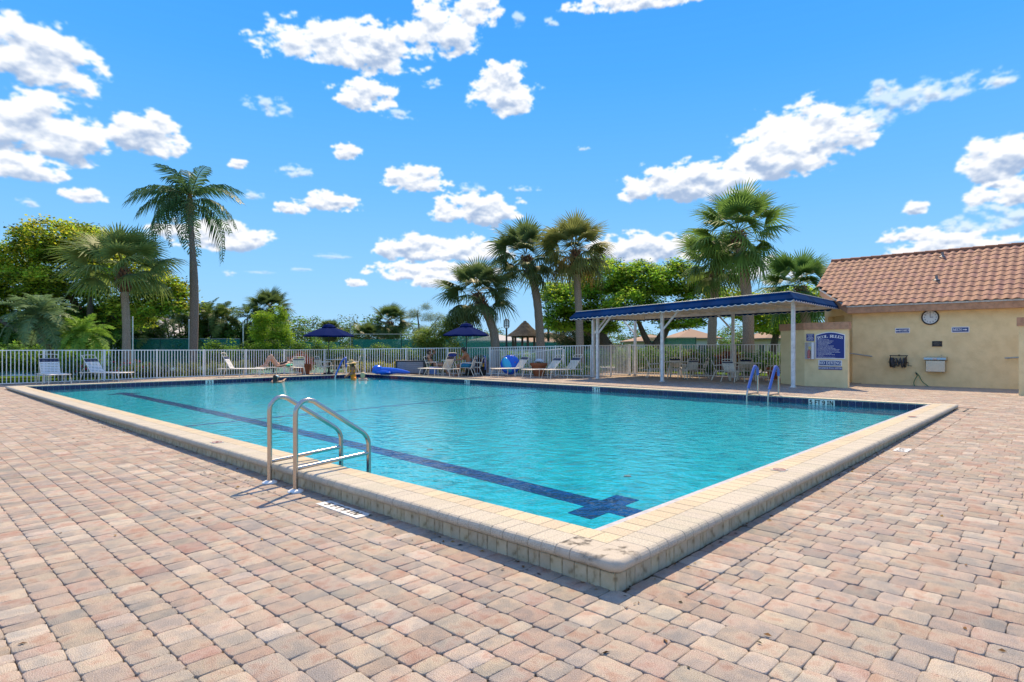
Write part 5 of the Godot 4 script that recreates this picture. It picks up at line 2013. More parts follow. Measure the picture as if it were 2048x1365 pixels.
# a sprig: small folded leaves in a ball of radius 1, as plain triangles: points, normals, colours
func sprig(kind: String) -> Array:
	if leaf_meshes.has(kind):
		return leaf_meshes[kind]
	var r := RandomNumberGenerator.new()
	r.seed = hash(kind)
	var v := PackedVector3Array()
	var nn := PackedVector3Array()
	var c := PackedColorArray()
	var n: int = {"broad": 30, "fine": 34, "strap": 30, "needle": 40}.get(kind, 30)
	var size: float = {"broad": 0.36, "fine": 0.27, "strap": 0.6, "needle": 0.45}.get(kind, 0.3)
	var slim: float = {"broad": 0.45, "fine": 0.5, "strap": 0.13, "needle": 0.07}.get(kind, 0.4)
	for i in n:
		var p := Vector3(r.randfn(), r.randfn() * 0.8, r.randfn()).normalized() * pow(r.randf(), 0.5)
		var d := (p * 0.6 + Vector3(r.randfn(), r.randfn() * 0.5 + 0.1, r.randfn()) * 0.6).normalized()
		var up := (Vector3.UP + Vector3(r.randfn(), 0, r.randfn()) * 0.55).normalized()
		var s := d.cross(up).normalized()
		up = s.cross(d).normalized()
		var l := size * r.randf_range(0.7, 1.25)
		var w := l * slim
		var b := r.randf_range(0.7, 1.3)
		var k := Color(b * r.randf_range(0.9, 1.15), b, b * 0.9)
		var tip := p + d * l - up * l * 0.18
		var m := p + d * l * 0.45 - up * w * 0.25
		for q in [[p, m + s * w + up * w * 0.3, tip], [p, tip, m - s * w + up * w * 0.3]]:
			var g: Vector3 = (q[1] - q[0]).cross(q[2] - q[0]).normalized()
			# clockwise seen from the upper side
			if g.dot(up) > 0.0:
				v.append_array(PackedVector3Array([q[0], q[2], q[1]]))
			else:
				v.append_array(PackedVector3Array([q[0], q[1], q[2]]))
				g = -g
			for e in 3:
				nn.append(g)
				c.append(k)
	leaf_meshes[kind] = [v, nn, c]
	return leaf_meshes[kind]


# leaves through lobes [centre, radii]; hollow inside, clumped, with gaps
func foliage(called: String, parent: Node, lobes: Array, sprigs: int, size: float, kind: String, tones: Array, fill := 0.62, gap := 0.0) -> MeshInstance3D:
	var f := FastNoiseLite.new()
	f.seed = 9
	f.frequency = 0.55 / maxf(size, 0.2)
	var src: Array = sprig(kind)
	var pv: PackedVector3Array = src[0]
	var pn: PackedVector3Array = src[1]
	var dyes := []
	for c in tones:
		for k in [0.85, 1.0, 1.18]:
			var pc := PackedColorArray()
			for q in src[2]:
				pc.append(Color(q.r * c.r * k, q.g * c.g * k, q.b * c.b * k))
			dyes.append(pc)
	var v := PackedVector3Array()
	var n := PackedVector3Array()
	var cs := PackedColorArray()
	var vol := 0.0
	for l in lobes:
		vol += pow(l[1].x * l[1].y * l[1].z, 0.67)
	for l in lobes:
		var m := int(sprigs * pow(l[1].x * l[1].y * l[1].z, 0.67) / vol)
		for i in m:
			var d := Vector3(rng.randfn(), rng.randfn(), rng.randfn()).normalized()
			if d.y < -0.5:
				d.y *= 0.6
			var rad := pow(rnd(fill * fill, 1.0), 0.5) * rnd(0.92, 1.06)
			var p: Vector3 = l[0] + d * l[1] * rad
			var w := f.get_noise_3d(p.x, p.y, p.z)
			if w < gap - 0.25:
				continue
			p += d * w * size * 0.9
			var s := size * rnd(0.65, 1.2)
			var b := Basis(Vector3.UP, rnd(0, TAU)) * Basis(Vector3.RIGHT, rnd(-0.4, 0.4))
			v.append_array(Transform3D(b.scaled_local(Vector3(s, s * 0.8, s)), p) * pv)
			n.append_array(Transform3D(b, Vector3.ZERO) * pn)
			cs.append_array(dyes[rng.randi_range(0, dyes.size() - 1)])
	var arr := []
	arr.resize(Mesh.ARRAY_MAX)
	arr[Mesh.ARRAY_VERTEX] = v
	arr[Mesh.ARRAY_NORMAL] = n
	arr[Mesh.ARRAY_COLOR] = cs
	var mesh := ArrayMesh.new()
	mesh.add_surface_from_arrays(Mesh.PRIMITIVE_TRIANGLES, arr)
	return put(called, mesh, mats["leaf"], parent, Transform3D(), "stuff")


func limbs(o: Node3D, base: Vector3, r: float, forks: Array) -> void:
	var g := Geo.new()
	for q in forks:
		g.tube(smooth(q[0], 6), q[1] if q[1] is float else spread(q[1], (q[0].size() - 1) * 6 + 1), 9)
	put("trunk", g, mats["bark"], o)


func spread(r: Array, n: int) -> Array:
	var out := []
	for i in n:
		var t := float(i) / (n - 1) * (r.size() - 1)
		var k := mini(int(t), r.size() - 2)
		out.append(lerpf(r[k], r[k + 1], t - k))
	return out


func tree(called: String, label: String, base: Vector3, forks: Array, lobes: Array, sprigs: int, size: float, kind: String, tones: Array, fill := 0.62, gap := 0.0, category := "tree") -> Node3D:
	var o := thing(called, label, category, base)
	limbs(o, Vector3.ZERO, 0.3, forks)
	foliage("crown", o, lobes, sprigs, size, kind, tones, fill, gap)
	return o


func bush(called: String, label: String, at: Vector3, lobes: Array, sprigs: int, size: float, kind: String, tones: Array, category := "shrub", group := "") -> Node3D:
	var o := thing(called, label, category, at, 0, group)
	foliage("foliage", o, lobes, sprigs, size, kind, tones, 0.45)
	var g := Geo.new()
	for i in 5:
		var l: Array = lobes[rng.randi_range(0, lobes.size() - 1)]
		var p: Vector3 = l[0]
		g.tube([Vector3(p.x + rnd(-0.15, 0.15), -0.05, p.z + rnd(-0.1, 0.1)), Vector3(p.x + rnd(-0.3, 0.3), p.y * 0.6, p.z), p + Vector3(rnd(-0.3, 0.3), 0, 0)], [0.03, 0.022, 0.012], 5)
	put("stems", g, mats["bark"], o)
	o.get_node("stems").set_meta("kind", "stuff")
	return o


func plants() -> void:
	var RT := RIGHT
	var AH := AHEAD
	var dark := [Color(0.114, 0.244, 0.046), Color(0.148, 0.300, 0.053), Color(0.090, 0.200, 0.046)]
	var bright := [Color(0.278, 0.506, 0.045), Color(0.359, 0.550, 0.053), Color(0.228, 0.424, 0.045), Color(0.424, 0.550, 0.059)]
	var lime := [Color(0.271, 0.432, 0.036), Color(0.324, 0.484, 0.045), Color(0.198, 0.342, 0.033)]
	var olive := [Color(0.414, 0.550, 0.045), Color(0.510, 0.550, 0.048), Color(0.314, 0.493, 0.045), Color(0.473, 0.469, 0.045)]
	var mixed := [Color(0.170, 0.319, 0.043), Color(0.239, 0.425, 0.052), Color(0.307, 0.495, 0.064)]
	var croton := [Color(0.42, 0.40, 0.03), Color(0.30, 0.33, 0.03), Color(0.10, 0.17, 0.02), Color(0.48, 0.44, 0.06)]
	# ---- palms at the left
	fan_palm("cabbage palm with a pale trunk and boot knob in front of the spreading tree", Vector3(4.33, 0, -28.6), Vector3(4.36, 2.5, -28.6), Vector3(4.25, 4.95, -28.72), 0.165, 0.16, 2.3, 32, 1.0, -0.22, Color(0.20, 0.27, 0.075))
	# tall feather palm
	var o := thing("queen_palm", "tallest palm, with a long grey trunk and drooping feather fronds", "palm tree", Vector3(7.13, 0, -28.58))
	var g := Geo.new()
	trunk_geo(g, [Vector3(0, 0, 0), Vector3(0.06, 3.2, 0), Vector3(0.02, 5.4, 0), Vector3(-0.1, 7.9, -0.1)], [0.21, 0.185, 0.20, 0.185, 0.12, 0.13], 14, 0.03, Color(0.62, 0.60, 0.62))
	put("trunk", g, mats["palm bark"], o)
	g = Geo.new()
	g.tint(Color(1.1, 1.0, 0.8))
	for i in 24:
		var a := i * 2.4
		var s := Vector3(cos(a), 0, sin(a))
		g.box(Vector3(-0.1, 7.75 + i * 0.022, -0.1) + s * 0.13, Vector3(0.1, 0.4, 0.03), Basis(Quaternion(Vector3.UP, (s * 0.4 + Vector3.UP).normalized())) * Basis(Vector3.UP, -a + PI / 2))
	put("boots", g, mats["boot"], o, Transform3D(), "stuff")
	crown(o, Vector3(-0.1, 8.45, -0.1), "feather", 2.55, 24, -0.3, Color(0.085, 0.165, 0.06), Color(0, 0, 0), RIGHT * -0.28)
	g = Geo.new()
	g.tint(Color(1.2, 1.6, 0.5))
	g.tube([Vector3(-0.1, 7.95, -0.1), Vector3(-0.1, 8.4, -0.1), Vector3(-0.1, 9.1, -0.1)], [0.15, 0.16, 0.03], 10)
	put("crown_shaft", g, mats["boot"], o)
	# two small date palms
	for q in [["leaning dwarf date palm with a dark boss and silvery fronds", Vector3(2.35, 0, -30.7), Vector3(2.05, 1.2, -31.0), Vector3(1.62, 2.45, -31.4), 1.75, Color(0.200, 0.310, 0.140)], ["lower dwarf date palm with bright green fronds beside the leaning one", Vector3(3.1, 0, -30.6), Vector3(3.12, 0.8, -30.6), Vector3(3.15, 1.62, -30.62), 1.45, Color(0.260, 0.440, 0.070)]]:
		var d := thing("date_palm", q[0], "palm tree", q[1])
		var tg := Geo.new()
		trunk_geo(tg, [Vector3.ZERO, q[2] - q[1], q[3] - q[1]], [0.10, 0.09, 0.10], 10, 0.1, Color(0.8, 0.75, 0.68))
		put("trunk", tg, mats["palm bark"], d)
		tg = Geo.new()
		tg.tint(Color(0.6, 0.4, 0.3))
		tg.ball(q[3] - q[1] + Vector3.UP * 0.05, Vector3(0.24, 0.32, 0.24), 8, 12)
		for i in 60:
			var dd := Vector3(rng.randfn(), rng.randfn(), rng.randfn()).normalized()
			tg.box(q[3] - q[1] + Vector3.UP * 0.05 + dd * Vector3(0.24, 0.32, 0.24), Vector3(0.05, 0.09, 0.03), Basis(Quaternion(Vector3.UP, (dd + Vector3.UP * 0.8).normalized())))
		put("boss", tg, mats["boot"], d, Transform3D(), "stuff")
		crown(d, q[3] - q[1] + Vector3.UP * 0.3, "date", q[4], 42, -0.35, q[5])
	# ---- three palms in the middle and three at the right
	var green := Color(0.115, 0.165, 0.055)
	fan_palm("leftmost of the three middle palms, short and leaning left", Vector3(19.9, 0, -20.84), Vector3(19.85, 2.3, -20.9), Vector3(19.2, 4.40, -21.55), 0.24, 0.21, 2.3, 32, 0.9, -0.6, green)
	fan_palm("middle of the three palms, leaning left over the thatched gazebo", Vector3(23.18, 0, -20.28), Vector3(23.0, 4.2, -20.5), Vector3(22.55, 6.75, -20.95), 0.24, 0.22, 2.35, 30, 1.1, -0.6, green)
	fan_palm("straight cabbage palm with a grey trunk left of the blue awning", Vector3(23.1, 0, -17.45), Vector3(23.05, 3.0, -17.5), Vector3(22.9, 6.75, -17.65), 0.21, 0.2, 2.2, 40, 1.3, -0.6, Color(0.19, 0.21, 0.06), Color(0.28, 0.19, 0.05))
	fan_palm("tallest right hand palm with a pale trunk rising behind the awning", Vector3(26.4, 0, -9.6), Vector3(26.35, 3.6, -9.6), Vector3(26.0, 7.20, -9.95), 0.27, 0.2, 2.55, 34, 0.8, -0.8, Color(0.135, 0.235, 0.05))
	fan_palm("smaller palm close behind the tallest right hand palm", Vector3(28.0, 0, -12.25), Vector3(28.05, 3.0, -12.2), Vector3(28.2, 6.10, -12.0), 0.24, 0.22, 2.25, 26, 1.0, -0.6, Color(0.135, 0.21, 0.05), Color(0.260, 0.280, 0.060))
	fan_palm("round headed palm standing behind the left end of the clay roof", Vector3(36.96, 0, -10.0), Vector3(36.9, 2.6, -10.1), Vector3(36.6, 5.30, -10.4), 0.30, 0.28, 2.8, 30, 1.2, -0.6, Color(0.10, 0.19, 0.045))
	# ---- broad trees
	var b := Vector3(5.4, 0, -43.6)
	var L := func(px: float, y: float, dp: float) -> Vector3: return RT * px + AH * dp + Vector3.UP * y
	tree("spreading_tree", "wide olive green spreading tree behind the left hand palms", b, [
		[[Vector3.ZERO, L.call(0.3, 1.2, 0), L.call(0.9, 2.3, 0)], [0.55, 0.42, 0.36]],
		[[L.call(0.9, 2.3, 0), L.call(2.5, 3.6, 0.4), L.call(4.6, 4.8, 0.6)], [0.3, 0.2, 0.08]],
		[[L.call(0.9, 2.2, 0), L.call(0.2, 3.8, 0), L.call(-1.2, 5.8, 0)], [0.3, 0.22, 0.08]],
		[[L.call(0.5, 1.6, 0), L.call(-1.6, 3.4, -0.6), L.call(-4.5, 5.0, -0.5)], [0.3, 0.2, 0.08]],
		[[L.call(0.9, 2.3, 0), L.call(1.6, 4.5, -1.0), L.call(2.0, 6.5, -1.2)], [0.24, 0.16, 0.06]],
		[[L.call(0.3, 1.0, 0), L.call(-1.5, 1.8, -1), L.call(-3.5, 3.3, -2)], [0.26, 0.18, 0.08]]],
		[[L.call(-4.4, 6.6, 0.0), Vector3(2.6, 1.4, 2.4)], [L.call(-1.3, 8.1, 0.5), Vector3(2.6, 1.5, 2.4)], [L.call(0.6, 7.4, -0.4), Vector3(2.6, 1.5, 2.2)], [L.call(-2.6, 5.2, -1.2), Vector3(2.7, 1.3, 2.0)], [L.call(3.2, 6.3, 0), Vector3(2.2, 1.1, 2.0)], [L.call(5.0, 5.2, 0.3), Vector3(1.9, 0.9, 1.6)], [L.call(6.2, 4.2, 0.2), Vector3(1.3, 0.6, 1.2)], [L.call(0.6, 5.3, -1.6), Vector3(2.4, 1.1, 1.6)], [L.call(4.3, 4.0, -0.4), Vector3(1.7, 0.9, 1.5)], [L.call(-5.6, 4.4, -1.0), Vector3(2.4, 1.5, 2.0)], [L.call(2.6, 3.4, 0.9), Vector3(1.6, 1.0, 1.4)]],
		3300, 0.50, "broad", olive + [Color(0.10, 0.135, 0.014), Color(0.075, 0.12, 0.012)], 0.6, 0.05)
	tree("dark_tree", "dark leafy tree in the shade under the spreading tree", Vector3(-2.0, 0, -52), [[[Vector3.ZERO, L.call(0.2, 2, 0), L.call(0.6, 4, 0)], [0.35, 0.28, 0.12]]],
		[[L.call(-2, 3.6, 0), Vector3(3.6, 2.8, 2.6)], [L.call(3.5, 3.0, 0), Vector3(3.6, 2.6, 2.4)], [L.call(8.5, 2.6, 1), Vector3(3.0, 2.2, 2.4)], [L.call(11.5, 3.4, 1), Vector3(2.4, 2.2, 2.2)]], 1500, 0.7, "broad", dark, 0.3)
	b = Vector3(32.6, 0, -20.5)
	tree("ficus_tree", "broad bright green ficus tree behind the awning", b, [
		[[Vector3.ZERO, L.call(-0.9, 1.0, 0), L.call(-1.6, 2.0, 0), L.call(-2.2, 3.4, 0)], [0.42, 0.36, 0.3, 0.12]],
		[[L.call(1.4, 0, -0.6), L.call(1.7, 1.3, -0.6), L.call(2.4, 2.4, -0.4), L.call(3.2, 3.8, 0)], [0.4, 0.36, 0.3, 0.12]],
		[[L.call(1.6, 1.2, -0.6), L.call(1.0, 2.4, -0.5), L.call(0.4, 4.0, -0.3)], [0.26, 0.2, 0.08]],
		[[L.call(-1.2, 1.5, 0), L.call(-3.4, 3.0, 0.2), L.call(-5.0, 4.2, 0.3)], [0.22, 0.14, 0.05]]],
		[[L.call(-3.6, 4.6, 0), Vector3(2.2, 1.5, 2.0)], [L.call(-1.6, 6.2, 0.4), Vector3(2.3, 1.4, 2.2)], [L.call(1.0, 5.9, 0.2), Vector3(2.4, 1.5, 2.2)], [L.call(3.6, 6.1, 0.2), Vector3(1.9, 1.4, 1.9)], [L.call(5.0, 4.6, 0), Vector3(1.6, 1.6, 1.7)], [L.call(-5.0, 5.2, 0.5), Vector3(1.1, 0.8, 1.1)], [L.call(0.2, 4.2, -1.2), Vector3(2.9, 1.3, 1.7)], [L.call(-4.6, 3.3, 0.3), Vector3(1.4, 0.9, 1.3)], [L.call(3.4, 3.4, -0.6), Vector3(2.2, 0.9, 1.4)], [L.call(-1.8, 3.0, 0.6), Vector3(1.6, 0.8, 1.3)]],
		3600, 0.46, "broad", bright + [Color(0.05, 0.09, 0.012)], 0.6, 0.05)
	tree("wide_tree", "flat topped yellow green tree far behind the right hand palms", Vector3(47, 0, -16), [[[Vector3.ZERO, L.call(0.3, 2, 0), L.call(1.0, 4.6, 0)], [0.35, 0.28, 0.1]]],
		[[L.call(-1.5, 4.6, 0), Vector3(3.4, 1.2, 2.6)], [L.call(3.2, 5.4, 0), Vector3(3.6, 1.1, 2.6)], [L.call(-3.6, 5.6, 0), Vector3(1.6, 0.7, 1.6)], [L.call(6.5, 4.6, 0), Vector3(3.0, 1.3, 2.4)], [L.call(1.0, 3.4, 0), Vector3(4.4, 1.1, 2.4)]], 1300, 0.6, "broad", olive + lime, 0.55, 0.05)
	tree("oak_tree", "dark round tree between the thatched gazebo and the awning", Vector3(37.2, 0, -28.6), [[[Vector3.ZERO, Vector3(0.1, 1.2, 0), Vector3(0.2, 2.4, 0)], [0.2, 0.16, 0.08]]],
		[[Vector3(0, 2.5, 0), Vector3(2.0, 1.7, 1.8)], [Vector3(1.1, 2.0, 1.2), Vector3(1.3, 1.1, 1.2)]], 650, 0.4, "fine", [Color(0.070, 0.100, 0.044), Color(0.100, 0.130, 0.060)], 0.5)
	tree("young_tree", "small bright green tree with a slim trunk left of the blue umbrella", Vector3(12.05, 0, -30.65), [[[Vector3.ZERO, Vector3(0.02, 1.2, 0), Vector3(-0.02, 2.6, 0)], [0.07, 0.06, 0.03]], [[Vector3(0, 1.6, 0), L.call(0.5, 2.4, 0)], [0.04, 0.02]], [[Vector3(0, 1.7, 0), L.call(-0.5, 2.5, 0)], [0.04, 0.02]]],
		[[L.call(-0.75, 2.3, 0), Vector3(0.55, 0.75, 0.5)], [L.call(0.35, 2.4, 0), Vector3(0.65, 0.8, 0.6)], [L.call(0.3, 3.35, 0), Vector3(0.4, 0.55, 0.4)], [L.call(-0.5, 3.1, 0), Vector3(0.55, 0.35, 0.45)], [L.call(-0.3, 1.5, 0), Vector3(0.7, 0.35, 0.5)], [L.call(0.85, 1.9, 0), Vector3(0.4, 0.4, 0.4)]], 480, 0.27, "strap", lime, 0.4, 0.1)
	tree("bushy_tree", "leafy light green bush tree behind the right umbrella", Vector3(18.0, 0, -23.2), [[[Vector3.ZERO, Vector3(0.05, 0.8, 0), Vector3(0.1, 2.0, 0)], [0.06, 0.05, 0.03]]],
		[[L.call(-0.7, 1.9, 0), Vector3(0.9, 0.7, 0.7)], [L.call(0.2, 2.4, 0), Vector3(0.75, 0.75, 0.7)], [L.call(0.7, 2.9, 0.2), Vector3(0.4, 0.6, 0.4)], [L.call(0.4, 1.2, 0), Vector3(0.9, 0.8, 0.7)], [L.call(-0.6, 1.0, 0), Vector3(0.8, 0.6, 0.6)]], 760, 0.26, "fine", [Color(0.200, 0.280, 0.060), Color(0.260, 0.340, 0.060), Color(0.140, 0.240, 0.040)], 0.4)
	tree("wispy_tree", "thin grey green wispy tree above the right umbrella", Vector3(39.0, 0, -52.0), [[[Vector3.ZERO, L.call(0.1, 2.5, 0), L.call(-0.2, 5.6, 0)], [0.16, 0.12, 0.05]], [[L.call(0, 2.2, 0), L.call(1.4, 3.8, 0), L.call(2.4, 5.0, 0)], [0.08, 0.06, 0.03]], [[L.call(0, 2.4, 0), L.call(-0.9, 4.0, 0)], [0.07, 0.03]]],
		[[L.call(-0.5, 5.2, 0), Vector3(0.9, 0.8, 0.8)], [L.call(1.1, 4.8, 0), Vector3(0.9, 0.7, 0.8)], [L.call(2.4, 4.8, 0), Vector3(0.7, 0.5, 0.6)], [L.call(0.3, 3.4, 0), Vector3(1.2, 0.6, 0.8)], [L.call(-1.2, 3.9, 0), Vector3(0.6, 0.5, 0.6)], [L.call(0.9, 6.0, 0), Vector3(0.5, 0.5, 0.5)]], 330, 0.42, "needle", [Color(0.200, 0.260, 0.140), Color(0.260, 0.320, 0.200)], 0.3)
	tree("conifer", "slim tiered conifer right of the leaning palm trunk", Vector3(45.0, 0, -38.0), [[[Vector3.ZERO, Vector3(0, 3, 0), Vector3(0, 6.0, 0)], [0.18, 0.12, 0.02]]],
		[[Vector3(0, 1.6, 0), Vector3(1.6, 0.35, 1.6)], [Vector3(0, 2.6, 0), Vector3(1.3, 0.3, 1.3)], [Vector3(0, 3.5, 0), Vector3(1.0, 0.3, 1.0)], [Vector3(0, 4.4, 0), Vector3(0.7, 0.3, 0.7)], [Vector3(0, 5.2, 0), Vector3(0.4, 0.35, 0.4)]], 380, 0.4, "needle", [Color(0.070, 0.120, 0.070)], 0.2)
	# ---- far palms and clumps
	var far_tone := Color(0.100, 0.150, 0.044)
	for q in [["far palm with a dense round head right of the blue umbrella", Vector3(31.9, 0, -47.5), 4.0, 2.1], ["lower far palm left of the dense round headed one", Vector3(31.5, 0, -50.8), 2.4, 1.9], ["far palm with brown skirts above the light green young tree", Vector3(19.2, 0, -46.4), 4.6, 2.0], ["far small palm seen under the left edge of the blue umbrella", Vector3(36.0, 0, -66.0), 3.6, 1.6]]:
		fan_palm(q[0], q[1], q[1] + Vector3(0, q[2] * 0.5, 0), q[1] + Vector3(0, q[2], 0), 0.2, 0.2, q[3], 46, 0.5, -1.0, far_tone, Color(0.200, 0.150, 0.060))
	for q in [["clump of arching areca palms just left of the tall palm trunk", Vector3(10.4, 0, -51.5), 4.1, 14], ["clump of arching areca palms just right of the tall palm trunk", Vector3(14.2, 0, -48.5), 4.4, 15], ["clump of arching areca palms right of its neighbours, below the brown skirted palm", Vector3(17.0, 0, -46.2), 4.3, 13]]:
		var d := thing("areca_palm_clump", q[0], "palm clump", q[1], 0, "areca palm clumps beyond the courts")
		var tg := Geo.new()
		var tops := []
		for i in q[3]:
			var off := RT * rnd(-2.3, 2.3) + AH * rnd(-1.0, 1.0)
			var h: float = q[2] * rnd(0.45, 0.95)
			tg.tint(Color(0.6, 0.62, 0.45))
			tg.tube([off * 0.7, off * 0.85 + Vector3.UP * h * 0.5, off + Vector3.UP * h], [0.07, 0.055, 0.045], 6)
			tops.append(off + Vector3.UP * h)
		put("stems", tg, mats["palm bark"], d, Transform3D(), "stuff")
		for p in tops:
			crown(d, p, "date", 1.9, 9, -0.2, Color(0.12, 0.185, 0.04))
		foliage("undergrowth", d, [[Vector3(0, 0.9, 0), Vector3(2.6, 1.1, 1.4)], [Vector3(0, 2.2, 0), Vector3(2.0, 1.0, 1.2)]], 220, 0.6, "strap", dark, 0.2)
	# far tree line, one mass
	var lobes := []
	var r2 := RandomNumberGenerator.new()
	r2.seed = 31
	for i in 100:
		var px := -1150.0 + i * 24.0 + r2.randf_range(-12, 12)
		var d := r2.randf_range(95, 130)
		var p := EYE + AH * d + RT * (px / 1210.0 * d)
		var h := r2.randf_range(2.0, 4.4) * (1.3 if px < -250 else 1.0)
		lobes.append([Vector3(p.x, h * 0.6, p.z), Vector3(r2.randf_range(2.5, 5), h * 0.75, 3)])
	var tl := foliage("far_tree_line", self, lobes, 6500, 0.95, "broad", dark + [Color(0.100, 0.150, 0.040), Color(0.120, 0.160, 0.050)], 0.3)
	tag(tl, "low far line of dark trees along the horizon", "tree line", "", "stuff")
	# ---- hedges and shrubs right behind the fence
	var hedge := func(label: String, a: Vector3, b2: Vector3, h: float, w: float, n: int, size: float, kind: String, tones: Array) -> void:
		var lo := []
		var steps := maxi(2, int((b2 - a).length() / 0.7))
		for i in steps + 1:
			var p := a.lerp(b2, float(i) / steps) - a
			lo.append([p + Vector3(rnd(-0.1, 0.1), h * 0.5 * rnd(0.9, 1.1), rnd(-0.1, 0.1)), Vector3(0.6, h * 0.52, w)])
		bush("hedge", label, a, lo, n, size, kind, tones, "hedge")
	hedge.call("clipped dark green hedge with pale tips right of the cabbage palm trunk", Vector3(5.3, 0, -27.7), Vector3(9.3, 0, -28.0), 0.78, 0.45, 800, 0.16, "fine", [Color(0.100, 0.150, 0.040), Color(0.160, 0.220, 0.060), Color(0.280, 0.300, 0.100)])
	hedge.call("loose dark hedge with red flowers behind the two left loungers", Vector3(2.2, 0, -27.6), Vector3(5.1, 0, -27.7), 0.8, 0.5, 560, 0.18, "fine", [Color(0.080, 0.140, 0.030), Color(0.200, 0.280, 0.060)])
	hedge.call("tall bright green hedge behind the sunbathing woman", Vector3(8.8, 0, -30.6), Vector3(14.4, 0, -28.4), 1.8, 0.6, 1500, 0.22, "broad", [Color(0.140, 0.280, 0.024), Color(0.200, 0.360, 0.032), Color(0.080, 0.160, 0.024)])
	hedge.call("tall green hedge behind the blue umbrella's pole", Vector3(14.4, 0, -27.8), Vector3(18.0, 0, -25.0), 1.6, 0.55, 1000, 0.22, "broad", [Color(0.100, 0.180, 0.024), Color(0.180, 0.300, 0.032)])
	hedge.call("low dark hedge behind the terracotta bowl planter", Vector3(19.0, 0, -17.9), Vector3(20.6, 0, -14.9), 0.7, 0.4, 420, 0.16, "fine", mixed)
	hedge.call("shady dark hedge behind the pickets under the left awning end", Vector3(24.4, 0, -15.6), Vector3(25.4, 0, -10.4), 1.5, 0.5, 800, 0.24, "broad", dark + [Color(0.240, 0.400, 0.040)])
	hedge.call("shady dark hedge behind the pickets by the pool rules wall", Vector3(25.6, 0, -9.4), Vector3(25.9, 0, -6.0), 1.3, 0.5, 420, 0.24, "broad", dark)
	hedge.call("long bright green hedge beyond the path at the gazebo", Vector3(26.0, 0, -26.0), Vector3(31.5, 0, -18.5), 1.25, 0.6, 800, 0.28, "broad", lime + bright)
	hedge.call("pale lawn edged hedge far left behind the date palms", Vector3(-2.5, 0, -33.5), Vector3(4.0, 0, -33.5), 1.6, 0.7, 800, 0.3, "broad", dark + mixed)
	for q in [["first variegated yellow croton bush left of the grey deck box", Vector3(14.0, 0, -24.3), 0.75], ["second variegated yellow croton bush directly behind the grey deck box", Vector3(15.2, 0, -23.0), 0.8], ["third variegated yellow croton bush behind the couple's table", Vector3(16.6, 0, -21.3), 1.0]]:
		bush("croton_bush", q[0], q[1], [[Vector3(0, q[2] * 0.5, 0), Vector3(0.7, q[2] * 0.5, 0.6)], [RT * 0.6 + Vector3(0, q[2] * 0.5, 0), Vector3(0.6, q[2] * 0.48, 0.5)], [RT * -0.6 + Vector3(0, q[2] * 0.42, 0), Vector3(0.5, q[2] * 0.42, 0.5)]], 330, 0.17, "broad", croton, "shrub", "croton bushes along the fence")
	for q in [["dark red leaved shrub behind the sunbather's orange pot", Vector3(11.95, 0, -27.2), 1.05, 0.55], ["dark red cordyline shrub behind the tables under the awning", Vector3(25.3, 0, -12.0), 1.2, 0.6], ["rust red shrub right of the awning's middle rear post", Vector3(25.0, 0, -9.9), 1.3, 0.5], ["low red leaved shrub behind the couple's umbrella", Vector3(18.2, 0, -20.4), 0.95, 0.6]]:
		bush("red_shrub", q[0], q[1], [[Vector3(0, q[2] * 0.55, 0), Vector3(q[3], q[2] * 0.5, q[3])]], 190, 0.24, "strap", [Color(0.240, 0.040, 0.040), Color(0.120, 0.032, 0.024), Color(0.360, 0.120, 0.040)])
	# ixora flowers in the left hedge
	var fl := Geo.new()
	for i in 40:
		fl.ball(Vector3(rnd(2.2, 5.0), rnd(0.45, 0.95), -27.2 + rnd(-0.15, 0.15)), Vector3.ONE * rnd(0.02, 0.04), 4, 6)
	tag(put("red_flowers", fl, mats["flower red"], null, Transform3D(), "stuff"), "scattered red blossoms in the left hedge", "flowers", "", "stuff")
	# planting bed earth along the fence
	var bed := Geo.new()
	bed.box(Vector3(5, 0.045, -27.6), Vector3(13, 0.03, 2.2))
	put("planting_bed", bed, mats["mulch"])
	tag(get_node("planting_bed"), "", "", "", "structure")


# ---------------------------------------------------------------- things beyond the fence
func screen_panel(o: Node3D, a: Vector3, b: Vector3, h: float, m: String, cloth_top: float) -> void:
	var n := maxi(1, int((b - a).length() / 3.0))
	var d := (b - a) / n
	var side := Vector3(-d.z, 0, d.x).normalized() * 0.012
	for i in n:
		var g := Geo.new()
		var p := a + d * i
		var q := a + d * (i + 1)
		g.quad(p + side + Vector3.UP * 0.08, q + side + Vector3.UP * 0.08, q + side + Vector3.UP * cloth_top, p + side + Vector3.UP * cloth_top)
		g.quad(q - side + Vector3.UP * 0.08, p - side + Vector3.UP * 0.08, p - side + Vector3.UP * cloth_top, q - side + Vector3.UP * cloth_top)
		put("windscreen_cloth", g, mats[m], o)
	for i in n + 1:
		var g := Geo.new()
		var p := a + d * i
		g.tube([p, p + Vector3.UP * h], 0.035, 6)
		put("post", g, mats["court post"], o)
	var t := Geo.new()
	t.tube([a + Vector3.UP * h, b + Vector3.UP * h], 0.025, 6)
	put("top_rail", t, mats["galvanised"], o)


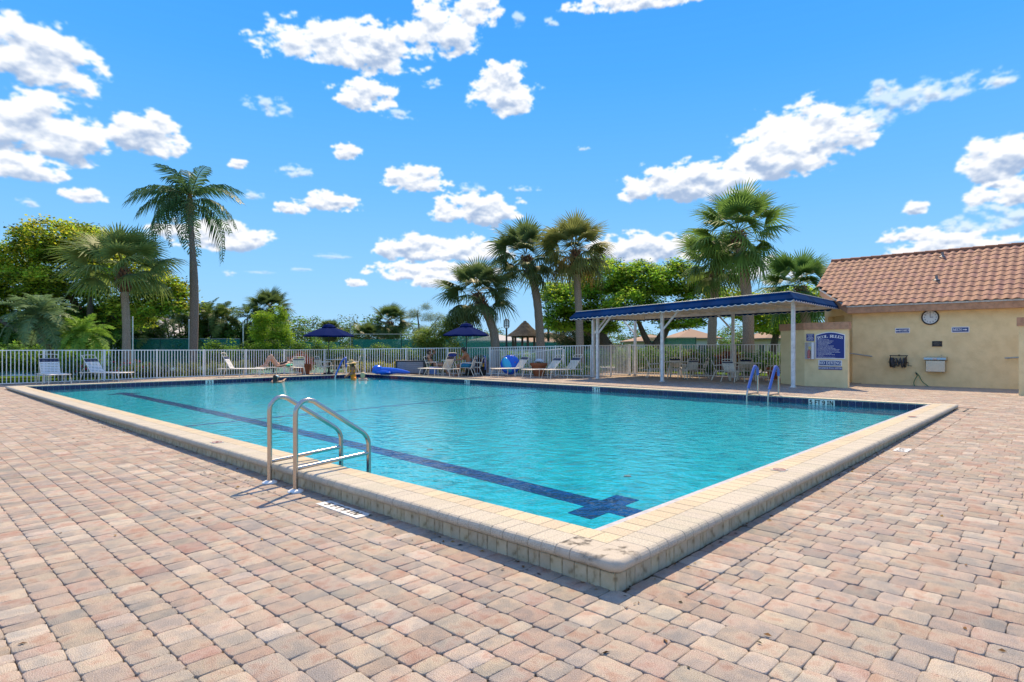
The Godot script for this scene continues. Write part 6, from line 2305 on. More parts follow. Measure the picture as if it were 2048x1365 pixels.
func beyond() -> void:
	for q in [
		["low green tennis windscreen left of the tall palm trunk", Vector3(9.6, 0, -50.8), Vector3(15.8, 0, -44.1), 2.12, "windscreen", 2.08],
		["higher green tennis windscreen behind the young tree", Vector3(15.9, 0, -49.5), Vector3(23.0, 0, -41.9), 2.72, "windscreen", 1.9],
		["dark green tennis windscreen between the two umbrellas", Vector3(22.4, 0, -39.0), Vector3(27.4, 0, -33.2), 2.5, "windscreen", 2.1],
		["pale green tennis windscreen right of the right umbrella", Vector3(25.2, 0, -30.8), Vector3(27.6, 0, -28.2), 2.35, "windscreen pale", 2.28],
		["long low green windscreen behind the thatched gazebo", Vector3(36.0, 0, -43.0), Vector3(46.5, 0, -31.8), 2.0, "windscreen", 1.95],
		["pale green tennis windscreen before the tan house under the awning", Vector3(36.9, 0, -21.7), Vector3(39.6, 0, -18.9), 2.25, "windscreen pale", 2.2]]:
		var o := thing("tennis_windscreen", q[0], "tennis fence")
		screen_panel(o, q[1], q[2], q[3], q[4], q[5])
	# white poles
	var i := 0
	for p in [Vector3(3.23, 3.1, -35.9), Vector3(6.24, 3.1, -34.85), Vector3(8.74, 3.01, -33.85), Vector3(11.27, 2.98, -32.75), Vector3(13.55, 2.66, -31.65), Vector3(16.66, 2.95, -30.1)]:
		var g := Geo.new()
		g.tube([Vector3.ZERO, Vector3.UP * p.y], 0.032, 8)
		g.ball(Vector3.UP * p.y, Vector3.ONE * 0.036, 5, 8)
		var o := thing("white_pole", ["thin white pole behind the left lounger, leftmost of the row", "thin white pole just right of the cabbage palm trunk", "thin white pole touching the tall palm trunk", "thin white pole left of the young green tree", "thin white pole at the right side of the young green tree", "thin pole behind the right half of the left umbrella"][i], "pole", Vector3(p.x, 0, p.z), 0, "row of thin poles beyond the fence")
		put("pole", g, mats["white paint" if i < 5 else "galvanised"], o)
		i += 1
	# lamp post
	var o := thing("lamp_post", "dark post lamp with a caged glass lantern beside the gazebo", "lamp post", Vector3(23.94, 0, -23.85))
	var g := Geo.new()
	g.lathe([Vector2(0.09, 0.0), Vector2(0.085, 0.3), Vector2(0.065, 0.35), Vector2(0.055, 2.62), Vector2(0.10, 2.68), Vector2(0.0, 2.70)], 10)
	put("post", g, mats["iron"], o)
	g = Geo.new()
	g.lathe([Vector2(0.12, 2.72), Vector2(0.165, 2.76), Vector2(0.165, 3.14), Vector2(0.1, 3.2)], 8)
	put("glass", g, mats["lantern glass"], o)
	for k in 8:
		var a := TAU * k / 8
		g = Geo.new()
		var s := Vector3(cos(a), 0, sin(a)) * 0.175
		g.tube([s * 0.6 + Vector3.UP * 2.68, s + Vector3.UP * 2.76, s + Vector3.UP * 3.14, s * 0.6 + Vector3.UP * 3.22], 0.013, 5)
		put("cage_bar", g, mats["iron"], o)
	for y in [2.84, 3.0, 3.12]:
		g = Geo.new()
		var ring := []
		for k in 16:
			ring.append(Vector3(cos(TAU * k / 16) * 0.176, y, sin(TAU * k / 16) * 0.176))
		g.tube(ring, 0.009, 5, true)
		put("cage_ring", g, mats["iron"], o)
	g = Geo.new()
	g.lathe([Vector2(0.13, 3.2), Vector2(0.09, 3.25), Vector2(0.015, 3.27), Vector2(0.012, 3.34), Vector2(0.0, 3.36)], 10)
	put("cap", g, mats["iron"], o)
	# gazebo with a shingled pyramid roof
	o = thing("gazebo", "small open gazebo with a weathered shingle cone roof", "gazebo", Vector3(29.94, 0, -27.7), 0.2)
	for k in 6:
		var a := TAU * k / 6 + 0.3
		g = Geo.new()
		g.cbox(Vector3(cos(a) * 0.95, 1.15, sin(a) * 0.95), Vector3(0.13, 2.3, 0.13), 0.01)
		put("post", g, mats["timber"], o)
	g = Geo.new()
	g.lathe([Vector2(0.9, 2.20), Vector2(1.02, 2.20), Vector2(1.02, 2.33), Vector2(0.9, 2.33)], 6)
	put("ring_beam", g, mats["timber"], o)
	var under := Geo.new()
	under.lathe([Vector2(1.26, 2.30), Vector2(0.72, 2.72), Vector2(0.30, 3.14), Vector2(0.0, 3.40)], 20)
	var roof := put("roof", under, mats["timber"], o)
	var rows := 11
	for k in rows:
		var t := float(k) / rows
		var rad := 1.30 * pow(1.0 - t, 0.92) + 0.05
		var y := 2.28 + 1.12 * t - 0.10 * sin(PI * t)
		var m := maxi(6, int(rad * 17))
		var sh := Geo.new()
		for s in m:
			var a := TAU * (s + 0.5 * (k % 2)) / m + rnd(-0.02, 0.02)
			var b := rnd(0.75, 1.2)
			sh.tint(Color(0.19 * b, 0.155 * b, 0.115 * b))
			var w := TAU * rad / m * 0.94
			var dir := Vector3(cos(a), 0, sin(a))
			var side := Vector3(-sin(a), 0, cos(a))
			var lo := dir * rad + Vector3.UP * (y + rnd(-0.012, 0.012))
			var hi := dir * maxf(rad - 0.15, 0.02) + Vector3.UP * (y + 0.16)
			var th := Vector3.UP * 0.02
			sh.quad(lo - side * w * 0.5, lo + side * w * 0.5, lo + side * w * 0.5 + th, lo - side * w * 0.5 + th)
			sh.quad(lo + side * w * 0.5 + th, lo - side * w * 0.5 + th, hi - side * w * 0.42 + th, hi + side * w * 0.42 + th)
		put("shingle_course", sh, mats["shingle"], roof, Transform3D(), "stuff")
	# houses
	house("tan house with a hipped clay coloured roof seen under the awning", Vector3(61.6, 0, -30.5), 0.85, Vector3(4.6, 2.42, 4.2), 1.2, "house pale", "house roof")
	house("yellow house with a hipped clay coloured roof behind the pool rules wall", Vector3(68.3, 0, -23.4), 0.85, Vector3(5.0, 2.4, 4.4), 1.3, "house tan", "house roof")
	house("low house with a clay coloured roof between the gazebo and the grey palm trunk", Vector3(52.0, 0, -44.0), 0.8, Vector3(9, 2.0, 8), 1.3, "house tan", "house roof")
	house("house roof peeking left of the second awning post", Vector3(62.8, 0, -36.5), 0.8, Vector3(6, 2.1, 5), 0.95, "house pale", "house roof")
	house("house with a steep pale roof behind the tall palm trunk", Vector3(14.0, 0, -59.0), 0.82, Vector3(5.0, 2.3, 6.0), 2.6, "house pale", "house roof grey")
	house("low grey roofed building far behind the gazebo posts", Vector3(47.0, 0, -47.5), 0.8, Vector3(8, 2.1, 6), 0.9, "house pale", "house roof grey")


func house(label: String, at: Vector3, turn: float, size: Vector3, rise: float, wall_mat: String, roof_mat: String) -> void:
	var o := thing("house", label, "house", at, turn)
	var g := Geo.new()
	g.box(Vector3(0, size.y * 0.5, 0), size)
	put("wall", g, mats[wall_mat], o)
	g = Geo.new()
	var w := size.x * 0.5 + 0.5
	var d := size.z * 0.5 + 0.5
	var rl := maxf(w - d, 0.2)
	var y := size.y - 0.02
	var t := size.y + rise
	var c := [Vector3(-w, y, d), Vector3(w, y, d), Vector3(w, y, -d), Vector3(-w, y, -d)]
	var r := [Vector3(-rl, t, 0), Vector3(rl, t, 0)]
	var up := Vector3.UP * 0.14
	g.quad(c[0] + up, c[1] + up, r[1], r[0])
	g.quad(c[2] + up, c[3] + up, r[0], r[1])
	g.tri(c[1] + up, c[2] + up, r[1])
	g.tri(c[3] + up, c[0] + up, r[0])
	for k in 4:
		g.quad(c[k], c[(k + 1) % 4], c[(k + 1) % 4] + up, c[k] + up)
	g.quad(c[3], c[2], c[1], c[0])
	var roof := put("roof", g, mats[roof_mat], o)
	var v := Geo.new()
	v.box(Vector3(w * 0.3, size.y + rise * 0.55, d * 0.48), Vector3(0.35, 0.3, 0.25))
	put("roof_vent", v, mats["lead"], roof)
	for s in [-1.0, 1.0]:
		for x in [-0.25, 0.25]:
			var f := Geo.new()
			f.box(Vector3(size.x * x, 1.25, s * (size.z * 0.5 + 0.01)), Vector3(1.3, 1.1, 0.06))
			var win := put("window", f, mats["sign white"], o)
			for p in 3:
				var q := Geo.new()
				q.box(Vector3(size.x * x + (p - 1) * 0.4, 1.25, s * (size.z * 0.5 + 0.045)), Vector3(0.34, 0.98, 0.03))
				put("pane", q, mats["window dark"], win)
	for x in [-1.0, 1.0]:
		var f := Geo.new()
		f.box(Vector3(x * (size.x * 0.5 + 0.01), 1.25, 0.6), Vector3(0.06, 1.1, 1.3))
		var win := put("window", f, mats["sign white"], o)
		for p in 3:
			var q := Geo.new()
			q.box(Vector3(x * (size.x * 0.5 + 0.045), 1.25, 0.6 + (p - 1) * 0.4), Vector3(0.03, 0.98, 0.34))
			put("pane", q, mats["window dark"], win)


# ---------------------------------------------------------------- pool furniture
func arch_leg(o: Node3D, z: float, w: float, h: float, m: Material, splay := 0.0) -> void:
	var g := Geo.new()
	g.tube(smooth([Vector3(-w * 0.5 - 0.03, 0.0, z + splay), Vector3(-w * 0.5 - 0.01, h * 0.6, z + splay * 0.4), Vector3(-w * 0.5, h - 0.07, z), Vector3(-w * 0.5 + 0.05, h - 0.01, z), Vector3(w * 0.5 - 0.05, h - 0.01, z), Vector3(w * 0.5, h - 0.07, z), Vector3(w * 0.5 + 0.01, h * 0.6, z + splay * 0.4), Vector3(w * 0.5 + 0.03, 0.0, z + splay)], 4), 0.016, 7)
	put("leg", g, m, o)


# strap lounger: foot end towards -z, back raised by angle (degrees)
func lounger(label: String, at: Vector3, dir: Vector3, angle: float, white := false) -> Node3D:
	var o := thing("pool_lounger", label, "lounger", on_deck(at), toward(dir), "strap loungers round the pool")
	var fm: Material = mats["cream frame"]
	var h := 0.38
	var w := 0.62
	var a := deg_to_rad(angle)
	var hinge := Vector3(0, h, 0.35)
	var back := Vector3(0, sin(a), cos(a))
	var bl := 0.78
	var g := Geo.new()
	for s in [-1.0, 1.0]:
		g.tube([Vector3(s * w * 0.5, h, -1.0), Vector3(s * w * 0.5, h, 0.85)], 0.0165, 7)
	g.tube([Vector3(-w * 0.5, h, -1.0), Vector3(w * 0.5, h, -1.0)], 0.0165, 7)
	g.tube([Vector3(-w * 0.5, h, 0.85), Vector3(w * 0.5, h, 0.85)], 0.0165, 7)
	put("seat_frame", g, fm, o)
	g = Geo.new()
	var top := hinge + back * bl
	g.tube(smooth([hinge + Vector3(-w * 0.47, 0, 0), hinge + back * (bl - 0.1) + Vector3(-w * 0.47, 0, 0), top + Vector3(-w * 0.40, 0, 0), top + Vector3(w * 0.40, 0, 0), hinge + back * (bl - 0.1) + Vector3(w * 0.47, 0, 0), hinge + Vector3(w * 0.47, 0, 0)], 4), 0.0165, 7)
	g.tube([hinge + back * (bl - 0.16) + Vector3(-w * 0.47, 0, 0), hinge + back * (bl - 0.16) + Vector3(w * 0.47, 0, 0)], 0.013, 6)
	put("back_frame", g, fm, o)
	for z in [-0.86, -0.05, 0.72]:
		arch_leg(o, z, w, h, fm, -0.08 if z < -0.5 else (0.08 if z > 0.5 else 0.0))
	if angle > 12:
		g = Geo.new()
		for s in [-1.0, 1.0]:
			g.tube([hinge + back * 0.42 + Vector3(s * w * 0.45, 0, 0), Vector3(s * w * 0.45, h, 0.35 + 0.42 * cos(a) + 0.22)], 0.01, 6)
		put("back_stay", g, fm, o)
	g = Geo.new()
	var sm: Material = mats["white strap" if white else "strap"]
	for i in 19:
		var z := -0.95 + i * 0.068
		g.cbox(Vector3(0, h + 0.012, z), Vector3(w + 0.02, 0.006, 0.05), 0.002)
	put("seat_straps", g, sm, o, Transform3D(), "stuff")
	g = Geo.new()
	var navy := Geo.new()
	var turn := Basis(Vector3.RIGHT, -a)
	for i in 9:
		var p := hinge + back * (0.05 + i * 0.066) + turn * Vector3(0, 0.014, 0)
		var n := i > 6
		(navy if n else g).cbox(p, Vector3(w * 0.97, 0.006, 0.05 if not n else 0.058), 0.002, turn)
	put("back_straps", g, sm, o, Transform3D(), "stuff")
	put("navy_straps", navy, mats["navy strap"], o, Transform3D(), "stuff")
	return o


func make_chair(label: String) -> Node3D:
	var o := thing("patio_chair", label, "chair", Vector3.ZERO, 0.0, "strap armchairs round the tables")
	var fm: Material = mats["cream frame"]
	var w := 0.54
	var h := 0.41
	var g := Geo.new()
	g.tube([Vector3(-w * 0.46, h, -0.25), Vector3(w * 0.46, h, -0.25), Vector3(w * 0.43, h - 0.02, 0.22), Vector3(-w * 0.43, h - 0.02, 0.22)], 0.015, 7, true)
	put("seat_frame", g, fm, o)
	g = Geo.new()
	g.tube(smooth([Vector3(-w * 0.43, h - 0.02, 0.22), Vector3(-w * 0.45, 0.78, 0.36), Vector3(-w * 0.36, 0.88, 0.395), Vector3(w * 0.36, 0.88, 0.395), Vector3(w * 0.45, 0.78, 0.36), Vector3(w * 0.43, h - 0.02, 0.22)], 4), 0.015, 7)
	g.tube([Vector3(-w * 0.44, 0.80, 0.365), Vector3(w * 0.44, 0.80, 0.365)], 0.011, 6)
	put("back_frame", g, fm, o)
	for s in [-1.0, 1.0]:
		g = Geo.new()
		g.tube([Vector3(s * (w * 0.5 + 0.04), 0, -0.33), Vector3(s * (w * 0.5 + 0.01), 0.56, -0.24)], 0.016, 7)
		put("leg", g, fm, o)
		g = Geo.new()
		g.tube([Vector3(s * (w * 0.5 + 0.03), 0, 0.38), Vector3(s * w * 0.47, h, 0.20)], 0.016, 7)
		put("leg", g, fm, o)
		g = Geo.new()
		g.tube(smooth([Vector3(s * (w * 0.5 + 0.01), 0.53, -0.245), Vector3(s * (w * 0.5 + 0.01), 0.60, -0.22), Vector3(s * (w * 0.5 + 0.015), 0.63, -0.12), Vector3(s * w * 0.5, 0.62, 0.15), Vector3(s * w * 0.45, 0.60, 0.29)], 3), 0.018, 7)
		put("armrest", g, fm, o)
	g = Geo.new()
	for i in 8:
		g.cbox(Vector3(0, h + 0.008 - 0.0027 * i, -0.22 + i * 0.058), Vector3(w * 0.92, 0.006, 0.046), 0.002)
	put("seat_straps", g, mats["strap"], o, Transform3D(), "stuff")
	g = Geo.new()
	var navy := Geo.new()
	var b := Basis(Vector3.RIGHT, -0.36)
	for i in 7:
		var t := 0.06 + i * 0.052
		(navy if i > 5 else g).cbox(Vector3(0, h + t, 0.22 + t * 0.375), Vector3(w * 0.88, 0.042 if i < 6 else 0.075, 0.006), 0.002, b)
	put("back_straps", g, mats["strap"], o, Transform3D(), "stuff")
	put("navy_headband", navy, mats["navy strap"], o)
	return o


func round_table(label: String, at: Vector3, r := 0.56) -> void:
	var o := thing("patio_table", label, "table", on_deck(at), 0.3)
	var g := Geo.new()
	g.lathe([Vector2(0.0, 0.695), Vector2(r - 0.02, 0.695), Vector2(r, 0.705), Vector2(r, 0.722), Vector2(r - 0.02, 0.732), Vector2(0.0, 0.732)], 32)
	put("top", g, mats["table top"], o)
	for k in 4:
		var a := PI / 4 + k * PI / 2
		var s := Vector3(cos(a), 0, sin(a))
		g = Geo.new()
		g.tube([s * (r - 0.04), s * (r - 0.16) + Vector3.UP * 0.69], 0.021, 7)
		put("leg", g, mats["cream frame"], o)
	g = Geo.new()
	var ring := []
	for k in 24:
		ring.append(Vector3(cos(TAU * k / 24), 0, sin(TAU * k / 24)) * (r - 0.12) + Vector3.UP * 0.4)
	g.tube(ring, 0.012, 6, true)
	put("brace_ring", g, mats["cream frame"], o)


func umbrella(label: String, at: Vector3, turn: float, r: float, eave: float, top: float) -> void:
	var o := thing("patio_umbrella", label, "umbrella", on_deck(at), turn)
	var y0 := deck_y(at.x, at.z)
	var e := eave - y0
	var t := top - y0
	var g := Geo.new()
	g.tube([Vector3.ZERO, Vector3.UP * (t - 0.05)], 0.022, 8)
	put("pole", g, mats["dark pole"], o)
	g = Geo.new()
	g.lathe([Vector2(0.26, 0.0), Vector2(0.26, 0.06), Vector2(0.06, 0.09), Vector2(0.035, 0.3)], 16)
	put("base", g, mats["dark pole"], o)
	g = Geo.new()
	g.ball(Vector3.UP * (t + 0.02), Vector3(0.03, 0.05, 0.03), 6, 8)
	put("finial", g, mats["dark pole"], o)
	var n := 8
	var p := func(k: int, rad: float, y: float) -> Vector3:
		var a := TAU * k / n
		return Vector3(cos(a) * rad, y, sin(a) * rad)
	var y1 := e + (t - e) * 0.70
	for k in n:
		g = Geo.new()
		for s in 4:
			var u := s / 4.0
			var v := (s + 1) / 4.0
			var ru := lerpf(r, 0.22, u)
			var rv := lerpf(r, 0.22, v)
			var yu := lerpf(e, y1, u) + 0.03 * sin(PI * u)
			var yv := lerpf(e, y1, v) + 0.03 * sin(PI * v)
			var sag := 0.03 * (1.0 - absf(u - 0.4))
			var mu: Vector3 = (p.call(k, ru, yu) + p.call(k + 1, ru, yu)) * 0.5 - Vector3.UP * sag
			var mv: Vector3 = (p.call(k, rv, yv) + p.call(k + 1, rv, yv)) * 0.5 - Vector3.UP * sag
			g.quad(mu, p.call(k, ru, yu), p.call(k, rv, yv), mv)
			g.quad(p.call(k + 1, ru, yu), mu, mv, p.call(k + 1, rv, yv))
		var m0: Vector3 = (p.call(k, r, e) + p.call(k + 1, r, e)) * 0.5
		g.quad(m0 + Vector3.DOWN * 0.07, p.call(k, r, e - 0.05), p.call(k, r, e), m0 + Vector3.DOWN * 0.02)
		g.quad(p.call(k + 1, r, e - 0.05), m0 + Vector3.DOWN * 0.07, m0 + Vector3.DOWN * 0.02, p.call(k + 1, r, e))
		put("canopy_panel", g, mats["navy canvas"], o)
		g = Geo.new()
		g.tube([p.call(k, r - 0.02, e - 0.01), p.call(k, 0.05, y1 - 0.02)], 0.009, 5)
		put("rib", g, mats["dark pole"], o)
	g = Geo.new()
	for k in n:
		g.quad(p.call(k + 1, 0.34, y1 + 0.0), p.call(k, 0.34, y1 + 0.0), p.call(k, 0.25, y1 + 0.10), p.call(k + 1, 0.25, y1 + 0.10))
		g.tri(p.call(k + 1, 0.25, y1 + 0.10), p.call(k, 0.25, y1 + 0.10), Vector3.UP * t)
		g.quad(p.call(k + 1, 0.335, y1 - 0.03), p.call(k, 0.335, y1 - 0.03), p.call(k, 0.34, y1), p.call(k + 1, 0.34, y1))
	put("vent_cap", g, mats["navy canvas"], o)


func pot(label: String, at: Vector3, prof: Array) -> Node3D:
	var o := thing("planter", label, "planter", on_deck(at))
	var g := Geo.new()
	g.lathe(prof, 26)
	put("pot", g, mats["terracotta"], o)
	var top: Vector2 = prof[prof.size() - 1]
	g = Geo.new()
	g.lathe([Vector2(top.x, top.y - 0.03), Vector2(0.0, top.y - 0.02)], 20)
	put("soil", g, mats["soil"], o)
	return o


# cloth hung over a bar: width along x, hanging down -z side and +z side
func drape(w: float, front: float, rear: float, r: float, fold: float, seed_: int) -> Geo:
	var g := Geo.new()
	var f := FastNoiseLite.new()
	f.seed = seed_
	f.frequency = 6.0
	var cols := 15
	var prof := []
	for i in 7:
		prof.append(Vector2(-r - 0.012, -front * (1.0 - i / 6.0)))
	for i in range(1, 6):
		var a := PI - PI * i / 6.0
		prof.append(Vector2(cos(a) * (r + 0.012), sin(a) * (r + 0.012)))
	for i in 7:
		prof.append(Vector2(r + 0.012, -rear * i / 6.0))
	var ids := []
	for i in cols:
		var row := []
		var x := lerpf(-w * 0.5, w * 0.5, i / (cols - 1.0))
		for j in prof.size():
			var p: Vector2 = prof[j]
			var depth := clampf(-p.y / 0.3, 0, 1)
			var wob := f.get_noise_2d(x * 3.0, signf(p.x) * 5.0) * fold * depth
			var pull := 1.0 - 0.1 * depth
			row.append(g.vert(Vector3(x * pull, p.y, p.x + wob * (1.0 if p.x > 0 else -1.0)), Vector3(f.get_noise_2d(x * 3.0 + 0.03, p.x) * 1.5 * fold / 0.05, 0.25, signf(p.x) if absf(p.y) > 0.001 or absf(p.x) > r else p.x)))
		ids.append(row)
	for i in cols - 1:
		for j in prof.size() - 1:
			g.face(ids[i][j], ids[i + 1][j], ids[i + 1][j + 1])
			g.face(ids[i][j], ids[i + 1][j + 1], ids[i][j + 1])
	return g


func towel(label: String, at: Vector3, turn: float, g: Geo, m: String) -> Node3D:
	var o := thing("towel", label, "towel", at, turn)
	put("cloth", g, mats[m], o)
	return o


func furniture() -> void:
	# loungers
	lounger("empty lounger with a navy head strap, leftmost along the far fence", Vector3(1.15, 0, -25.2), Vector3(0.05, 0, 1), 66, true)
	lounger("empty lounger turned slightly right beside the leftmost one", Vector3(2.75, 0, -25.05), Vector3(0.55, 0, 0.85), 58, true)
	lounger("empty sunlit lounger before the clipped hedge, apart from the left pair", Vector3(7.75, 0, -24.65), Vector3(0.78, 0, 0.62), 62, true)
	lounger("flat lounger that the woman in the black swimsuit lies on", Vector3(9.75, 0, -25.15), Vector3(-0.97, 0, -0.25), 16)
	lounger("lounger with blue towels draped on it before the couple's table", Vector3(14.0, 0, -18.45), Vector3(-0.22, 0, -0.97), 64)
	lounger("lounger in front of the round blue pool float", Vector3(16.6, 0, -16.45), Vector3(-0.96, 0, -0.28), 54)
	lounger("lounger just right of the wide terracotta bowl", Vector3(16.85, 0, -14.75), Vector3(-0.96, 0, -0.28), 50)
	lounger("rightmost lounger beside the first awning posts", Vector3(17.35, 0, -14.05), Vector3(-0.96, 0, -0.28), 54)
	# chairs: one is built, the others are copies
	var seats := [
		[Vector3(20.30, 0, -11.25), Vector3(20.86, 0, -10.48), "chair at the far left of the left table under the awning"],
		[Vector3(20.45, 0, -9.75), Vector3(20.86, 0, -10.48), "chair on the near side of the left table under the awning"],
		[Vector3(21.62, 0, -10.95), Vector3(20.86, 0, -10.48), "chair at the back of the left table under the awning"],
		[Vector3(21.35, 0, -9.72), Vector3(20.86, 0, -10.48), "chair with its back to the right table under the awning"],
		[Vector3(20.55, 0, -8.35), Vector3(20.97, 0, -7.45), "chair on the left side of the right table under the awning"],
		[Vector3(19.85, 0, -7.55), Vector3(20.97, 0, -7.45), "nearest chair of the right table, its back to the pool"],
		[Vector3(21.95, 0, -7.9), Vector3(20.97, 0, -7.45), "chair at the rear of the right table under the awning"],
		[Vector3(21.5, 0, -6.55), Vector3(20.97, 0, -7.45), "chair on the right side of the right table by the stucco wall"],
		[Vector3(11.55, 0, -24.2), Vector3(12.38, 0, -24.3), "chair with its back to the pool left of the purple rail"],
		[Vector3(12.95, 0, -23.95), Vector3(12.38, 0, -24.3), "chair behind the woman in the straw hat"],
		[Vector3(10.05, 0, -23.9), Vector3(10.5, 0, -25.0), "chair in front of the sunbathing woman's head"],
		[Vector3(14.92, 0, -20.05), Vector3(15.57, 0, -19.3), "chair that the woman with the raised arm sits in"],
		[Vector3(15.35, 0, -18.12), Vector3(14.85, 0, -18.85), "chair that the man in turquoise trunks sits on"],
		[Vector3(16.02, 0, -18.25), Vector3(15.4, 0, -19.0), "chair with a pale blue patterned towel hung over it"],
	]
	var first: Node3D
	for i in seats.size():
		var q: Array = seats[i]
		var d: Vector3 = q[1] - q[0]
		if i == 0:
			first = make_chair(q[2])
			first.position = on_deck(q[0])
			first.rotation.y = toward(d)
		else:
			copy_of(first, q[2], on_deck(q[0]), toward(d) + rnd(-0.12, 0.12))
	round_table("round cream table, the left one under the awning", Vector3(20.86, 0, -10.48))
	round_table("round cream table, the right one under the awning", Vector3(20.97, 0, -7.45))
	round_table("round cream table behind the purple rail", Vector3(12.35, 0, -24.55), 0.5)
	round_table("round cream table the couple sits at", Vector3(15.55, 0, -19.45), 0.5)
	umbrella("open navy umbrella on the left, behind the straw hat woman", Vector3(12.17, 0, -24.83), 0.1, 1.24, 2.06, 2.66)
	umbrella("open navy umbrella on the right, above the seated couple", Vector3(16.2, 0, -19.1), 0.35, 1.16, 2.08, 2.66)
	# planters
	pot("tall terracotta pot behind the sunbathing woman", Vector3(11.3, 0, -25.5), [Vector2(0.15, 0.0), Vector2(0.17, 0.0), Vector2(0.235, 0.42), Vector2(0.26, 0.43), Vector2(0.265, 0.50), Vector2(0.235, 0.505), Vector2(0.22, 0.47)])
	var bowl := pot("wide terracotta bowl between the right loungers", Vector3(17.75, 0, -15.85), [Vector2(0.20, 0.0), Vector2(0.22, 0.0), Vector2(0.35, 0.48), Vector2(0.40, 0.50), Vector2(0.41, 0.61), Vector2(0.37, 0.615), Vector2(0.34, 0.56)])
	foliage("dry_plants", bowl, [[Vector3(0.05, 0.63, 0), Vector3(0.28, 0.07, 0.28)]], 40, 0.09, "strap", [Color(0.30, 0.2, 0.08), Color(0.2, 0.16, 0.06)], 0.2)
	pot("small terracotta pot behind the right table under the awning", Vector3(22.9, 0, -7.1), [Vector2(0.16, 0.0), Vector2(0.18, 0.0), Vector2(0.26, 0.40), Vector2(0.28, 0.42), Vector2(0.28, 0.5), Vector2(0.25, 0.5), Vector2(0.24, 0.46)])
	# deck box with plank front
	var o := thing("deck_box", "grey plank deck storage box with a dark frame and lid", "storage box", on_deck(Vector3(14.42, 0, -21.12)), toward(-AHEAD + Vector3(0.0, 0, 0.1)) + PI)
	var g := Geo.new()
	g.cbox(Vector3(0, 0.67, 0), Vector3(1.42, 0.05, 0.68), 0.01)
	put("lid", g, mats["box frame"], o)
	for s in [-1.0, 1.0]:
		for r in [-1.0, 1.0]:
			g = Geo.new()
			g.cbox(Vector3(s * 0.655, 0.32, r * 0.29), Vector3(0.08, 0.645, 0.08), 0.006)
			put("corner_post", g, mats["box frame"], o)
		g = Geo.new()
		g.cbox(Vector3(0, 0.075, s * 0.30), Vector3(1.23, 0.05, 0.04), 0.004)
		put("bottom_rail", g, mats["box frame"], o)
		for k in 6:
			g = Geo.new()
			g.cbox(Vector3(0, 0.145 + k * 0.089, s * 0.30), Vector3(1.23, 0.083, 0.024), 0.006)
			put("plank", g, mats["box panel"], o)
	for s in [-1.0, 1.0]:
		g = Geo.new()
		g.cbox(Vector3(s * 0.655, 0.37, 0), Vector3(0.024, 0.54, 0.50), 0.004)
		put("end_panel", g, mats["box panel"], o)
	# inflatables
	o = thing("inflatable_dolphin", "shiny blue inflatable dolphin lying over the far pool edge", "pool float", Vector3(13.05, 0.21, -21.25), toward(Vector3(0.685, 0, 0.728)))
	g = Geo.new()
	g.ball(Vector3(0, 0.22, 0.38), Vector3(0.25, 0.22, 0.26), 10, 16)
	g.ball(Vector3(0, 0.12, 0.12), Vector3(0.27, 0.12, 0.55), 10, 16)
	var pts := []
	var rr := []
	for i in 14:
		var t := i / 13.0
		pts.append(Vector3(0.0, 0.14 + 0.04 * sin(t * 3.0) - 0.06 * t, 0.2 - t * 1.35))
		rr.append(0.19 * pow(1.0 - t, 0.6) + 0.02)
	g.tube(pts, rr, 14)
	put("body", g, mats["vinyl blue"], o)
	g = Geo.new()
	g.ball(Vector3(0.2, 0.10, -0.15), Vector3(0.24, 0.045, 0.14), 6, 12, Basis(Vector3.UP, 0.5))
	put("fin", g, mats["vinyl blue"], o)
	g = Geo.new()
	g.ball(Vector3(-0.2, 0.10, -0.15), Vector3(0.24, 0.045, 0.14), 6, 12, Basis(Vector3.UP, -0.5))
	put("fin", g, mats["vinyl blue"], o)
	g = Geo.new()
	g.ball(Vector3(0.17, 0.28, 0.53), Vector3(0.028, 0.028, 0.028), 6, 8)
	put("eye", g, mats["red print"], o)
	o = thing("round_float", "round blue and light blue pool float leaning on the fence", "pool float", on_deck(Vector3(17.05, 0, -17.0)) + Vector3(0, 0.06, 0), toward(-AHEAD))
	g = Geo.new()
	var lean := Basis(Vector3.RIGHT, 0.22)
	g.ball(lean * Vector3(0, 0.47, 0), Vector3(0.47, 0.47, 0.20), 14, 22, lean)
	put("body", g, mats["vinyl blue"], o)
	g = Geo.new()
	g.ball(lean * Vector3(0.12, 0.44, -0.06), Vector3(0.24, 0.40, 0.18), 12, 16, lean * Basis(Vector3.BACK, -0.45))
	put("light_panel", g, mats["vinyl light"], o)
	g = Geo.new()
	g.ball(lean * Vector3(-0.22, 0.55, -0.17), Vector3(0.03, 0.03, 0.02), 6, 8, lean)
	put("eye", g, mats["red print"], o)
	o = thing("grey_ball", "pale grey ball resting behind the terracotta bowl", "ball", on_deck(Vector3(18.2, 0, -16.2)) + Vector3(0, 0.49, 0))
	g = Geo.new()
	g.ball(Vector3(0, 0.06, 0), Vector3(0.26, 0.26, 0.26), 10, 16)
	put("ball", g, mats["cabinet"], o)
	g = Geo.new()
	g.cbox(Vector3(0, -0.34, 0), Vector3(0.34, 0.30, 0.34), 0.01)
	put("stand", g, mats["box frame"], o)
	# towels, bags and things on the table
	var d := toward(Vector3(-0.22, 0, -0.97))
	towel("dark blue patterned towel over the back top of the draped lounger", on_deck(Vector3(14.0, 0, -18.45)) + Basis(Vector3.UP, d) * Vector3(0, 1.05, 0.66), d, drape(0.54, 0.10, 0.12, 0.02, 0.03, 3), "towel navy")
	var seat := towel("light blue towel hanging over the foot end of the draped lounger", on_deck(Vector3(14.0, 0, -18.45)) + Basis(Vector3.UP, d) * Vector3(0.32, 0.40, -0.62), d + PI / 2, drape(0.42, 0.28, 0.1, 0.02, 0.05, 4), "towel blue")
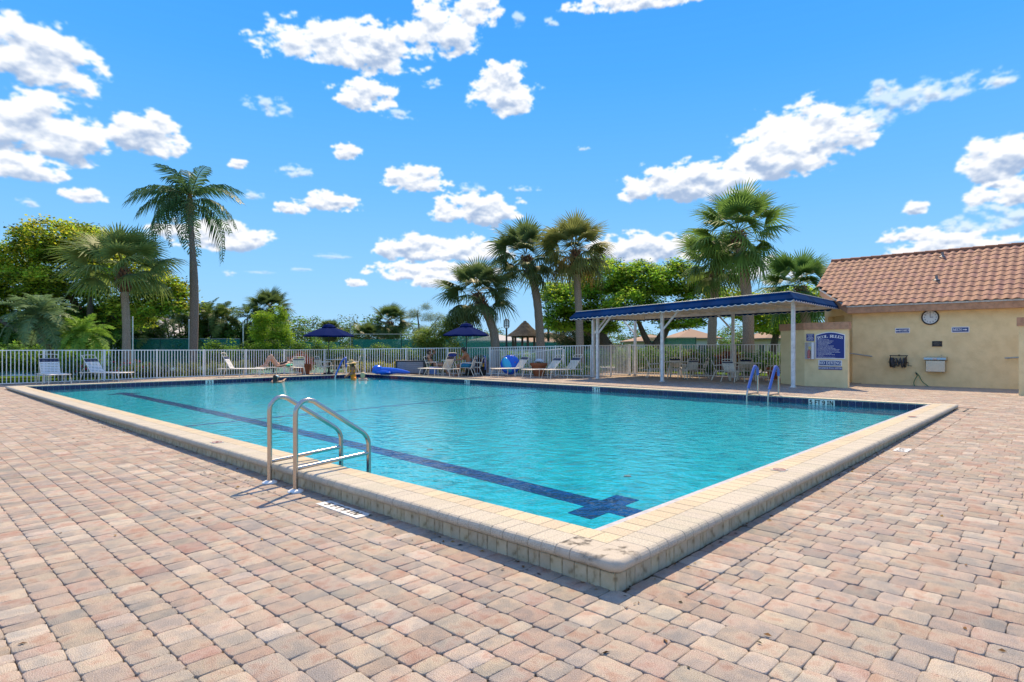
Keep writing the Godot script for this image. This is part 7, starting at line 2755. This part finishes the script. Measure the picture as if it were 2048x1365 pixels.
	seat.position.y += 0.0
	var ramp := Geo.new()
	ramp.band(smooth([Vector3(0.33, 0.42, -0.55), Vector3(0.34, 0.40, 0.1), Vector3(0.34, 0.55, 0.38), Vector3(0.33, 1.02, 0.63)], 5), Vector3.RIGHT, 0.16, 0.012)
	towel("navy towel strip running down the side of the draped lounger", on_deck(Vector3(14.0, 0, -18.45)), d, ramp, "towel navy")
	d = toward(Vector3(-0.62, 0, -0.75))
	towel("pale blue patterned towel hung over the empty chair by the man", on_deck(Vector3(16.02, 0, -18.25)) + Basis(Vector3.UP, d) * Vector3(0, 0.90, 0.39), d, drape(0.58, 0.30, 0.62, 0.03, 0.07, 5), "towel pale")
	towel("orange towel hanging on the fence rail behind the couple", Vector3(17.05, 0.95, -18.75), toward(-AHEAD), drape(0.2, 0.5, 0.3, 0.02, 0.03, 6), "towel orange")
	towel("bright yellow towel over the head end of the sunbather's lounger", on_deck(Vector3(9.75, 0, -25.15)) + Basis(Vector3.UP, toward(Vector3(-0.97, 0, -0.25))) * Vector3(0.05, 0.80, 1.02), toward(Vector3(-0.97, 0, -0.25)), drape(0.62, 0.16, 0.34, 0.06, 0.06, 7), "towel yellow")
	o = thing("cushion", "mint green cushion under the sunbathing woman's shoulders", "cushion", on_deck(Vector3(9.75, 0, -25.15)) + Basis(Vector3.UP, toward(Vector3(-0.97, 0, -0.25))) * Vector3(-0.2, 0.45, 0.42), toward(Vector3(-0.97, 0, -0.25)))
	g = Geo.new()
	g.ball(Vector3(0, 0.03, 0), Vector3(0.26, 0.07, 0.2), 8, 14)
	put("cover", g, mats["towel mint"], o)
	for q in [["black bag on the deck under the man's chair", Vector3(15.95, 0, -18.6), Vector3(0.42, 0.30, 0.26)], ["black bag standing upright right of the man's bag", Vector3(16.38, 0, -18.15), Vector3(0.30, 0.42, 0.26)]]:
		o = thing("beach_bag", q[0], "bag", on_deck(q[1]), toward(-AHEAD))
		g = Geo.new()
		var s: Vector3 = q[2]
		g.cbox(Vector3(0, s.y * 0.5, 0), s, 0.06)
		put("bag", g, mats["black bag"], o)
		g = Geo.new()
		g.tube(smooth([Vector3(-s.x * 0.28, s.y - 0.02, 0.05), Vector3(-s.x * 0.2, s.y + 0.12, 0.05), Vector3(s.x * 0.2, s.y + 0.12, 0.05), Vector3(s.x * 0.28, s.y - 0.02, 0.05)], 4), 0.012, 6)
		put("handle", g, mats["black bag"], o)
	o = thing("cup", "white cup on the couple's table beside the man's arm", "cup", on_deck(Vector3(15.45, 0, -19.15)) + Vector3(0, 0.733, 0))
	g = Geo.new()
	g.lathe([Vector2(0.0, 0.0), Vector2(0.036, 0.0), Vector2(0.048, 0.16), Vector2(0.044, 0.16), Vector2(0.03, 0.02)], 14)
	put("cup", g, mats["white plastic"], o)
	o = thing("folded_cloth", "small folded blue and pink cloth on the couple's table", "towel", on_deck(Vector3(15.5, 0, -19.45)) + Vector3(0, 0.733, 0), 0.4)
	g = Geo.new()
	g.cbox(Vector3(0, 0.02, 0), Vector3(0.28, 0.04, 0.18), 0.012)
	put("cloth", g, mats["towel blue"], o)
	g = Geo.new()
	g.cbox(Vector3(0.02, 0.055, 0.0), Vector3(0.2, 0.028, 0.14), 0.01)
	put("top_cloth", g, mat("pink cloth", lin(0.6, 0.12, 0.2), 0.9), o)
	for i in 2:
		o = thing("flip_flop", ["red flip flop on the deck under the draped lounger, nearer the pool", "red flip flop on the deck under the draped lounger, nearer the fence"][i], "flip flop", on_deck(Vector3(14.35 + i * 0.1, 0, -17.95 - i * 0.1)), 0.5 + i * 0.3)
		g = Geo.new()
		var sole := PackedVector2Array()
		for k in 18:
			var a := TAU * k / 18
			sole.append(Vector2(cos(a) * (0.045 + 0.008 * sin(a)), sin(a) * 0.13))
		g.slab(sole, 0.0, 0.018)
		put("sole", g, mat("red rubber", lin(0.5, 0.01, 0.04), 0.6), o, Transform3D(Basis(Vector3.RIGHT, -PI / 2), Vector3.ZERO))
		g = Geo.new()
		g.tube([Vector3(-0.04, 0.018, 0.02), Vector3(0, 0.045, -0.05), Vector3(0.04, 0.018, 0.02)], 0.006, 5)
		put("strap", g, mats["navy strap"], o)


# ---------------------------------------------------------------- people
# bones [a, b, radius a, radius b] joined by a smooth minimum and meshed as surface nets, added to a Geo
func flesh(g: Geo, bones: Array, cell: float, k: float) -> void:
	var lo := Vector3.ONE * 1e9
	var hi := -lo
	for q in bones:
		var r := maxf(q[2], q[3]) + cell * 2.0 + k * 0.5
		lo = lo.min(q[0].min(q[1]) - Vector3.ONE * r)
		hi = hi.max(q[0].max(q[1]) + Vector3.ONE * r)
	var n := Vector3i(((hi - lo) / cell).ceil()) + Vector3i.ONE
	var f := PackedFloat32Array()
	f.resize(n.x * n.y * n.z)
	f.fill(1.0)
	var sx := n.y * n.z
	for q in bones:
		var a: Vector3 = q[0]
		var b: Vector3 = q[1]
		var ra: float = q[2]
		var rb: float = q[3]
		var m := maxf(ra, rb) + cell * 2.0 + k * 0.5
		var i0 := Vector3i(((a.min(b) - Vector3.ONE * m - lo) / cell).floor()).clamp(Vector3i.ZERO, n - Vector3i.ONE)
		var i1 := Vector3i(((a.max(b) + Vector3.ONE * m - lo) / cell).ceil()).clamp(Vector3i.ZERO, n - Vector3i.ONE)
		var ab := b - a
		var l2 := maxf(ab.length_squared(), 1e-9)
		for x in range(i0.x, i1.x + 1):
			for y in range(i0.y, i1.y + 1):
				for z in range(i0.z, i1.z + 1):
					var p := lo + Vector3(x, y, z) * cell
					var t := clampf((p - a).dot(ab) / l2, 0, 1)
					var d := p.distance_to(a + ab * t) - lerpf(ra, rb, t)
					var id := x * sx + y * n.z + z
					var o := f[id]
					var h := maxf(k - absf(o - d), 0.0) / k
					f[id] = minf(o, d) - h * h * k * 0.25
	var at := {}
	var corners := [0, 1, n.z, n.z + 1, sx, sx + 1, sx + n.z, sx + n.z + 1]
	var offs := [Vector3(0, 0, 0), Vector3(0, 0, 1), Vector3(0, 1, 0), Vector3(0, 1, 1), Vector3(1, 0, 0), Vector3(1, 0, 1), Vector3(1, 1, 0), Vector3(1, 1, 1)]
	var edges := [[0, 1], [2, 3], [4, 5], [6, 7], [0, 2], [1, 3], [4, 6], [5, 7], [0, 4], [1, 5], [2, 6], [3, 7]]
	for x in n.x - 1:
		for y in n.y - 1:
			var row := x * sx + y * n.z
			for z in n.z - 1:
				var id := row + z
				var c0 := f[id]
				if c0 > cell * 2.0 or c0 < -cell * 2.0:
					continue
				var inside := 0
				for c in corners:
					if f[id + c] < 0.0:
						inside += 1
				if inside == 0 or inside == 8:
					continue
				var sum := Vector3.ZERO
				var cnt := 0
				for e in edges:
					var u := f[id + corners[e[0]]]
					var w := f[id + corners[e[1]]]
					if (u < 0.0) != (w < 0.0):
						sum += offs[e[0]].lerp(offs[e[1]], u / (u - w))
						cnt += 1
				var grad := Vector3(f[id + sx] - c0, f[id + n.z] - c0, f[id + 1] - c0)
				grad += Vector3(f[id + sx + n.z + 1] - f[id + n.z + 1], f[id + sx + n.z + 1] - f[id + sx + 1], f[id + sx + n.z + 1] - f[id + sx + n.z])
				at[id] = g.vert(lo + (Vector3(x, y, z) + sum / cnt) * cell, grad.normalized())
	for id in at:
		var c0 := f[id]
		for e in [[sx, n.z, 1], [n.z, sx, 1], [1, sx, n.z]]:
			var c1 := f[id + e[0]]
			if (c0 < 0.0) == (c1 < 0.0):
				continue
			var i1: int = id - e[1]
			var i2: int = id - e[1] - e[2]
			var i3: int = id - e[2]
			if at.has(i1) and at.has(i2) and at.has(i3):
				g.face(at[id], at[i1], at[i2])
				g.face(at[id], at[i2], at[i3])


func hand(g: Geo, wrist: Vector3, dir: Vector3, palm: Vector3, curl: float, side: float) -> void:
	# dir: along the fingers, palm: the way the palm faces, side: +1 right hand, -1 left
	dir = dir.normalized()
	palm = (palm - dir * palm.dot(dir)).normalized()
	var across := dir.cross(palm) * side
	var bones := []
	var knuckle := wrist + dir * 0.085
	bones.append([wrist, wrist + dir * 0.03, 0.024, 0.026])
	for i in 4:
		var o := across * (0.028 - i * 0.0185)
		bones.append([wrist + dir * 0.025 + o * 0.6, knuckle + o, 0.017, 0.0125])
		var l: float = [0.068, 0.076, 0.071, 0.055][i]
		var d1 := (dir * cos(curl * 0.6) + palm * sin(curl * 0.6)).normalized()
		var d2 := (dir * cos(curl * 1.5) + palm * sin(curl * 1.5)).normalized()
		var m: Vector3 = knuckle + o + d1 * l * 0.5
		bones.append([knuckle + o, m, 0.0095, 0.0088])
		bones.append([m, m + d2 * l * 0.5, 0.0088, 0.0075])
	var tb := wrist + dir * 0.025 + across * 0.028
	var tm := tb + (dir * 0.6 + across * 0.7 + palm * 0.3).normalized() * 0.04
	bones.append([tb, tm, 0.0145, 0.0115])
	bones.append([tm, tm + (dir * 0.85 + across * 0.2 + palm * 0.4).normalized() * 0.032, 0.0105, 0.0085])
	flesh(g, bones, 0.005, 0.008)


func head(o: Node3D, g: Geo, c: Vector3, fwd: Vector3, up: Vector3, skin: String, hair: String, style: int) -> void:
	# c: middle of the head; the skull joins the body's mesh, features and hair are children
	fwd = fwd.normalized()
	up = (up - fwd * up.dot(fwd)).normalized()
	var s := fwd.cross(up)
	var b := Basis(s, up, -fwd)
	var q := func(x: float, y: float, z: float) -> Vector3: return c + b * Vector3(x, y, -z)
	var bones := [[q.call(0, 0.035, -0.02), q.call(0, 0.03, 0.015), 0.082, 0.078], [q.call(0, -0.02, 0.03), q.call(0, -0.075, 0.055), 0.06, 0.036], [q.call(-0.03, -0.03, 0.03), q.call(0.03, -0.03, 0.03), 0.05, 0.05],
		[q.call(0, 0.022, 0.088), q.call(0, -0.018, 0.108), 0.008, 0.014], [q.call(-0.022, -0.02, 0.08), q.call(0.022, -0.02, 0.08), 0.014, 0.014], [q.call(-0.02, -0.052, 0.083), q.call(0.02, -0.052, 0.083), 0.010, 0.010],
		[q.call(-0.078, 0.012, -0.005), q.call(-0.08, -0.025, 0.0), 0.014, 0.011], [q.call(0.078, 0.012, -0.005), q.call(0.08, -0.025, 0.0), 0.014, 0.011], [q.call(-0.03, 0.034, 0.078), q.call(0.03, 0.034, 0.078), 0.012, 0.012]]
	flesh(g, bones, 0.007, 0.018)
	for e in [-1.0, 1.0]:
		var eg := Geo.new()
		eg.ball(q.call(e * 0.032, 0.016, 0.084), Vector3(0.014, 0.007, 0.008), 6, 8, b)
		put("eye", eg, mats["eye"], o)
	var lg := Geo.new()
	lg.ball(q.call(0, -0.05, 0.092), Vector3(0.024, 0.006, 0.006), 6, 8, b)
	put("mouth", lg, mats["lip colour"], o)
	if style >= 0:
		var hg := Geo.new()
		var hb := [[q.call(0, 0.05, -0.03), q.call(0, 0.062, 0.02), 0.085, 0.076], [q.call(-0.05, 0.03, -0.03), q.call(0.05, 0.03, -0.03), 0.06, 0.06], [q.call(0, 0.0, -0.05), q.call(0, -0.04, -0.05), 0.066, 0.05]]
		if style == 1:    # long, down the back
			hb.append([q.call(0, -0.04, -0.06), q.call(0.01, -0.18, -0.09), 0.07, 0.075])
			hb.append([q.call(0.01, -0.18, -0.09), q.call(0.0, -0.32, -0.10), 0.07, 0.04])
			hb.append([q.call(-0.07, -0.02, -0.02), q.call(-0.085, -0.2, -0.02), 0.032, 0.025])
			hb.append([q.call(0.07, -0.02, -0.02), q.call(0.085, -0.2, -0.02), 0.032, 0.025])
		elif style == 2:  # chin length
			hb.append([q.call(-0.065, 0.0, -0.02), q.call(-0.07, -0.09, -0.02), 0.035, 0.03])
			hb.append([q.call(0.065, 0.0, -0.02), q.call(0.07, -0.09, -0.02), 0.035, 0.03])
			hb.append([q.call(0, -0.04, -0.06), q.call(0, -0.11, -0.055), 0.06, 0.045])
		flesh(hg, hb, 0.011, 0.03)
		put("hair", hg, mats[hair], o)


func limb_bones(j: Dictionary) -> Array:
	var b := []
	var has := func(x: String) -> bool: return j.has(x)
	b.append([j.pelvis, j.waist, 0.105 * j.w, 0.095 * j.w])
	b.append([j.waist, j.chest, 0.095 * j.w, 0.115 * j.w])
	b.append([j.lhip, j.rhip, 0.095 * j.w, 0.095 * j.w])
	b.append([j.lsho.lerp(j.chest, 0.35), j.rsho.lerp(j.chest, 0.35), 0.085 * j.w, 0.085 * j.w])
	b.append([j.lsho, j.rsho, 0.05, 0.05])
	b.append([j.chest, j.neck, 0.08, 0.052])
	b.append([j.neck, j.head, 0.05, 0.048])
	for s in ["l", "r"]:
		if has.call(s + "elb"):
			b.append([j[s + "sho"], j[s + "elb"], 0.052, 0.040])
			b.append([j[s + "elb"], j[s + "wri"], 0.041, 0.027])
		if has.call(s + "kne"):
			b.append([j[s + "hip"], j[s + "kne"], 0.088 * j.w, 0.056])
			b.append([j[s + "kne"], j[s + "kne"].lerp(j[s + "ank"], 0.35), 0.054, 0.056])
			b.append([j[s + "kne"].lerp(j[s + "ank"], 0.35), j[s + "ank"], 0.056, 0.034])
			b.append([j[s + "ank"], j[s + "toe"], 0.036, 0.022])
			b.append([j[s + "ank"], j[s + "ank"].lerp(j[s + "toe"], -0.25) - Vector3(0, 0.02, 0), 0.034, 0.03])
	return b


func person(label: String, at: Vector3, turn: float, j: Dictionary, skin: String, hair: String, style: int, group := "") -> Node3D:
	var o := thing("person", label, "person", at, turn, group)
	var g := Geo.new()
	flesh(g, limb_bones(j), 0.014, 0.05)
	head(o, g, j.head, j.look, j.get("up", Vector3.UP), skin, hair, style)
	for s in ["l", "r"]:
		if j.has(s + "wri"):
			var d: Vector3 = j.get(s + "fin", j[s + "wri"] - j[s + "elb"])
			hand(g, j[s + "wri"], d, j.get(s + "palm", Vector3.DOWN), j.get("curl", 0.5), 1.0 if s == "r" else -1.0)
	put("body", g, mats[skin], o)
	return o


func garment(o: Node3D, called: String, bones: Array, m: String, k := 0.04) -> void:
	var g := Geo.new()
	flesh(g, bones, 0.013, k)
	put(called, g, mats[m], o)


func people() -> void:
	var V := func(x: float, y: float, z: float) -> Vector3: return Vector3(x, y, z)
	# local frame: the person faces -z, +x is their right
	# man on a chair, leaning to the table
	var at := on_deck(Vector3(15.35, 0, -18.12))
	var j := {"w": 1.12, "pelvis": V.call(0, 0.53, 0.08), "waist": V.call(0, 0.72, 0.06), "chest": V.call(0, 0.93, -0.03), "neck": V.call(0, 1.09, -0.10), "head": V.call(0, 1.20, -0.17), "look": V.call(0.1, -0.25, -1),
		"lhip": V.call(-0.10, 0.51, 0.03), "rhip": V.call(0.10, 0.51, 0.03), "lsho": V.call(-0.20, 1.02, -0.06), "rsho": V.call(0.20, 1.02, -0.06),
		"lelb": V.call(-0.24, 0.79, -0.22), "lwri": V.call(-0.12, 0.765, -0.44), "relb": V.call(0.24, 0.78, -0.20), "rwri": V.call(0.14, 0.90, -0.36), "rfin": V.call(-0.2, 0.8, -0.4), "rpalm": V.call(-1, 0, -0.3),
		"lkne": V.call(-0.16, 0.50, -0.42), "rkne": V.call(0.15, 0.50, -0.40), "lank": V.call(-0.15, 0.085, -0.34), "rank": V.call(0.14, 0.085, -0.46), "ltoe": V.call(-0.17, 0.03, -0.52), "rtoe": V.call(0.15, 0.03, -0.64)}
	var o := person("bare backed tanned man in turquoise trunks leaning on the table", at, toward(Vector3(-0.50, 0, -0.73)), j, "skin tan", "hair dark", 0)
	garment(o, "swim_trunks", [[j.pelvis, j.pelvis + Vector3(0, 0.08, 0), 0.135, 0.125], [j.lhip, j.rhip, 0.118, 0.118], [j.lhip, j.lhip.lerp(j.lkne, 0.6), 0.112, 0.095], [j.rhip, j.rhip.lerp(j.rkne, 0.6), 0.112, 0.095]], "trunks")
	# woman reclining in the chair opposite, one arm raised to her head
	at = on_deck(Vector3(14.92, 0, -20.05))
	j = {"w": 0.95, "pelvis": V.call(0, 0.50, 0.0), "waist": V.call(0, 0.64, 0.10), "chest": V.call(0, 0.84, 0.19), "neck": V.call(0, 0.99, 0.22), "head": V.call(0, 1.11, 0.19), "look": V.call(0.15, 0.0, -1),
		"lhip": V.call(-0.09, 0.49, -0.02), "rhip": V.call(0.09, 0.49, -0.02), "lsho": V.call(-0.17, 0.92, 0.18), "rsho": V.call(0.17, 0.92, 0.18),
		"lelb": V.call(-0.40, 1.08, -0.02), "lwri": V.call(-0.20, 1.22, 0.06), "lfin": V.call(0.5, 0.1, 0.1), "lpalm": V.call(0, -1, 0), "relb": V.call(0.24, 0.68, 0.08), "rwri": V.call(0.12, 0.60, -0.14),
		"lkne": V.call(-0.12, 0.56, -0.44), "rkne": V.call(0.12, 0.50, -0.45), "lank": V.call(-0.08, 0.13, -0.66), "rank": V.call(0.10, 0.09, -0.72), "ltoe": V.call(-0.08, 0.05, -0.84), "rtoe": V.call(0.12, 0.03, -0.90)}
	o = person("tanned woman in sunglasses reclining with one arm raised to her head", at, toward(Vector3(0.65, 0, 0.75)), j, "skin warm", "hair dark", 2)
	garment(o, "bikini_top", [[j.chest + V.call(-0.07, 0.0, -0.08), j.chest + V.call(0.07, 0.0, -0.08), 0.068, 0.068], [j.chest + V.call(-0.12, 0.0, 0.02), j.chest + V.call(0.12, 0.0, 0.02), 0.06, 0.06]], "swim black", 0.02)
	garment(o, "bikini_bottom", [[j.lhip, j.rhip, 0.103, 0.103], [j.pelvis, j.pelvis + V.call(0, 0.03, 0), 0.11, 0.105]], "swim black", 0.03)
	var sg := Geo.new()
	for e in [-1.0, 1.0]:
		sg.ball(j.head + V.call(0.012 + e * 0.034, 0.018, -0.098), Vector3(0.03, 0.022, 0.008), 6, 10)
	sg.tube([j.head + V.call(-0.085, 0.02, 0.0), j.head + V.call(-0.05, 0.026, -0.09), j.head + V.call(0.06, 0.026, -0.098), j.head + V.call(0.088, 0.02, -0.01)], 0.005, 5)
	put("sunglasses", sg, mats["eye"], o)
	# sunbathing woman on the flat lounger, knees up; her head at the raised end
	var dir := Vector3(-0.97, 0, -0.25)
	at = on_deck(Vector3(9.75, 0, -25.15))
	j = {"w": 0.98, "pelvis": V.call(0, 0.50, -0.05), "waist": V.call(0, 0.51, 0.13), "chest": V.call(0, 0.545, 0.34), "neck": V.call(0, 0.61, 0.52), "head": V.call(0, 0.68, 0.63), "look": V.call(0.2, 1, -0.35), "up": V.call(0, 0.3, 1),
		"lhip": V.call(-0.09, 0.50, -0.08), "rhip": V.call(0.09, 0.50, -0.08), "lsho": V.call(-0.18, 0.56, 0.43), "rsho": V.call(0.18, 0.56, 0.43),
		"lelb": V.call(-0.31, 0.50, 0.22), "lwri": V.call(-0.30, 0.47, -0.02), "relb": V.call(0.33, 0.55, 0.52), "rwri": V.call(0.20, 0.62, 0.70), "rfin": V.call(-0.5, 0.3, 0.2), "rpalm": V.call(0, -0.3, -1),
		"lkne": V.call(-0.10, 0.93, -0.36), "rkne": V.call(0.11, 0.86, -0.42), "lank": V.call(-0.10, 0.47, -0.56), "rank": V.call(0.11, 0.47, -0.64), "ltoe": V.call(-0.10, 0.425, -0.73), "rtoe": V.call(0.12, 0.425, -0.81)}
	o = person("woman in a black swimsuit sunbathing on her back with knees raised", at, toward(dir), j, "skin fair", "hair brown", 0)
	garment(o, "swimsuit", [[j.pelvis, j.waist, 0.112, 0.102], [j.waist, j.chest, 0.102, 0.118], [j.lhip, j.rhip, 0.098, 0.098], [j.chest + V.call(-0.07, 0.05, 0.0), j.chest + V.call(0.07, 0.05, 0.0), 0.075, 0.075]], "swim black", 0.04)
	# swimmer with a cap, one arm on the pool edge
	at = Vector3(8.25, 0, -22.35)
	j = {"w": 0.98, "pelvis": V.call(0, -0.55, 0.05), "waist": V.call(0, -0.38, 0.03), "chest": V.call(0, -0.14, 0.0), "neck": V.call(0, 0.06, -0.01), "head": V.call(0, 0.19, -0.04), "look": V.call(0.25, 0.05, -1),
		"lhip": V.call(-0.09, -0.57, 0.05), "rhip": V.call(0.09, -0.57, 0.05), "lsho": V.call(-0.18, -0.01, 0.0), "rsho": V.call(0.18, 0.0, 0.0),
		"lelb": V.call(-0.24, 0.10, -0.22), "lwri": V.call(-0.17, 0.19, -0.42), "lfin": V.call(0.0, 0.0, -1), "relb": V.call(0.25, 0.04, -0.18), "rwri": V.call(0.2, 0.10, -0.34)}
	o = person("swimmer in a white cap holding on to the far pool edge", at, toward(Vector3(0.9, 0, -0.42)), j, "skin warm", "hair dark", 1)
	var cg := Geo.new()
	cg.ball(j.head + V.call(0, 0.055, 0.0), Vector3(0.098, 0.075, 0.108), 10, 16)
	put("cap", cg, mats["white cap"], o)
	cg = Geo.new()
	cg.ball(j.head + V.call(0.03, 0.045, -0.13), Vector3(0.075, 0.012, 0.085), 6, 12, Basis(Vector3.RIGHT, -0.25))
	put("cap_brim", cg, mats["white cap"], o)
	# woman in a straw hat standing in the corner of the pool
	at = Vector3(11.66, 0, -21.85)
	j = {"w": 1.05, "pelvis": V.call(0, 0.05, 0.05), "waist": V.call(0, 0.20, 0.03), "chest": V.call(0, 0.42, 0.0), "neck": V.call(0, 0.60, -0.02), "head": V.call(0, 0.72, -0.05), "look": V.call(-0.3, -0.1, -1),
		"lhip": V.call(-0.11, 0.02, 0.05), "rhip": V.call(0.11, 0.02, 0.05), "lsho": V.call(-0.19, 0.53, 0.0), "rsho": V.call(0.19, 0.53, 0.0),
		"lelb": V.call(-0.27, 0.28, -0.08), "lwri": V.call(-0.20, 0.16, -0.27), "relb": V.call(0.26, 0.27, -0.05), "rwri": V.call(0.16, 0.18, -0.24),
		"lkne": V.call(-0.11, -0.38, 0.0), "rkne": V.call(0.11, -0.38, 0.0), "lank": V.call(-0.1, -0.75, 0.05), "rank": V.call(0.1, -0.75, 0.05), "ltoe": V.call(-0.1, -0.8, -0.12), "rtoe": V.call(0.1, -0.8, -0.12)}
	o = person("long haired woman in a straw hat and orange swimsuit in the pool corner", at, toward(Vector3(-0.80, 0, -0.35)), j, "skin tan", "hair brown", 1)
	garment(o, "swimsuit", [[j.pelvis, j.waist, 0.124, 0.108], [j.lhip, j.rhip, 0.11, 0.11], [j.waist, j.waist + V.call(0, 0.06, 0), 0.108, 0.1]], "swim orange")
	garment(o, "bikini_top", [[j.chest + V.call(-0.12, -0.02, 0.03), j.chest + V.call(0.12, -0.02, 0.03), 0.07, 0.07], [j.chest + V.call(-0.07, -0.03, -0.07), j.chest + V.call(0.07, -0.03, -0.07), 0.068, 0.068]], "swim orange", 0.02)
	cg = Geo.new()
	cg.lathe([Vector2(0.10, 0.035), Vector2(0.24, 0.0), Vector2(0.245, 0.012), Vector2(0.11, 0.055), Vector2(0.10, 0.14), Vector2(0.07, 0.17), Vector2(0.0, 0.175)], 24)
	put("straw_hat", cg, mats["straw"], o, Transform3D(Basis(Vector3.RIGHT, -0.12), j.head + V.call(0, 0.02, 0.0)))
	# blond head beside her
	at = Vector3(11.72, 0, -21.1)
	j = {"w": 0.9, "pelvis": V.call(0, -0.45, 0.03), "waist": V.call(0, -0.30, 0.02), "chest": V.call(0, -0.08, 0.0), "neck": V.call(0, 0.11, 0.0), "head": V.call(0, 0.23, -0.02), "look": V.call(0, 0.0, -1),
		"lhip": V.call(-0.08, -0.47, 0.03), "rhip": V.call(0.08, -0.47, 0.03), "lsho": V.call(-0.16, 0.03, 0.0), "rsho": V.call(0.16, 0.03, 0.0),
		"lelb": V.call(-0.24, -0.08, -0.15), "lwri": V.call(-0.16, -0.06, -0.36), "relb": V.call(0.24, -0.08, -0.15), "rwri": V.call(0.16, -0.06, -0.36)}
	o = person("blond haired bather seen from behind, only head and shoulders out of the water", at, toward(Vector3(0.8, 0, -0.6)), j, "skin fair", "hair blond", 2)


func _ready() -> void:
	rng.seed = 2024
	make_light()
	all_materials()
	ground()
	deck()
	pool()
	coping()
	clubhouse()
	awning()
	fences()
	wall_things()
	rails()
	plants()
	beyond()
	furniture()
	people()
